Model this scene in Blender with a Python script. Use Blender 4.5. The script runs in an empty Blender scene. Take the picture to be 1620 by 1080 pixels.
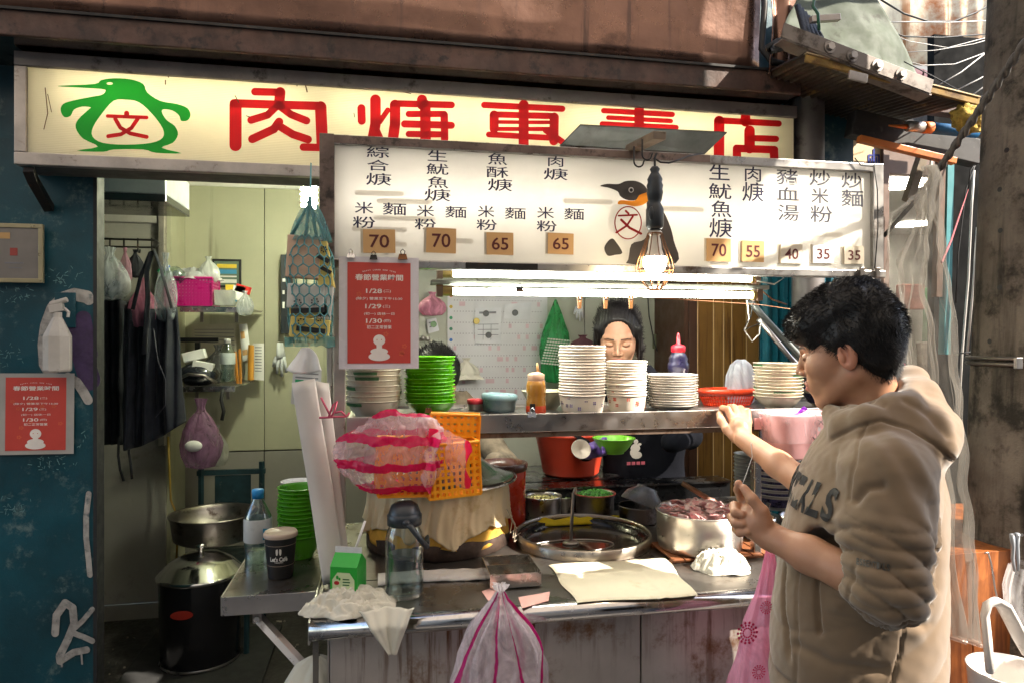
import bpy, math, random
import numpy as np
from mathutils import Vector, Matrix, noise

# ------------------------------------------------------------------ scene, camera, light
random.seed(7)
sc = bpy.context.scene
col = sc.collection
R = math.radians
YAW = R(10.75)
CA, SA = math.cos(YAW), math.sin(YAW)
CZ, FP = 1.51, 1080.0            # camera height; focal length in photo pixels

cam_d = bpy.data.cameras.new('camera')
cam_d.sensor_width = 36
cam_d.lens = 36 * FP / 1620
cam_d.clip_start, cam_d.clip_end = 0.02, 400
cam = bpy.data.objects.new('camera', cam_d)
col.objects.link(cam)
cam.location = (0, 0, CZ)
cam.rotation_euler = (R(90), 0, -YAW)
sc.camera = cam

SUN_TRAVEL = Vector((-.66, .40, -.64)).normalized()
sun_d = bpy.data.lights.new('sun', 'SUN')
sun_d.energy = 4.2
sun_d.angle = R(.6)
sun_d.color = (1, .93, .82)
sun = bpy.data.objects.new('sun', sun_d)
col.objects.link(sun)
sun.rotation_euler = SUN_TRAVEL.to_track_quat('-Z', 'Y').to_euler()
world = bpy.data.worlds.new('World')
sc.world = world
world.use_nodes = True
wn = world.node_tree
sky = wn.nodes.new('ShaderNodeTexSky')
sky.sky_type = 'NISHITA'
sky.sun_disc = False
sky.sun_elevation = math.asin(-SUN_TRAVEL.z)
sky.sun_rotation = math.atan2(-SUN_TRAVEL.x, -SUN_TRAVEL.y)
wn.links.new(sky.outputs[0], wn.nodes['Background'].inputs[0])
wn.nodes['Background'].inputs[1].default_value = .14
sc.view_settings.view_transform = 'Standard'
sc.view_settings.look = 'None'
sc.view_settings.exposure = 1.95
sc.view_settings.gamma = 1
sc.view_settings.use_white_balance = True
sc.view_settings.white_balance_temperature = 6750
sc.cycles.use_denoising = True
sc.cycles.max_bounces = 8
sc.cycles.transparent_max_bounces = 24
sc.cycles.sample_clamp_indirect = 4
sc.cycles.caustics_reflective = False
sc.cycles.caustics_refractive = False
GLOW = .8

# ------------------------------------------------------------------ where a photo pixel lies in the place
def ray(px, py):
    u, v = (px - 810) / FP, (540 - py) / FP
    return Vector((u * CA + SA, -u * SA + CA, v))
def atd(px, py, t):
    return Vector((0, 0, CZ)) + ray(px, py) * t
def at(px, py, Y):
    d = ray(px, py)
    return Vector((0, 0, CZ)) + d * (Y / d.y)
def atz(px, py, z):
    d = ray(px, py)
    return Vector((0, 0, CZ)) + d * ((z - CZ) / d.z)
def dep(p):
    return p[0] * SA + p[1] * CA
def sz(n, p):
    return n * dep(p) / FP

# ------------------------------------------------------------------ materials
def hexc(c):
    return tuple(c) + (1,) if len(c) == 3 else c
class NT:
    def __init__(s, name):
        s.m = bpy.data.materials.new(name); s.m.use_nodes = True
        s.t = s.m.node_tree; s.n = s.t.nodes; s.l = s.t.links
        s.b = s.n['Principled BSDF']; s.out = s.n['Material Output']
        s.tc = s.n.new('ShaderNodeTexCoord')
    def node(s, k, **kw):
        n = s.n.new(k)
        for a, v in kw.items(): setattr(n, a, v)
        return n
    def mapping(s, scale, src='Object', loc=(0, 0, 0), rot=(0, 0, 0)):
        mp = s.node('ShaderNodeMapping'); mp.inputs['Scale'].default_value = scale
        mp.inputs['Location'].default_value = loc; mp.inputs['Rotation'].default_value = rot
        s.l.new(s.tc.outputs[src], mp.inputs[0]); return mp.outputs[0]
    def noise(s, scale, vec=None, detail=5, rough=.6, dist=0):
        n = s.node('ShaderNodeTexNoise'); n.inputs['Scale'].default_value = scale
        n.inputs['Detail'].default_value = detail; n.inputs['Roughness'].default_value = rough
        n.inputs['Distortion'].default_value = dist
        s.l.new(vec if vec is not None else s.tc.outputs['Object'], n.inputs['Vector']); return n.outputs['Fac']
    def ramp(s, fac, a, b, va=0., vb=1.):
        n = s.node('ShaderNodeMapRange'); n.interpolation_type = 'SMOOTHSTEP'
        for i, v in enumerate((a, b, va, vb)): n.inputs[i + 1].default_value = v
        s.l.new(fac, n.inputs[0]); return n.outputs[0]
    def mix(s, fac, a, b):
        n = s.node('ShaderNodeMix', data_type='RGBA')
        for sock, v in ((n.inputs[0], fac), (n.inputs[6], a), (n.inputs[7], b)):
            if hasattr(v, 'default_value') or hasattr(v, 'is_output'): s.l.new(v, sock)
            else: sock.default_value = hexc(v) if not isinstance(v, (int, float)) else v
        return n.outputs[2]
    def math(s, op, a, b=0.):
        n = s.node('ShaderNodeMath', operation=op)
        for sock, v in ((n.inputs[0], a), (n.inputs[1], b)):
            if isinstance(v, (int, float)): sock.default_value = v
            else: s.l.new(v, sock)
        return n.outputs[0]
    def bump(s, h, strength=.3, dist=.01):
        n = s.node('ShaderNodeBump'); n.inputs['Strength'].default_value = strength
        n.inputs['Distance'].default_value = dist
        s.l.new(h, n.inputs['Height']); s.l.new(n.outputs[0], s.b.inputs['Normal']); return n.outputs[0]

MATS = {}
def mat(name, c, rough=.5, metal=0, var=.12, vs=6, dirt=None, streak=None, bump=0, bs=80, bd=.004, trans=0, sheen=0, rv=.12, coat=0, sss=0, spec=.5, src='Object', emit=None):
    """c colour; var soft variation; dirt=(colour, amount, scale); streak=(colour, amount, scale) runs down."""
    if name in MATS: return MATS[name]
    s = NT(name)
    f = s.noise(vs)
    cc = s.mix(s.ramp(f, .3, .7), tuple(x * (1 - var) for x in c), tuple(min(1, x * (1 + var)) for x in c))
    if dirt:
        g = s.noise(dirt[2], detail=9, rough=.7)
        cc = s.mix(s.ramp(g, .62 - dirt[1] * .3, .78 - dirt[1] * .25), cc, dirt[0])
    if streak:
        v = s.mapping((streak[2], streak[2], streak[2] * .06))
        g = s.noise(1, v, detail=8, rough=.65)
        h = s.noise(2.2, detail=3)
        g = s.math('MULTIPLY', s.ramp(g, .62 - streak[1] * .25, .75 - streak[1] * .2), s.ramp(h, .35, .6))
        cc = s.mix(g, cc, streak[0])
    s.l.new(cc, s.b.inputs['Base Color'])
    rn = s.noise(vs * 3.1, detail=6)
    s.l.new(s.ramp(rn, .25, .75, max(.02, rough - rv), min(1, rough + rv)), s.b.inputs['Roughness'])
    s.b.inputs['Metallic'].default_value = metal
    s.b.inputs['Specular IOR Level'].default_value = spec
    if coat: s.b.inputs['Coat Weight'].default_value = coat
    if sheen: s.b.inputs['Sheen Weight'].default_value = sheen
    if sss:
        s.b.inputs['Subsurface Weight'].default_value = sss
        s.b.inputs['Subsurface Radius'].default_value = (.012, .004, .002)
        s.b.inputs['Subsurface Scale'].default_value = 1
    if bump: s.bump(s.noise(bs, detail=8), bump, bd)
    if emit:
        s.b.inputs['Emission Color'].default_value = hexc(emit[0]); s.b.inputs['Emission Strength'].default_value = emit[1]
    MATS[name] = s.m
    return s.m

def backlit(name, c, dirt=None, ribs=0):
    """thin acrylic sign sheet: half reflects, half lets the tube behind shine through"""
    if name in MATS: return MATS[name]
    s = NT(name)
    f = s.noise(5)
    cc = s.mix(s.ramp(f, .3, .7), tuple(x * .94 for x in c), c)
    if dirt:
        g = s.noise(dirt[2], s.mapping((1, 1, .45)), detail=9, rough=.75)
        cc = s.mix(s.ramp(g, .6, .8, 0, dirt[1]), cc, dirt[0])
    tr = s.node('ShaderNodeBsdfTranslucent'); mx = s.node('ShaderNodeMixShader')
    s.l.new(cc, s.b.inputs['Base Color']); s.l.new(cc, tr.inputs[0])
    s.b.inputs['Roughness'].default_value = .45
    mx.inputs[0].default_value = .5
    s.l.new(s.b.outputs[0], mx.inputs[1]); s.l.new(tr.outputs[0], mx.inputs[2]); s.l.new(mx.outputs[0], s.out.inputs[0])
    if ribs:
        w = s.node('ShaderNodeTexWave', bands_direction='Z'); w.inputs['Scale'].default_value = ribs
        s.l.new(s.tc.outputs['Object'], w.inputs[0]); s.bump(w.outputs['Fac'], .5, .002)
    MATS[name] = s.m
    return s.m

def glow(name, c, k):
    if name in MATS: return MATS[name]
    s = NT(name)
    e = s.node('ShaderNodeEmission'); e.inputs[0].default_value = hexc(c); e.inputs[1].default_value = k * GLOW
    s.l.new(e.outputs[0], s.out.inputs[0]); MATS[name] = s.m
    return s.m

def film(name, c, alpha=.45, rough=.22, stripe=None, wr=1.0, tint=(.97, .97, .97), ws=9):
    """thin crinkled plastic: part see-through, part white sheen; stripe=(colour, count, share)"""
    if name in MATS: return MATS[name]
    s = NT(name)
    tp = s.node('ShaderNodeBsdfTransparent'); tp.inputs[0].default_value = hexc(tint)
    tl = s.node('ShaderNodeBsdfTranslucent'); m1 = s.node('ShaderNodeMixShader'); m2 = s.node('ShaderNodeMixShader')
    base = None
    wrn = s.noise(ws, s.mapping((1, 1, .45)), detail=6, dist=1.6)
    fac = s.ramp(wrn, .3, .75, alpha * .6, min(1, alpha * 1.5))
    if stripe:
        sp = s.node('ShaderNodeSeparateXYZ'); s.l.new(s.tc.outputs['Object'], sp.inputs[0])
        if stripe[3] == 'angle':
            a = s.math('ARCTAN2', sp.outputs[1], sp.outputs[0])
            a = s.math('ADD', a, s.math('MULTIPLY', s.noise(4), .8))
            a = s.math('SINE', s.math('MULTIPLY', a, stripe[1]))
        else:
            a = sp.outputs[2] if stripe[3] == 'z' else sp.outputs[0]
            a = s.math('ADD', a, s.math('MULTIPLY', s.noise(7), .05))
            a = s.math('SINE', s.math('MULTIPLY', a, stripe[1]))
        k = s.ramp(a, stripe[2], stripe[2] + .12)
        base = s.mix(k, c, stripe[0])
        s.l.new(base, s.b.inputs['Base Color']); s.l.new(base, tl.inputs[0])
        fac = s.math('MAXIMUM', fac, s.math('MULTIPLY', k, .72))
        s.l.new(s.mix(k, tint, stripe[0]), tp.inputs[0])
    else:
        s.b.inputs['Base Color'].default_value = hexc(c); tl.inputs[0].default_value = hexc(c)
    s.b.inputs['Roughness'].default_value = rough
    s.b.inputs['Specular IOR Level'].default_value = .8
    s.bump(wrn, .8 * wr, .012)
    m1.inputs[0].default_value = .45
    s.l.new(s.b.outputs[0], m1.inputs[1]); s.l.new(tl.outputs[0], m1.inputs[2])
    s.l.new(fac, m2.inputs[0]); s.l.new(tp.outputs[0], m2.inputs[1]); s.l.new(m1.outputs[0], m2.inputs[2])
    s.l.new(m2.outputs[0], s.out.inputs[0]); MATS[name] = s.m
    return s.m

def clear(name, tint=(.9, .95, .95), rough=.04, a=.08, b=.75):
    """clear rigid plastic or glass shell"""
    if name in MATS: return MATS[name]
    s = NT(name)
    tp = s.node('ShaderNodeBsdfTransparent'); tp.inputs[0].default_value = hexc(tint)
    gl = s.node('ShaderNodeBsdfGlossy'); gl.inputs['Roughness'].default_value = rough
    lw = s.node('ShaderNodeLayerWeight'); lw.inputs[0].default_value = .35
    mx = s.node('ShaderNodeMixShader')
    s.l.new(s.ramp(lw.outputs['Facing'], 0, 1, a, b), mx.inputs[0])
    s.l.new(tp.outputs[0], mx.inputs[1]); s.l.new(gl.outputs[0], mx.inputs[2]); s.l.new(mx.outputs[0], s.out.inputs[0])
    MATS[name] = s.m
    return s.m

# ------------------------------------------------------------------ mesh building
class MB:
    def __init__(s): s.v, s.f = [], []
    def add(s, vs, fs):
        o = len(s.v); s.v += [Vector(p) for p in vs]; s.f += [tuple(i + o for i in f) for f in fs]; return s
    def box(s, c, d, rot=None):
        vs = [Vector(((i & 1) - .5, ((i >> 1) & 1) - .5, (i >> 2) - .5)) for i in range(8)]
        vs = [Vector((p.x * d[0], p.y * d[1], p.z * d[2])) for p in vs]
        if rot is not None: vs = [rot @ p for p in vs]
        return s.add([p + Vector(c) for p in vs], [(0, 2, 3, 1), (4, 5, 7, 6), (0, 1, 5, 4), (2, 6, 7, 3), (0, 4, 6, 2), (1, 3, 7, 5)])
    def bb(s, x0, x1, y0, y1, z0, z1):
        return s.box(((x0 + x1) / 2, (y0 + y1) / 2, (z0 + z1) / 2), (abs(x1 - x0), abs(y1 - y0), abs(z1 - z0)))
    def tube(s, path, r, n=8, cap=True, flat=1.0):
        path = [Vector(p) for p in path]; m = len(path)
        rs = r if isinstance(r, (list, tuple)) else [r] * m
        up = None; vs = []
        for i, p in enumerate(path):
            t = (path[min(i + 1, m - 1)] - path[max(i - 1, 0)])
            if t.length < 1e-9: t = Vector((0, 0, 1))
            t.normalize()
            if up is None: up = t.orthogonal().normalized()
            up = (up - t * up.dot(t))
            if up.length < 1e-6: up = t.orthogonal()
            up.normalize(); w = t.cross(up)
            for k in range(n):
                a = 2 * math.pi * k / n
                vs.append(p + (up * math.cos(a) + w * math.sin(a) * flat) * rs[i])
        fs = [(i * n + k, i * n + (k + 1) % n, (i + 1) * n + (k + 1) % n, (i + 1) * n + k) for i in range(m - 1) for k in range(n)]
        if cap: fs += [tuple(range(n))[::-1], tuple((m - 1) * n + k for k in range(n))]
        return s.add(vs, fs)
    def cyl(s, a, b, r, n=16, r2=None): return s.tube([a, b], [r, r if r2 is None else r2], n)
    def lathe(s, prof, c=(0, 0, 0), n=32, fn=None, mtx=None):
        """prof [(r,z)...]; fn(angle, i) scales the radius"""
        vs = []
        for i, (r, z) in enumerate(prof):
            for k in range(n):
                a = 2 * math.pi * k / n; q = r * (fn(a, i) if fn else 1)
                p = Vector((q * math.cos(a), q * math.sin(a), z))
                vs.append((mtx @ p if mtx is not None else p) + Vector(c))
        fs = [(i * n + k, i * n + (k + 1) % n, (i + 1) * n + (k + 1) % n, (i + 1) * n + k) for i in range(len(prof) - 1) for k in range(n)]
        if prof[0][0] > 1e-6 and False: fs.append(tuple(range(n))[::-1])
        return s.add(vs, fs)
    def disc(s, c, r, n=24, nrm=(0, 0, 1), flip=False):
        q = Vector(nrm).to_track_quat('Z', 'Y'); vs = [Vector(c) + q @ Vector((r * math.cos(2 * math.pi * k / n), r * math.sin(2 * math.pi * k / n), 0)) for k in range(n)]
        return s.add(vs, [tuple(range(n))])
    def grid(s, fn, nu, nv, thick=0, closed=False):
        vs = [Vector(fn(i / (nu - 1), j / (nv - 1))) for i in range(nu) for j in range(nv)]
        fs = [(i * nv + j, (i + 1) * nv + j, (i + 1) * nv + j + 1, i * nv + j + 1) for i in range(nu - 1) for j in range(nv - 1)]
        return s.add(vs, fs)
    def sphere(s, c, r, n=16, m=10, sc3=(1, 1, 1), mtx=None):
        prof = [(max(1e-5, math.sin(math.pi * i / m)), -math.cos(math.pi * i / m)) for i in range(m + 1)]
        b = MB().lathe(prof, n=n)
        vs = [Vector((p.x * r * sc3[0], p.y * r * sc3[1], p.z * r * sc3[2])) for p in b.v]
        if mtx is not None: vs = [mtx @ p for p in vs]
        return s.add([p + Vector(c) for p in vs], b.f)
    def prism(s, pts, d):
        """pts 3D outline (planar), d thickness vector"""
        n = len(pts); pts = [Vector(p) for p in pts]; d = Vector(d)
        return s.add(pts + [p + d for p in pts], [tuple(range(n)), tuple(range(n, 2 * n))[::-1]] + [(k, n + k, n + (k + 1) % n, (k + 1) % n) for k in range(n)])
    def build(s, name, m, parent=None, smooth=False, bevel=0, solid=0, local=False, origin=None, sub=0, auto=None):
        me = bpy.data.meshes.new(name)
        vs = s.v
        o = bpy.data.objects.new(name, me)
        if parent is not None:
            o.parent = parent
            if not local:
                inv = wmat(parent).inverted(); vs = [inv @ p for p in vs]
        elif not local:
            if origin is None:
                a = np.array([p[:] for p in vs]); lo, hi = a.min(0), a.max(0)
                origin = ((lo[0] + hi[0]) / 2, (lo[1] + hi[1]) / 2, lo[2])
            o.location = origin; vs = [p - Vector(origin) for p in vs]
        me.from_pydata([tuple(p) for p in vs], [], s.f)
        me.materials.append(m)
        if smooth:
            me.polygons.foreach_set('use_smooth', [True] * len(me.polygons))
        me.update()
        col.objects.link(o)
        if auto: o.modifiers.new('weld', 'WELD').merge_threshold = 1e-5
        if solid:
            md = o.modifiers.new('solid', 'SOLIDIFY'); md.thickness = solid; md.offset = 0
        if bevel:
            md = o.modifiers.new('bevel', 'BEVEL'); md.width = bevel; md.segments = 2; md.limit_method = 'ANGLE'
        if sub:
            md = o.modifiers.new('sub', 'SUBSURF'); md.levels = sub; md.render_levels = sub
        return o

def wmat(o):
    m = o.matrix_basis.copy()
    m = Matrix.LocRotScale(o.location, o.rotation_euler, o.scale)
    return wmat(o.parent) @ m if o.parent else m

def tag(o, label=None, cat=None, group=None, kind=None):
    if label: o['label'] = label
    if cat: o['category'] = cat
    if group: o['group'] = group
    if kind: o['kind'] = kind
    return o
def thing(name, label, cat, loc=(0, 0, 0), rot=(0, 0, 0), group=None):
    o = bpy.data.objects.new(name, None); col.objects.link(o)
    o.empty_display_size = .05
    o.location = loc; o.rotation_euler = rot
    return tag(o, label, cat, group)
def copy_tree(o, parent=None):
    c = o.copy(); col.objects.link(c); c.parent = parent
    for ch in list(o.children): copy_tree(ch, c)
    return c
def dup(o, loc, label, rot=None, scale=None, group=None):
    c = copy_tree(o); c.location = loc; c['label'] = label
    if rot is not None: c.rotation_euler = rot
    if scale is not None: c.scale = scale
    if group: c['group'] = group
    return c
ORD = ['topmost', 'second', 'third', 'fourth', 'fifth', 'sixth', 'seventh', 'eighth', 'ninth', 'tenth', 'eleventh', 'twelfth', 'thirteenth', 'fourteenth', 'fifteenth', 'sixteenth', 'seventeenth', 'eighteenth', 'nineteenth', 'twentieth', 'twenty-first', 'twenty-second']

def wob(p, s, a, seed=0):
    return noise.noise(Vector(p) * s + Vector((seed * 3.7, seed * 1.3, seed * 5.1))) * a

# ------------------------------------------------------------------ lettering
_glyph = {}
def glyphs(txt, bold=0):
    key = (txt, bold)
    if key in _glyph: return _glyph[key]
    c = bpy.data.curves.new('lettering', 'FONT'); c.body = txt; c.resolution_u = 3; c.offset = bold
    o = bpy.data.objects.new('lettering', c); col.objects.link(o)
    dg = bpy.context.evaluated_depsgraph_get(); dg.update()
    me = bpy.data.meshes.new_from_object(o.evaluated_get(dg), depsgraph=dg)
    vs = np.array([v.co[:] for v in me.vertices]).reshape(-1, 3)[:, :2]; fs = [tuple(p.vertices) for p in me.polygons]
    bpy.data.objects.remove(o); bpy.data.curves.remove(c); bpy.data.meshes.remove(me)
    lo, hi = vs.min(0), vs.max(0)
    _glyph[key] = ((vs - lo) / (hi - lo), fs, (hi - lo))
    return _glyph[key]
def write(mb, txt, c, ex, ez, w=None, h=None, bold=0):
    """txt centred on c; ex, ez unit vectors along and up; w/h size in metres (one may be None)"""
    v, f, sp = glyphs(txt, bold)
    if w is None: w = h * sp[0] / sp[1]
    if h is None: h = w * sp[1] / sp[0]
    c, ex, ez = Vector(c), Vector(ex), Vector(ez)
    mb.add([c + ex * ((p[0] - .5) * w) + ez * ((p[1] - .5) * h) for p in v], f)
def strokes(mb, lst, conv, dy, n=10, step=.00025):
    """round-ended brush strokes; lst of ([points], width px); conv(px,py,k) gives the place"""
    k = 0
    for pts, w in lst:
        r = w / 2
        for (a, b) in zip(pts[:-1], pts[1:]):
            dx, dz = b[0] - a[0], b[1] - a[1]; L = math.hypot(dx, dz) or 1
            ang = math.atan2(dz, dx); out = []
            for i in range(n + 1):
                t = ang - math.pi / 2 + math.pi * i / n; out.append((b[0] + r * math.cos(t), b[1] + r * math.sin(t)))
            for i in range(n + 1):
                t = ang + math.pi / 2 + math.pi * i / n; out.append((a[0] + r * math.cos(t), a[1] + r * math.sin(t)))
            q = [conv(x, y) + Vector((0, dy - step * k, 0)) for x, y in out]
            mb.add(q, [tuple(range(len(q)))]); k += 1

# ------------------------------------------------------------------ shared materials
M_blue = mat('blue_paint', (.003, .055, .078), .45, var=.4, vs=2.5, dirt=((.12, .18, .18), .30, 11), bump=.25, bs=140, bd=.003)
M_asphalt = mat('asphalt', (.11, .105, .10), .75, var=.3, vs=20, bump=.5, bs=260, bd=.006)
M_roomfloor = mat('wet_dark_floor', (.028, .025, .023), .45, var=.5, vs=14, dirt=((.12, .11, .10), .18, 40), bump=.3, bs=60)
M_cream = mat('cream_wall_panel', (.44, .43, .31), .5, var=.07, vs=2, streak=((.22, .2, .14), .25, 7), bump=.12, bs=90, bd=.002)
M_greywall = mat('grey_wall_panel', (.30, .28, .25), .6, var=.1, vs=2, dirt=((.12, .1, .09), .2, 3), bump=.15, bs=90, bd=.002)
M_steel = mat('stainless', (.50, .47, .45), .34, 1, var=.12, vs=5, dirt=((.2, .17, .15), .12, 12), bump=.06, bs=30, bd=.002)
M_steel_b = mat('bright_stainless', (.66, .64, .62), .22, 1, var=.08, vs=7, bump=.05, bs=18, bd=.002)
M_steel_d = mat('grimy_stainless', (.30, .27, .25), .38, 1, var=.25, vs=5, dirt=((.07, .05, .04), .3, 10), bump=.1, bs=30, bd=.002)
M_chrome = mat('polished_steel', (.72, .71, .70), .12, 1, var=.05, vs=7, rv=.05)
M_hood = mat('old_reflective_hood_sheet', (.155, .085, .062), .30, .75, var=.35, vs=2.2, streak=((.10, .06, .05), .3, 26), dirt=((.08, .045, .035), .3, 4), bump=.4, bs=5, bd=.012)
M_beam = mat('rusty_brown_beam', (.075, .04, .03), .6, .2, var=.45, vs=6, dirt=((.02, .015, .012), .4, 16), bump=.35, bs=70)
M_soffit = mat('tarnished_mirror_soffit', (.42, .33, .26), .12, 1, var=.2, vs=9, dirt=((.08, .05, .03), .3, 20), bump=.15, bs=14)
M_alu = mat('aluminium_frame', (.46, .41, .37), .42, .7, var=.15, vs=10, dirt=((.12, .09, .07), .25, 22), bump=.1, bs=60)
M_alu_brown = mat('stained_shaded_frame', (.17, .12, .10), .5, .5, var=.3, vs=10, dirt=((.04, .03, .025), .4, 22), bump=.2, bs=60)  # also colours the painted shade along the menu's top frame
M_black = mat('black_plastic', (.012, .012, .013), .45, var=.2)
M_blackmetal = mat('dark_metal', (.03, .028, .027), .5, .6, var=.3, dirt=((.09, .05, .03), .2, 30))
M_concrete = mat('concrete', (.155, .13, .105), .9, var=.3, vs=5, dirt=((.035, .03, .024), .5, 9), streak=((.02, .018, .014), .6, 11), bump=.8, bs=110, bd=.006, spec=.2)
M_wood = mat('dark_timber', (.11, .06, .035), .6, var=.3, vs=8, streak=((.03, .018, .01), .4, 30), bump=.2, bs=50)
M_white = mat('white_paint', (.72, .70, .66), .5, var=.06, dirt=((.4, .36, .3), .12, 12))
M_paper = mat('paper', (.74, .73, .71), .7, var=.04)
M_cable = mat('black_rubber', (.015, .015, .016), .6, var=.3)
M_wcable = mat('pale_wire', (.55, .53, .5), .5, var=.1)
M_rust = mat('rusty_painted_sheet', (.72, .62, .46), .7, 0, var=.15, vs=2, dirt=((.40, .11, .02), .50, 1.5), streak=((.30, .13, .05), .35, 5), bump=.3, bs=30)

# ------------------------------------------------------------------ ground
tag(MB().grid(lambda u, v: (-60 + 120 * u, -60 + 120 * v, 0), 2, 2).build('alley_ground', M_asphalt, origin=(0, 0, 0)), kind='structure')
tag(MB().bb(-3.2, 2.0, 2.62, 4.6, -.02, .012).build('room_floor', M_roomfloor), kind='structure')

# ------------------------------------------------------------------ shop shell
XL = at(148, 500, 2.6).x
def wall(name, label, m, boxes, cat='wall', bevel=0):
    b = MB()
    for q in boxes: b.bb(*q)
    return tag(b.build(name, m, bevel=bevel), label, cat)
bw = thing('painted_wall', 'teal blue painted wall left of the shop doorway, spray tagged', 'wall', (XL, 2.6, 0))
MB().bb(-3.6, XL, 2.6, 2.64, 0, 2.2).build('wall_sheet', M_blue, bw)
MB().bb(XL, XL + .012, 2.597, 2.66, 0, 2.2).build('edge_strip', mat('dark_edge', (.02, .02, .022), .6), bw)
M_spray = mat('spray_paint', (.36, .34, .32), .75, var=.3, vs=30, dirt=((.10, .14, .15), .3, 40))
g = MB()
W6 = lambda x, y: at(x, y, 2.6)
g2 = [([(138, 470), (118, 466), (100, 472), (84, 488), (74, 515), (70, 545), (72, 575), (82, 592)], 20), ([(138, 470), (141, 474)], 18),
      ([(108, 596), (122, 604), (132, 618), (140, 632)], 15),
      ([(141, 780), (137, 815), (137, 850), (141, 885), (143, 908)], 9),
      ([(88, 1000), (90, 972), (104, 952), (116, 960), (118, 985), (108, 1010), (95, 1036), (96, 1044)], 12),
      ([(96, 1044), (118, 1030), (138, 1026)], 11), ([(116, 995), (132, 980), (147, 962)], 8), ([(118, 1000), (134, 1006), (147, 1012)], 9),
      ([(130, 1034), (131, 1048)], 3), ([(98, 1044), (99, 1052)], 3)]
strokes(g, g2, W6, -.002, step=.00012)
g.build('spray_tag', M_spray, bw)
g = MB(); strokes(g, [([(118, 520), (130, 560), (142, 600)], 34), ([(132, 505), (142, 560)], 26)], W6, -.0014, step=.00005)
g.build('purple_spray', mat('purple_spray_paint', (.055, .03, .085), .7, var=.3, vs=20), bw)
g = MB()
for px, py, w in ((30, 465, 20), (95, 440, 22), (25, 640, 40), (80, 735, 26), (18, 800, 18), (100, 700, 40), (12, 560, 30)):
    for k in range(26):
        a = random.random() * 6.3; x, y = px + random.gauss(0, w * .6), py + random.gauss(0, w * .35); L = random.uniform(2, 7)
        strokes(g, [([(x, y), (x + L * math.cos(a), y + L * math.sin(a))], random.uniform(.5, 1.3))], W6, -.0007 - k * 2e-6, n=3, step=0)
tag(g.build('paint_scratches', mat('scratched_paint', (.12, .24, .25), .7), bw), kind='stuff')

wall('lintel_wall', 'teal blue wall strip above and behind the lit shop sign', M_blue, [(-3.6, at(1350, 200, 2.6).x, 2.6, 2.64, 2.2, 3.3)])
XR0, XR1 = at(1205, 500, 2.6).x, at(1352, 300, 2.6).x
rw = thing('corrugated_wall', 'teal corrugated door panel right of the wood panelling, behind the man', 'wall', (XR0, 2.6, 0))
n = 12
MB().grid(lambda u, v: (XR0 + (XR1 - XR0) * u, 2.6 + .012 * (1 if int(u * 47) % 4 < 2 else -1), 2.2 * v), 48, 2).build('wall_sheet', mat('teal_sheet', (.006, .10, .14), .35, var=.3, vs=4, bump=.1), rw, solid=.004)
p0 = at(1283, 400, 2.48)
b = MB().cyl((p0.x, 2.5, 0), (p0.x, 2.5, 2.9), .062, 24)
tag(b.build('round_post', mat('grey_post', (.16, .145, .14), .5, .3, var=.2, dirt=((.06, .05, .05), .3, 10)), smooth=False, bevel=.004), 'thick grey round post at the right end of the big sign', 'post').data.polygons.foreach_set('use_smooth', [True] * 24 + [False] * 2)

# back room behind the doorway
rb = thing('room_back_wall', 'pale green panelled wall at the back of the side room', 'wall', (-.6, 4.3, 0))
xa, xb = at(303, 500, 4.3).x, -.0
xa = at(262, 500, 4.0).x
xs = [xa, at(418, 500, 4.3).x, xb]
for i in range(2):
    MB().bb(xs[i] + .002, xs[i + 1] - .002, 4.3, 4.33, .86, 2.47).build('wall_panel', M_cream, rb, bevel=.003)
    MB().bb(xs[i] + .002, xs[i + 1] - .002, 4.3, 4.33, 0, .852).build('wall_panel', M_greywall, rb, bevel=.003)
MB().bb(xa, xb, 4.31, 4.345, 0, 2.47).build('backing', mat('joint_black', (.03, .028, .022), .8), rb)
MB().bb(xa, xb, 4.28, 4.298, 2.425, 2.465).build('cove_strip', M_white, rb, bevel=.003)
MB().bb(xa, xb, 4.285, 4.298, 0, .09).build('skirting', M_black, rb)
x0 = at(262, 500, 4.0).x
wall('side_return_wall', 'narrow pale green wall return in the corner of the side room', M_cream, [(x0, x0 + .02, 4.02, 4.32, 0, 2.47)])
wall('grey_room_wall', 'light grey wall behind the hanging aprons', M_greywall, [(-3.0, x0, 4.0, 4.03, .1, 2.47), (-3.0, x0, 4.0, 4.035, 0, .095)])
b = MB().bb(at(252, 400, 3.98).x, at(262, 400, 3.98).x, 3.96, 4.0, .95, 2.4)
tag(b.build('door_post', M_alu, bevel=.003), 'slim metal post between the grey and green walls', 'post')
b = MB().bb(-2.4, at(252, 400, 3.98).x - .01, 3.97, 3.995, at(200, 352, 3.98).z, at(200, 322, 3.98).z)
tag(b.build('wall_rail', mat('pale_rail', (.36, .34, .31), .5), bevel=.003), 'pale board screwed across the wall above the wire hooks', 'board')
wall('room_ceiling', 'plain pale ceiling of the side room', mat('ceiling_paint', (.4, .4, .34), .7), [(-3.0, 2.1, 2.66, 4.4, 2.47, 2.5)], 'ceiling')
wall('dark_side_wall', 'dark side wall of the room behind the blue wall', mat('dark_wall', (.08, .08, .07), .7), [(-3.02, -3.0, 2.64, 4.4, 0, 2.47)])
wall('partition_wall', 'partition between the side room and the kitchen', M_cream, [(-.03, -.005, 3.22, 4.28, 0, 2.47)])
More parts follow.
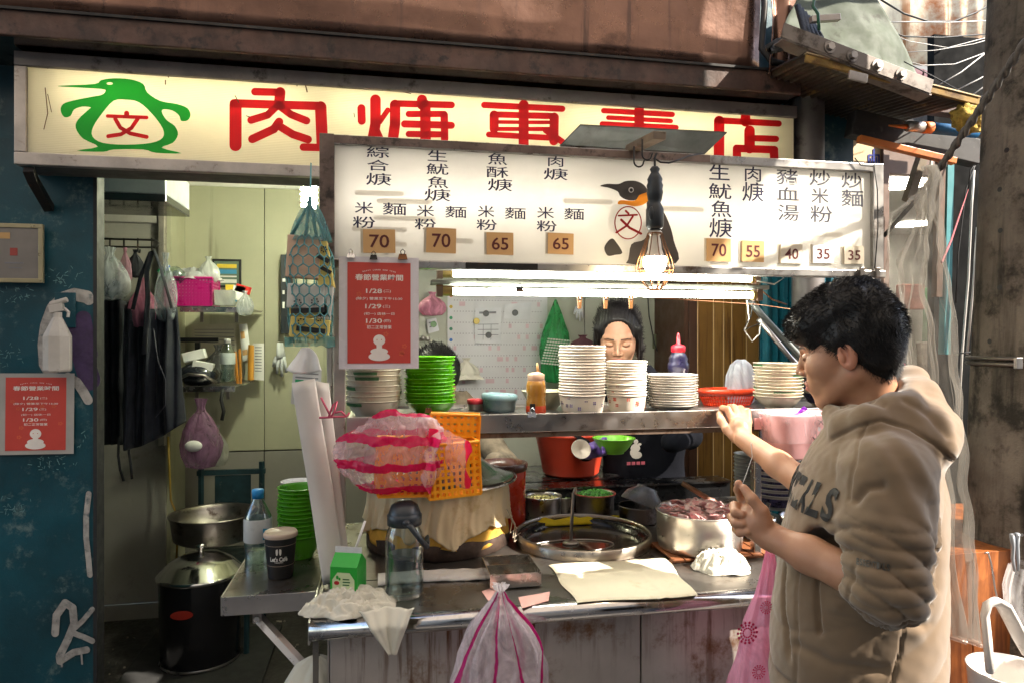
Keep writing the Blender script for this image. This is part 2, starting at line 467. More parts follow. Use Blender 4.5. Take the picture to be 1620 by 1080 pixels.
# serving kitchen wall
xk = at(1098, 500, 3.3).x
sw = thing('kitchen_wall', 'pale green kitchen wall behind the serving shelf', 'wall', (.5, 3.2, 0))
xs = [-.03, at(755, 500, 3.2).x, at(925, 500, 3.2).x, xk]
for i in range(3): MB().bb(xs[i] + .0015, xs[i + 1] - .0015, 3.2, 3.22, 0, 2.47).build('wall_panel', mat('kitchen_wall_panel', (.40, .41, .33), .5, var=.1, vs=3, dirt=((.25, .22, .16), .15, 6), bump=.1), sw, bevel=.002)
MB().bb(-.03, xk, 3.21, 3.235, 0, 2.47).build('backing', MATS['joint_black'], sw)
wp = thing('wood_panelling', 'brown grooved wood panelling right of the woman', 'wall', (1.4, 2.85, 0))
xe = at(1201, 500, 2.85).x
M_pl = [mat('panel_board_%d' % i, c, .42, var=.1, vs=5, streak=((.10, .045, .012), .5, 40), bump=.06) for i, c in enumerate(((.24, .125, .03), (.21, .105, .025), (.27, .145, .04)))]
gx = [1089, 1104, 1129, 1145, 1158, 1181, 1201]
M_groove = mat('pale_groove_strip', (.75, .55, .28), .4)
MB().bb(at(1089, 500, 2.86).x, xe, 2.862, 2.88, 0, 2.47).build('backing', MATS['panel_board_1'], wp)
for i in range(6):
    a_, b_ = at(gx[i], 500, 2.85).x, at(gx[i + 1], 500, 2.85).x
    MB().bb(a_ + .003, b_ - .003, 2.85, 2.862, 0, 2.47).build('panel_board', M_pl[i % 3] if i else mat('dark_board', (.07, .03, .015), .5), wp, bevel=.0015)
    MB().bb(b_ - .002, b_ + .002, 2.853, 2.861, 0, 2.47).build('groove_strip', M_groove, wp)
wall('panel_return', 'dark end of the wood panelling beside the teal door', M_black, [(xe, xe + .012, 2.62, 2.9, 0, 2.47)], 'wall')
wall('kitchen_end_wall', 'short wall closing the kitchen behind the panelling', MATS['dark_board'], [(at(1089, 500, 2.86).x - .02, at(1089, 500, 2.86).x, 2.86, 3.2, 0, 2.47)])

# ------------------------------------------------------------------ overhead hood, beam and soffit
XH = at(1268, 100, 2.335).x
hd = thing('overhead_hood', 'tarnished reflective sheet metal hood over the sign', 'hood', (0, 2.335, 2.44))
def hoodz(u, v):
    x = -3.2 + (at(1203, 60, 2.34).x + 3.2) * u; z = 2.53 + .72 * v
    return (x, 2.35 - .02 * v + wob((x, z, 0), 1.6, .02) + wob((x, z, 3), 5, .004), z)
MB().grid(hoodz, 90, 16).build('hood_sheet', M_hood, hd, smooth=True, solid=.003)
xq = at(1203, 60, 2.34).x
MB().grid(lambda u, v: (xq + .012 + (XH - xq - .02) * u + .012 * math.sin(v * 5), 2.30 + wob((u, v, 0), 3, .03) + .02 * math.sin(u * 3.1), 2.50 + .75 * v), 12, 16).build('end_sheet', M_hood, hd, smooth=True, solid=.003)
MB().tube([(xq, 2.325, 3.2), (xq + .004, 2.32, 2.75), (xq - .004, 2.325, 2.6), (xq + .03, 2.315, 2.55), (XH - .02, 2.31, 2.535)], .012, 8).build('folded_seam', M_blackmetal, hd, smooth=True)
MB().bb(-3.2, XH, 2.335, 2.352, 2.445, 2.53).build('beam', M_beam, hd, bevel=.004)
MB().bb(-3.2, XH, 2.326, 2.334, 2.522, 2.531).build('beam_lip', M_blackmetal, hd)
MB().bb(-3.2, XH - .01, 2.352, 2.60, 2.447, 2.45).build('soffit', M_soffit, hd)
MB().bb(-3.2, XH, 2.352, 2.62, 3.22, 3.25).build('top_sheet', M_beam, hd)

# ------------------------------------------------------------------ the big backlit shop sign
Y_S = 2.45
SX0, SX1 = at(25, 180, Y_S).x, at(1258, 200, Y_S).x
SZ0, SZ1 = 2.075, 2.438
sg = thing('shop_sign', 'long cream backlit sign with green bird logo and red characters', 'sign', ((SX0 + SX1) / 2, Y_S, SZ0))
MB().bb(SX0, SX1, Y_S - .014, Y_S + .012, SZ1 - .046, SZ1).build('frame', mat('grey_sign_frame', (.19, .17, .165), .5, .4, var=.2, dirt=((.06, .05, .04), .3, 12)), sg, bevel=.003)
MB().bb(SX0, SX1, Y_S - .014, Y_S + .012, SZ0, SZ0 + .04).build('frame', M_alu, sg, bevel=.003)
MB().bb(SX0, SX0 + .035, Y_S - .013, Y_S + .011, SZ0 + .0405, SZ1 - .0465).build('frame', M_alu, sg, bevel=.003)
MB().bb(SX0, SX1, Y_S + .013, 2.595, SZ0 + .002, SZ0 + .008).build('case_bottom', mat('sign_case', (.10, .09, .085), .6), sg)
MB().bb(SX0, SX1, Y_S + .013, 2.595, SZ1 - .008, SZ1 - .002).build('case_top', MATS['sign_case'], sg)
MB().bb(SX0, SX0 + .006, Y_S + .013, 2.595, SZ0 + .009, SZ1 - .009).build('case_side', MATS['sign_case'], sg)
MB().bb(SX1 - .006, SX1, Y_S + .013, 2.595, SZ0 + .009, SZ1 - .009).build('case_side', MATS['sign_case'], sg)
MB().bb(SX0 + .007, SX1 - .007, 2.588, 2.594, SZ0 + .009, SZ1 - .009).build('case_back', M_white, sg)
M_sface = backlit('sign_acrylic', (.82, .78, .64), ((.34, .27, .18), .5, 5), ribs=55)
MB().bb(SX0 + .03, SX1 - .007, Y_S, Y_S + .003, SZ0 + .03, SZ1 - .04).build('sign_face', M_sface, sg)
M_tube = glow('sign_tube_glow', (1, .95, .78), 13)
for k in range(3):
    c0 = SX0 + .12 + k * (SX1 - SX0 - .2) / 3
    MB().cyl((c0, 2.535, 2.335), (c0 + (SX1 - SX0 - .2) / 3 - .08, 2.535, 2.335), .013, 10).build('sign_tube', M_tube, sg)
M_sred = backlit('red_sign_film', (.70, .012, .02)); M_sgreen = backlit('green_sign_film', (.012, .42, .05))
W = lambda x, y: at(x, y, Y_S)
Z1 = lambda x, y: at(x / 3, y / 3, Y_S)
Z2 = lambda x, y: at(480 + x / 3, y / 3, Y_S)
Z3 = lambda x, y: at(900 + x / 3, y / 3, Y_S)
def strk(name, lst, conv, m, parent, dy, step=.00012):
    b = MB(); strokes(b, lst, conv, dy, step=step)
    # stroke widths are given in the same units as the points
    return b.build(name, m, parent)
strk('character', [([(1118, 500), (1118, 690)], 58), ([(1110, 492), (1520, 505)], 40), ([(1522, 510), (1530, 690)], 55), ([(1440, 700), (1520, 702)], 36),
    ([(1210, 437), (1330, 440)], 36), ([(1330, 440), (1325, 500)], 50), ([(1320, 500), (1270, 548), (1192, 572)], 36), ([(1320, 500), (1380, 545), (1455, 575)], 36),
    ([(1325, 580), (1300, 615), (1198, 662)], 40), ([(1325, 600), (1390, 640), (1462, 664)], 38)], Z1, M_sred, sg, -.0006)
strk('character', [([(275, 515), (277, 575)], 38), ([(342, 475), (342, 590), (330, 655)], 50), ([(362, 580), (400, 525)], 26), ([(563, 475), (563, 500)], 48), ([(430, 493), (703, 500)], 32),
    ([(435, 500), (435, 590), (425, 660)], 50), ([(500, 543), (668, 543)], 30), ([(480, 590), (702, 597)], 34), ([(500, 638), (670, 640)], 30), ([(578, 500), (580, 700)], 50), ([(668, 548), (670, 660)], 36),
    ([(342, 600), (372, 670)], 26), ([(560, 700), (480, 770)], 34), ([(600, 700), (700, 770)], 34), ([(330, 655), (280, 740)], 34)], Z2, M_sred, sg, -.0006)
strk('character', [([(858, 500), (1228, 518)], 30), ([(1045, 500), (1045, 690)], 48), ([(900, 545), (1190, 553)], 30), ([(905, 548), (905, 612)], 44), ([(1190, 558), (1188, 670)], 44),
    ([(905, 581), (1190, 583)], 18), ([(905, 614), (1190, 614)], 20), ([(880, 640), (1205, 658)], 28), ([(1150, 620), (1228, 675)], 30), ([(880, 720), (1220, 735)], 28), ([(1120, 720), (1120, 790)], 40)], Z2, M_sred, sg, -.0006)
strk('character', [([(165, 527), (490, 545)], 26), ([(333, 522), (333, 600)], 46), ([(187, 560), (483, 576)], 22), ([(158, 590), (508, 607)], 26), ([(190, 640), (190, 740)], 34), ([(480, 650), (480, 740)], 34), ([(190, 640), (480, 652)], 26), ([(190, 700), (480, 705)], 22)], Z3, M_sred, sg, -.0006)
strk('character', [([(838, 558), (838, 580)], 46), ([(705, 573), (995, 588)], 30), ([(713, 576), (712, 740)], 50), ([(857, 622), (857, 705)], 50), ([(857, 657), (982, 661)], 30), ([(795, 706), (975, 712)], 36), ([(797, 712), (797, 780)], 40), ([(972, 716), (975, 780)], 40), ([(797, 780), (972, 784)], 34)], Z3, M_sred, sg, -.0006)
def ell(cx, cy, rx, ry, n=28): return [(cx + rx * math.cos(2 * math.pi * k / n), cy + ry * math.sin(2 * math.pi * k / n)) for k in range(n)]
def smooth_poly(pts, k=4):
    out = []; n = len(pts)
    for i in range(n):
        p = [Vector((*pts[(i + j - 1) % n], 0)) for j in range(4)]
        for q in range(k):
            t = q / k
            out.append(tuple((.5 * ((2 * p[1]) + (p[2] - p[0]) * t + (2 * p[0] - 5 * p[1] + 4 * p[2] - p[3]) * t * t + (3 * p[1] - p[0] - 3 * p[2] + p[3]) * t ** 3))[:2]))
    return out
def flat(name, pts, conv, m, parent, dy, sm=4, holes=()):
    from mathutils.geometry import tessellate_polygon
    q = smooth_poly(pts, sm) if sm else pts
    v = [conv(*p) + Vector((0, dy, 0)) for p in q]
    loops = [q] + [smooth_poly(h, sm) for h in holes]
    v = [conv(*p) + Vector((0, dy, 0)) for lp in loops for p in lp]
    f = tessellate_polygon([[Vector((p[0], -p[1], 0)) for p in lp] for lp in loops])
    return MB().add(v, f).build(name, m, parent)
flat('bird_logo', [(295, 408), (450, 400), (480, 382), (540, 373), (620, 378), (680, 400), (699, 440), (760, 480), (840, 495), (890, 515), (904, 548), (890, 573), (860, 575), (850, 550), (820, 527), (780, 520), (768, 532), (790, 570), (830, 600), (845, 640), (820, 680), (768, 703), (862, 729), (740, 727), (680, 711), (540, 711), (490, 722), (365, 716), (465, 698), (395, 660), (360, 610), (370, 570), (420, 522), (430, 511), (390, 508), (352, 522), (335, 552), (305, 557), (288, 525), (300, 495), (350, 478), (440, 460), (482, 452), (500, 436), (480, 424), (295, 413)], Z1, M_sgreen, sg, -.0006, 3,
    holes=[[(540, 480), (600, 475), (660, 487), (720, 540), (772, 610), (772, 655), (715, 680), (600, 688), (490, 680), (440, 650), (442, 605), (485, 540)], ell(521, 398, 15, 6, 10)])
strk('bird_character', [([(602, 540), (602, 552)], 24), ([(512, 553), (697, 560)], 17), ([(548, 566), (572, 608), (620, 636), (697, 652)], 19), ([(655, 566), (625, 610), (575, 640), (515, 649)], 19)], Z1, M_sred, sg, -.0018)
b = MB(); strokes(b, [([(264, 118), (267, 123)], 1.6), ([(262, 128), (262, 134)], 1.8), ([(372, 152), (378, 163)], 1.4), ([(483, 134), (486, 146)], 2), ([(390, 184), (396, 186)], 1.4), ([(68, 106), (76, 108), (84, 107)], 3), ([(72, 140), (76, 180), (70, 205)], 1.6), ([(76, 150), (82, 178)], 1.2), ([(44, 110), (43, 240)], 1.4), ([(625, 140), (660, 146)], 1.6), ([(628, 144), (650, 149)], 1.4), ([(470, 133), (470, 137)], 1.4), ([(560, 180), (561, 186)], 1.2), ([(940, 150), (946, 153)], 1.4)], W, -.002, step=.00003)
tag(b.build('worn_marks', mat('brown_stain', (.13, .08, .04), .8), sg), kind='stuff')
# mount arm under the sign's left end
b = MB().tube([at(45, 268, 2.44), at(52, 285, 2.47), at(78, 330, 2.59)], .02, 4)
tag(b.build('sign_bracket', M_blackmetal), 'dark steel strut holding up the left end of the sign', 'bracket')

# ------------------------------------------------------------------ across the alley, behind the camera
ow = thing('opposite_building', 'plain rendered building across the alley', 'building', (0, -2.6, 0))
MB().bb(-14, 14, -2.9, -2.6, 0, 5.5).build('wall', mat('opposite_render', (.45, .40, .34), .8, var=.2, vs=1), ow)
for k in range(4):
    MB().bb(-11 + k * 6, -8 + k * 6, -2.62, -2.6, .1, 2.5).build('shutter', mat('opposite_shutter', (.12, .15, .15), .5), ow)
def shade_tarp_mat():
    s = NT('added_shade_tarp_cloth'); tl = s.node('ShaderNodeBsdfTranslucent'); mx = s.node('ShaderNodeMixShader')
    s.b.inputs['Base Color'].default_value = (.62, .56, .48, 1); s.b.inputs['Roughness'].default_value = .8; tl.inputs[0].default_value = (.62, .54, .44, 1)
    mx.inputs[0].default_value = .5; s.l.new(s.b.outputs[0], mx.inputs[1]); s.l.new(tl.outputs[0], mx.inputs[2]); s.l.new(mx.outputs[0], s.out.inputs[0]); return s.m
aw = thing('added_shade_tarp', 'unseen translucent tarpaulin added over the alley to shade the stall', 'tarpaulin', (0, .7, 3.2))
MB().grid(lambda u, v: (-5 + (7.35 + (1.08 - (-.9 + 2.85 * v)) * .62) * u, -.9 + 2.85 * v, 3.26 + .05 * math.sin(u * 20) + .04 * math.sin(v * 6)), 60, 20).build('shade_tarp_sheet', shade_tarp_mat(), aw, smooth=True)  # added out of view; slanted edge shades the stall's left, leaves the man sunlit
for y_ in (-.9, 1.95): MB().cyl((-5, y_, 3.24), (2.45, y_, 3.24), .018, 8).build('shade_tarp_pole', M_blackmetal, aw)

# ------------------------------------------------------------------ menu board on the stall
Y_M = 1.785
MX0, MX1 = at(506, 300, Y_M).x, at(1393, 300, Y_M).x
MZ0, MZ1 = at(700, 414, Y_M).z, at(700, 224, Y_M).z
mn = thing('menu_board', 'wide white backlit menu board with dark brush characters and penguin', 'menu board', ((MX0 + MX1) / 2, Y_M, MZ0))
FB = .022
M_fr = M_alu
MB().bb(MX0, MX1, Y_M - .012, Y_M + .01, MZ1 - .024, MZ1).build('frame', mat('menu_frame', (.42, .40, .38), .35, .85, var=.15, dirt=((.10, .07, .05), .35, 8), bump=.1, bs=40), mn, bevel=.002)
MB().bb(MX0, MX0 + .036, Y_M - .014, Y_M + .012, MZ0 - .01, MZ1 + .001).build('frame', M_alu_brown, mn, bevel=.002)
MB().bb(MX1 - .034, MX1, Y_M - .014, Y_M + .012, MZ0 - .01, MZ1 + .001).build('frame', MATS['menu_frame'], mn, bevel=.002)
MB().bb(MX0 - .003, MX1 + .003, Y_M - .02, Y_M + .018, MZ0 - .022, MZ0).build('frame', MATS['menu_frame'], mn, bevel=.003)
MB().bb(MX0 + .034, at(1120, 240, Y_M).x, Y_M - .0135, Y_M - .0122, MZ1 - .022, MZ1 - .002).build('painted_shade_strip', M_alu_brown, mn)  # brown strip puts the shade on the top frame's left part into colour
MB().bb(MX0 + .02, at(600, 240, Y_M).x, Y_M - .0215, Y_M - .0202, MZ0 - .020, MZ0 - .003).build('dirt_tape', M_alu_brown, mn)
MB().bb(at(735, 420, Y_M).x, at(848, 420, Y_M).x, Y_M - .0215, Y_M - .0202, MZ0 - .019, MZ0 - .003).build('dark_tape', M_blackmetal, mn)
M_mface = backlit('menu_acrylic', (.82, .805, .76), ((.42, .33, .22), .45, 3))
MB().bb(MX0 + .033, MX1 - .033, Y_M, Y_M + .003, MZ0 - .001, MZ1 - .022).build('menu_face', M_mface, mn)
M_mcase = mat('menu_case', (.16, .14, .13), .5, .4)
MB().bb(MX0, MX1, Y_M + .0185, 1.885, MZ1 - .006, MZ1 - .001).build('case_top', M_mcase, mn)
MB().bb(MX0 + .002, MX1 - .002, Y_M + .0185, 1.885, MZ0 - .008, MZ0 - .002).build('case_bottom', M_mcase, mn)
MB().bb(MX0, MX0 + .005, Y_M + .0125, 1.885, MZ0, MZ1 - .007).build('case_side', M_mcase, mn)
MB().bb(MX1 - .005, MX1, Y_M + .0125, 1.885, MZ0, MZ1 - .007).build('case_side', M_mcase, mn)
MB().bb(MX0 + .006, MX1 - .006, 1.88, 1.884, MZ0, MZ1 - .007).build('case_back', M_white, mn)
M_mtube = glow('menu_tube_glow', (1, .96, .90), 7.5)
for k in range(2):
    c0 = MX0 + .06 + k * .76
    MB().cyl((c0, 1.85, MZ0 + .16), (c0 + .68, 1.85, MZ0 + .16), .012, 10).build('menu_tube', M_mtube, mn)
# brush characters
M_ink = mat('navy_ink', (.012, .012, .055), .5, var=.1)
M_ink2 = mat('slate_ink', (.035, .035, .055), .5, var=.1)
EX, EZ = Vector((1, 0, 0)), Vector((0, 0, 1))
def mtxt(lst, m, dy=-.0008, bold=0.006):
    for ch, px, py, w, h in lst:
        b = MB(); c = at(px, py, Y_M) + Vector((0, dy, 0)); write(b, ch, c, EX, EZ, sz(w, c) * 1.03, sz(h, c) * 1.02, bold)
        b.build('character', m, mn)
L = [('綜', 598, 241, 34, 18), ('合', 598, 262, 33, 17), ('焿', 599, 284, 38, 19), ('生', 692, 247, 30, 17), ('魷', 692, 268, 34, 17), ('魚', 693, 289, 32, 18), ('焿', 692, 309, 40, 19),
     ('魚', 787, 252, 30, 18), ('酥', 787, 273, 34, 17), ('焿', 791, 293, 38, 19), ('肉', 879, 256, 24, 16), ('焿', 879, 276, 38, 18),
     ('米', 576, 329, 28, 18), ('粉', 576, 352, 34, 18), ('麵', 624, 331, 36, 19), ('米', 673, 334, 27, 18), ('粉', 673, 355, 33, 17), ('麵', 721, 336, 33, 18),
     ('米', 769, 335, 26, 18), ('粉', 770, 356, 32, 17), ('麵', 815, 338, 33, 18), ('米', 863, 337, 27, 18), ('粉', 865, 358, 32, 17), ('麵', 908, 339, 32, 18),
     ('生', 1138, 273, 34, 24), ('魷', 1139, 303, 38, 24), ('魚', 1141, 331, 34, 26), ('焿', 1140, 361, 38, 30), ('肉', 1191, 276, 27, 23), ('焿', 1191, 304, 36, 30)]
mtxt(L, M_ink)
mtxt([('豬', 1245, 280, 36, 24), ('血', 1246, 307, 38, 20), ('湯', 1247, 337, 36, 25), ('炒', 1297, 282, 36, 24), ('米', 1297, 310, 30, 24), ('粉', 1299, 339, 38, 26), ('炒', 1347, 286, 35, 24), ('麵', 1348, 314, 38, 26)], M_ink2)
# penguin picture, printed flat
ZP = lambda x, y: at(900 + x / 3.857, 200 + y / 3.857, Y_M)
b = MB()
for (x, y, w) in ((600, 305, 70), (640, 318, 80), (1010, 305, 40), (640, 345, 90), (600, 362, 80), (930, 318, 70), (1080, 330, 60), (1260, 362, 80), (1290, 370, 80), (610, 385, 60), (1330, 340, 60), (720, 380, 50)):
    strokes(b, [([(x - w / 2, y), (x + w / 2, y + 2)], 8)], lambda a, c: at(a, c, Y_M), -.0003, step=.00001)
tag(b.build('printed_clouds', backlit('cloud_print', (.76, .73, .675)), mn), kind='stuff')
M_pg = backlit('penguin_grey', (.075, .065, .062)); M_po = backlit('penguin_orange', (.85, .32, .03)); M_pw = backlit('penguin_white', (.82, .81, .79)); M_pr = backlit('penguin_red', (.32, .01, .012))
flat('penguin_back', [(480, 455), (560, 500), (610, 590), (640, 700), (652, 836), (345, 836), (352, 740), (400, 700), (470, 560)], ZP, M_pg, mn, -.0006)
flat('penguin_belly', [(290, 470), (400, 470), (470, 500), (500, 600), (460, 690), (380, 722), (348, 836), (225, 836), (290, 690), (245, 640), (240, 560)], ZP, M_pw, mn, -.0010)
flat('penguin_throat', [(298, 476), (315, 452), (400, 455), (430, 412), (478, 405), (484, 450), (455, 478), (400, 490), (340, 478)], ZP, M_po, mn, -.0013)
flat('penguin_head', [(190, 366), (232, 353), (300, 354), (345, 336), (405, 335), (455, 358), (478, 400), (430, 420), (405, 452), (350, 450), (312, 428), (296, 400), (245, 378)], ZP, M_pg, mn, -.0016)
flat('penguin_flipper', [(215, 745), (235, 705), (262, 686), (285, 705), (325, 772), (280, 786), (235, 790)], ZP, M_pg, mn, -.0016)
flat('penguin_eye', ell(378, 390, 16, 17), ZP, M_pw, mn, -.0019, 0)
flat('penguin_pupil', ell(379, 391, 10, 11), ZP, mat('pupil_black', (.01, .01, .01)), mn, -.0022, 0)
b = MB(); e0 = ell(360, 590, 84, 102, 40); e1 = ell(360, 590, 77, 95, 40)
b.add([ZP(*p) + Vector((0, -.0016, 0)) for p in e0 + e1], [(k, (k + 1) % 40, 40 + (k + 1) % 40, 40 + k) for k in range(40)]); b.build('round_badge', M_pr, mn)
strk('badge_character', [([(346, 518), (362, 534)], 13), ([(302, 547), (414, 542)], 11), ([(318, 572), (370, 622), (438, 656)], 15), ([(388, 552), (352, 608), (288, 650)], 12)], ZP, M_pr, mn, -.0018)

# price cards
M_card = mat('orange_card', (.62, .36, .15), .6, var=.08, dirt=((.45, .25, .1), .2, 20)); M_card2 = mat('cream_card', (.62, .55, .44), .6, var=.05); M_card3 = mat('white_card', (.74, .72, .70), .6, var=.04)
M_digit = mat('maroon_print', (.10, .012, .012), .5)
for txt, x, y, w, h, m, lab in (('70', 600, 382, 50, 37, M_card, 'orange price card reading 70 under the leftmost menu column'), ('70', 698, 381, 47, 39, M_card, 'orange price card reading 70 under the second menu column'),
        ('65', 791, 386, 43, 35, M_card, 'orange price card reading 65 under the fish cake column'), ('65', 887, 386, 42, 33, M_card, 'orange price card reading 65 beside the printed penguin'),
        ('70', 1137, 396, 41, 36, M_card, 'orange price card reading 70 right of the caged bulb'), ('55', 1191, 398, 38, 33, M_card, 'orange price card reading 55'),
        ('40', 1252, 402, 38, 30, M_card2, 'cream price card reading 40'), ('35', 1302, 402, 36, 29, M_card3, 'white price card reading 35'), ('35', 1351, 404, 35, 28, M_card2, 'cream price card reading 35 at the right end')):
    c = at(x, y, Y_M - .004); W_, H_ = sz(w, c), sz(h, c)
    pc = thing('price_card', lab, 'price card', (c.x, c.y, c.z - H_ / 2), group='price cards along the bottom of the menu')
    tl = Matrix.Rotation(random.uniform(-.02, .02), 3, 'Y')
    MB().box(c, (W_, .003, H_), tl).build('card', m, pc)
    MB().box(c + Vector((-.004, .0022, .001)), (W_ * 1.06, .0012, H_ * 1.02), tl).build('backing_card', MATS['cream_card'], pc)
    b = MB(); write(b, txt, c + Vector((0, -.0021, 0)), EX, EZ, W_ * .62, H_ * .56, .012); b.build('digits', M_digit, pc)

# ------------------------------------------------------------------ hood plate, hooks and the caged work lamp
cpl = at(1018, 215, 1.70)
hp = thing('metal_plate', 'grey steel plate bolted flat over the menu board top', 'plate', (cpl.x, 1.70, MZ1 + .004))
q = [at(918, 199, 1.80), at(884, 231, 1.64), at(1110, 246, 1.64), at(1150, 211, 1.80)]
zt = MZ1 + .012
q = [atz(918, 199, 2.135), atz(886, 232, 2.09), atz(1113, 246, 2.09), atz(1150, 211, 2.135)]
MB().prism([q[0], q[1], q[2], q[3]], (0, 0, .004)).build('plate', mat('grey_plate', (.07, .07, .065), .5, .4, var=.4, vs=6, dirt=((.05, .045, .04), .3, 9), bump=.15, bs=20), hp)
MB().tube([q[1], q[2]], .006, 6).build('front_lip', M_steel_d, hp)
a0, a1 = at(1038, 212, 1.80), at(1003, 240, 1.62)
MB().box((at(1020, 226, 1.70)) + Vector((0, 0, .0)), (.035, .2, .02), Matrix.Rotation(.1, 3, 'X')).build('bracket_bar', mat('rusty_bar', (.2, .15, .11), .6, .5, dirt=((.08, .05, .03), .4, 20)), hp, bevel=.002)
def hook(x, y, s, lab):
    c = at(x, y, 1.62); r = sz(8, c)
    pts = [c + Vector((0, 0, sz(24, c)))] + [c + Vector((r - r * math.cos(a) if 0 else r * (1 - math.cos(a)), 0, -r * math.sin(a))) for a in [math.pi * i / 8 for i in range(9)]] + [c + Vector((2 * r + .003, 0, .006))]
    tag(MB().tube(pts, .0022, 6).build('steel_hook', M_blackmetal, smooth=True), lab, 'hook', 'hooks under the steel plate')
hook(1003, 256, 1, 'left one of two dark steel hooks under the plate')
hook(1016, 245, 1, 'steel hook closest to the work lamp under the plate')
Yl = 1.60
cl = at(1034, 268, Yl)
wl = thing('work_lamp', 'lit bulb in a rusty wire cage hanging from a black grip', 'lamp', cl)
def zp(y): return at(1034, y, Yl).z
k1 = sz(1, cl); LX = at(1036, 350, Yl).x
C0 = Vector((LX, Yl, 0))
M_grip = mat('black_grip', (.014, .016, .018), .5, var=.2)
prof = [(0, 263), (5, 264), (8, 268), (6, 273), (9, 278), (12, 284), (11, 289), (13, 294), (12, 300), (13, 305), (12, 310), (11, 316), (9, 321), (11, 325), (14, 332), (14, 358), (12, 362), (8, 364), (0, 364)]
MB().lathe([(r * k1, zp(y)) for r, y in prof], C0, 20).build('grip', M_grip, wl, smooth=True)
MB().sphere((LX - 9 * k1, Yl - 9 * k1, zp(340)), 6 * k1, sc3=(.8, .6, 1.9)).build('switch', M_grip, wl, smooth=True)
MB().lathe([(0, zp(365)), (9 * k1, zp(365)), (11 * k1, zp(368)), (11 * k1, zp(371)), (7 * k1, zp(373)), (0, zp(373))], C0, 16).build('lamp_collar', mat('worn_collar', (.3, .27, .24), .4, .7), wl, smooth=True)
MB().lathe([(7 * k1, zp(373)), (9 * k1, zp(380)), (11 * k1, zp(395)), (14 * k1, zp(404)), (17 * k1, zp(407))], C0, 20).build('bulb_neck', mat('bulb_plastic', (.7, .62, .5), .4), wl, smooth=True)
MB().lathe([(17 * k1, zp(407)), (18.5 * k1, zp(412)), (18 * k1, zp(420)), (14 * k1, zp(428)), (8 * k1, zp(432)), (0, zp(433))], C0, 20).build('bulb_glass', glow('bulb_glow', (1, .80, .50), 32), wl, smooth=True)
M_cage = mat('rusty_wire', (.17, .07, .025), .5, .5, var=.3)
for k in range(10):
    a = 2 * math.pi * k / 10 + .2; ca, sa = math.cos(a), math.sin(a)
    pts = [C0 + Vector((r * k1 * ca, r * k1 * sa, zp(y))) for r, y in ((11, 369), (17, 388), (26, 410), (30, 426), (28, 432), (20, 445), (9, 459))]
    MB().tube(pts, .0014, 5).build('cage_wire', M_cage, wl, smooth=True)
for r, y in ((29, 427), (9, 459), (11, 370)):
    MB().tube([C0 + Vector((r * k1 * math.cos(a), r * k1 * math.sin(a), zp(y))) for a in [2 * math.pi * i / 20 for i in range(21)]], .0016, 5).build('cage_ring', M_cage, wl, smooth=True)
MB().tube([C0 + Vector((0, 0, zp(263))), C0 + Vector((0, 0, zp(250))), C0 + Vector((.004, 0, zp(243)))], .003, 6).build('hanging_cord', M_cable, wl)
MB().tube([at(1034, 250, Yl), at(1045, 257, Yl), at(1058, 258, Yl), at(1066, 256, Yl), at(1077, 252, Yl + .02), at(1090, 247, Yl + .05), at(1112, 243, Yl + .09)], .0022, 6).build('cord', M_cable, wl, smooth=True)

# ------------------------------------------------------------------ stall posts, shelf, counter
def post(x, y0, y1, Y, w, lab, m=M_steel, z0=None):
    c = at(x, y1, Y); z1 = at(x, y0, Y).z
    return tag(MB().bb(c.x - w / 2, c.x + w / 2, Y - .012, Y + .014, z0 if z0 is not None else c.z, z1).build('stall_post', m, bevel=.003), lab, 'post')
CTZ = .90
post(537, 404, 920, 1.80, .030, 'steel upright at the left end of the counter below the menu board', M_alu, CTZ + .002)
post(522, 404, 920, 1.82, .014, 'thin steel upright beside the hanging net bag', M_steel, CTZ + .002)
post(1196, 690, 888, 1.78, .022, 'short bright steel leg right of the meat pot', M_steel_b, CTZ + .002)
post(1384, 430, 800, 1.80, .026, 'steel upright behind the man at the right end of the menu', M_steel, CTZ + .002)
SHZ = at(840, 655, 1.785).z
SHX1 = at(1420, 650, 1.785).x
sh = thing('steel_shelf', 'long stainless shelf carrying bowls above the stoves', 'shelf', (.4, 1.785, SHZ - .06))
SX_ = at(548, 660, 1.785).x
MB().bb(SX_, SHX1, 1.785, 1.79, SHZ - .047, SHZ + .002).build('front_lip', M_steel, sh, bevel=.0015)
MB().bb(SX_, SHX1, 1.7905, 2.08, SHZ - .012, SHZ - .006).build('shelf_top', M_steel, sh, bevel=.0015)
MB().bb(SX_, SHX1, 1.792, 1.80, SHZ - .062, SHZ - .049).build('rusty_angle', mat('rusty_angle', (.17, .12, .09), .6, .5, dirt=((.08, .035, .015), .45, 30)), sh)
MB().bb(SX_, SHX1, 2.0805, 2.086, SHZ - .04, SHZ + .002).build('back_lip', M_steel, sh)
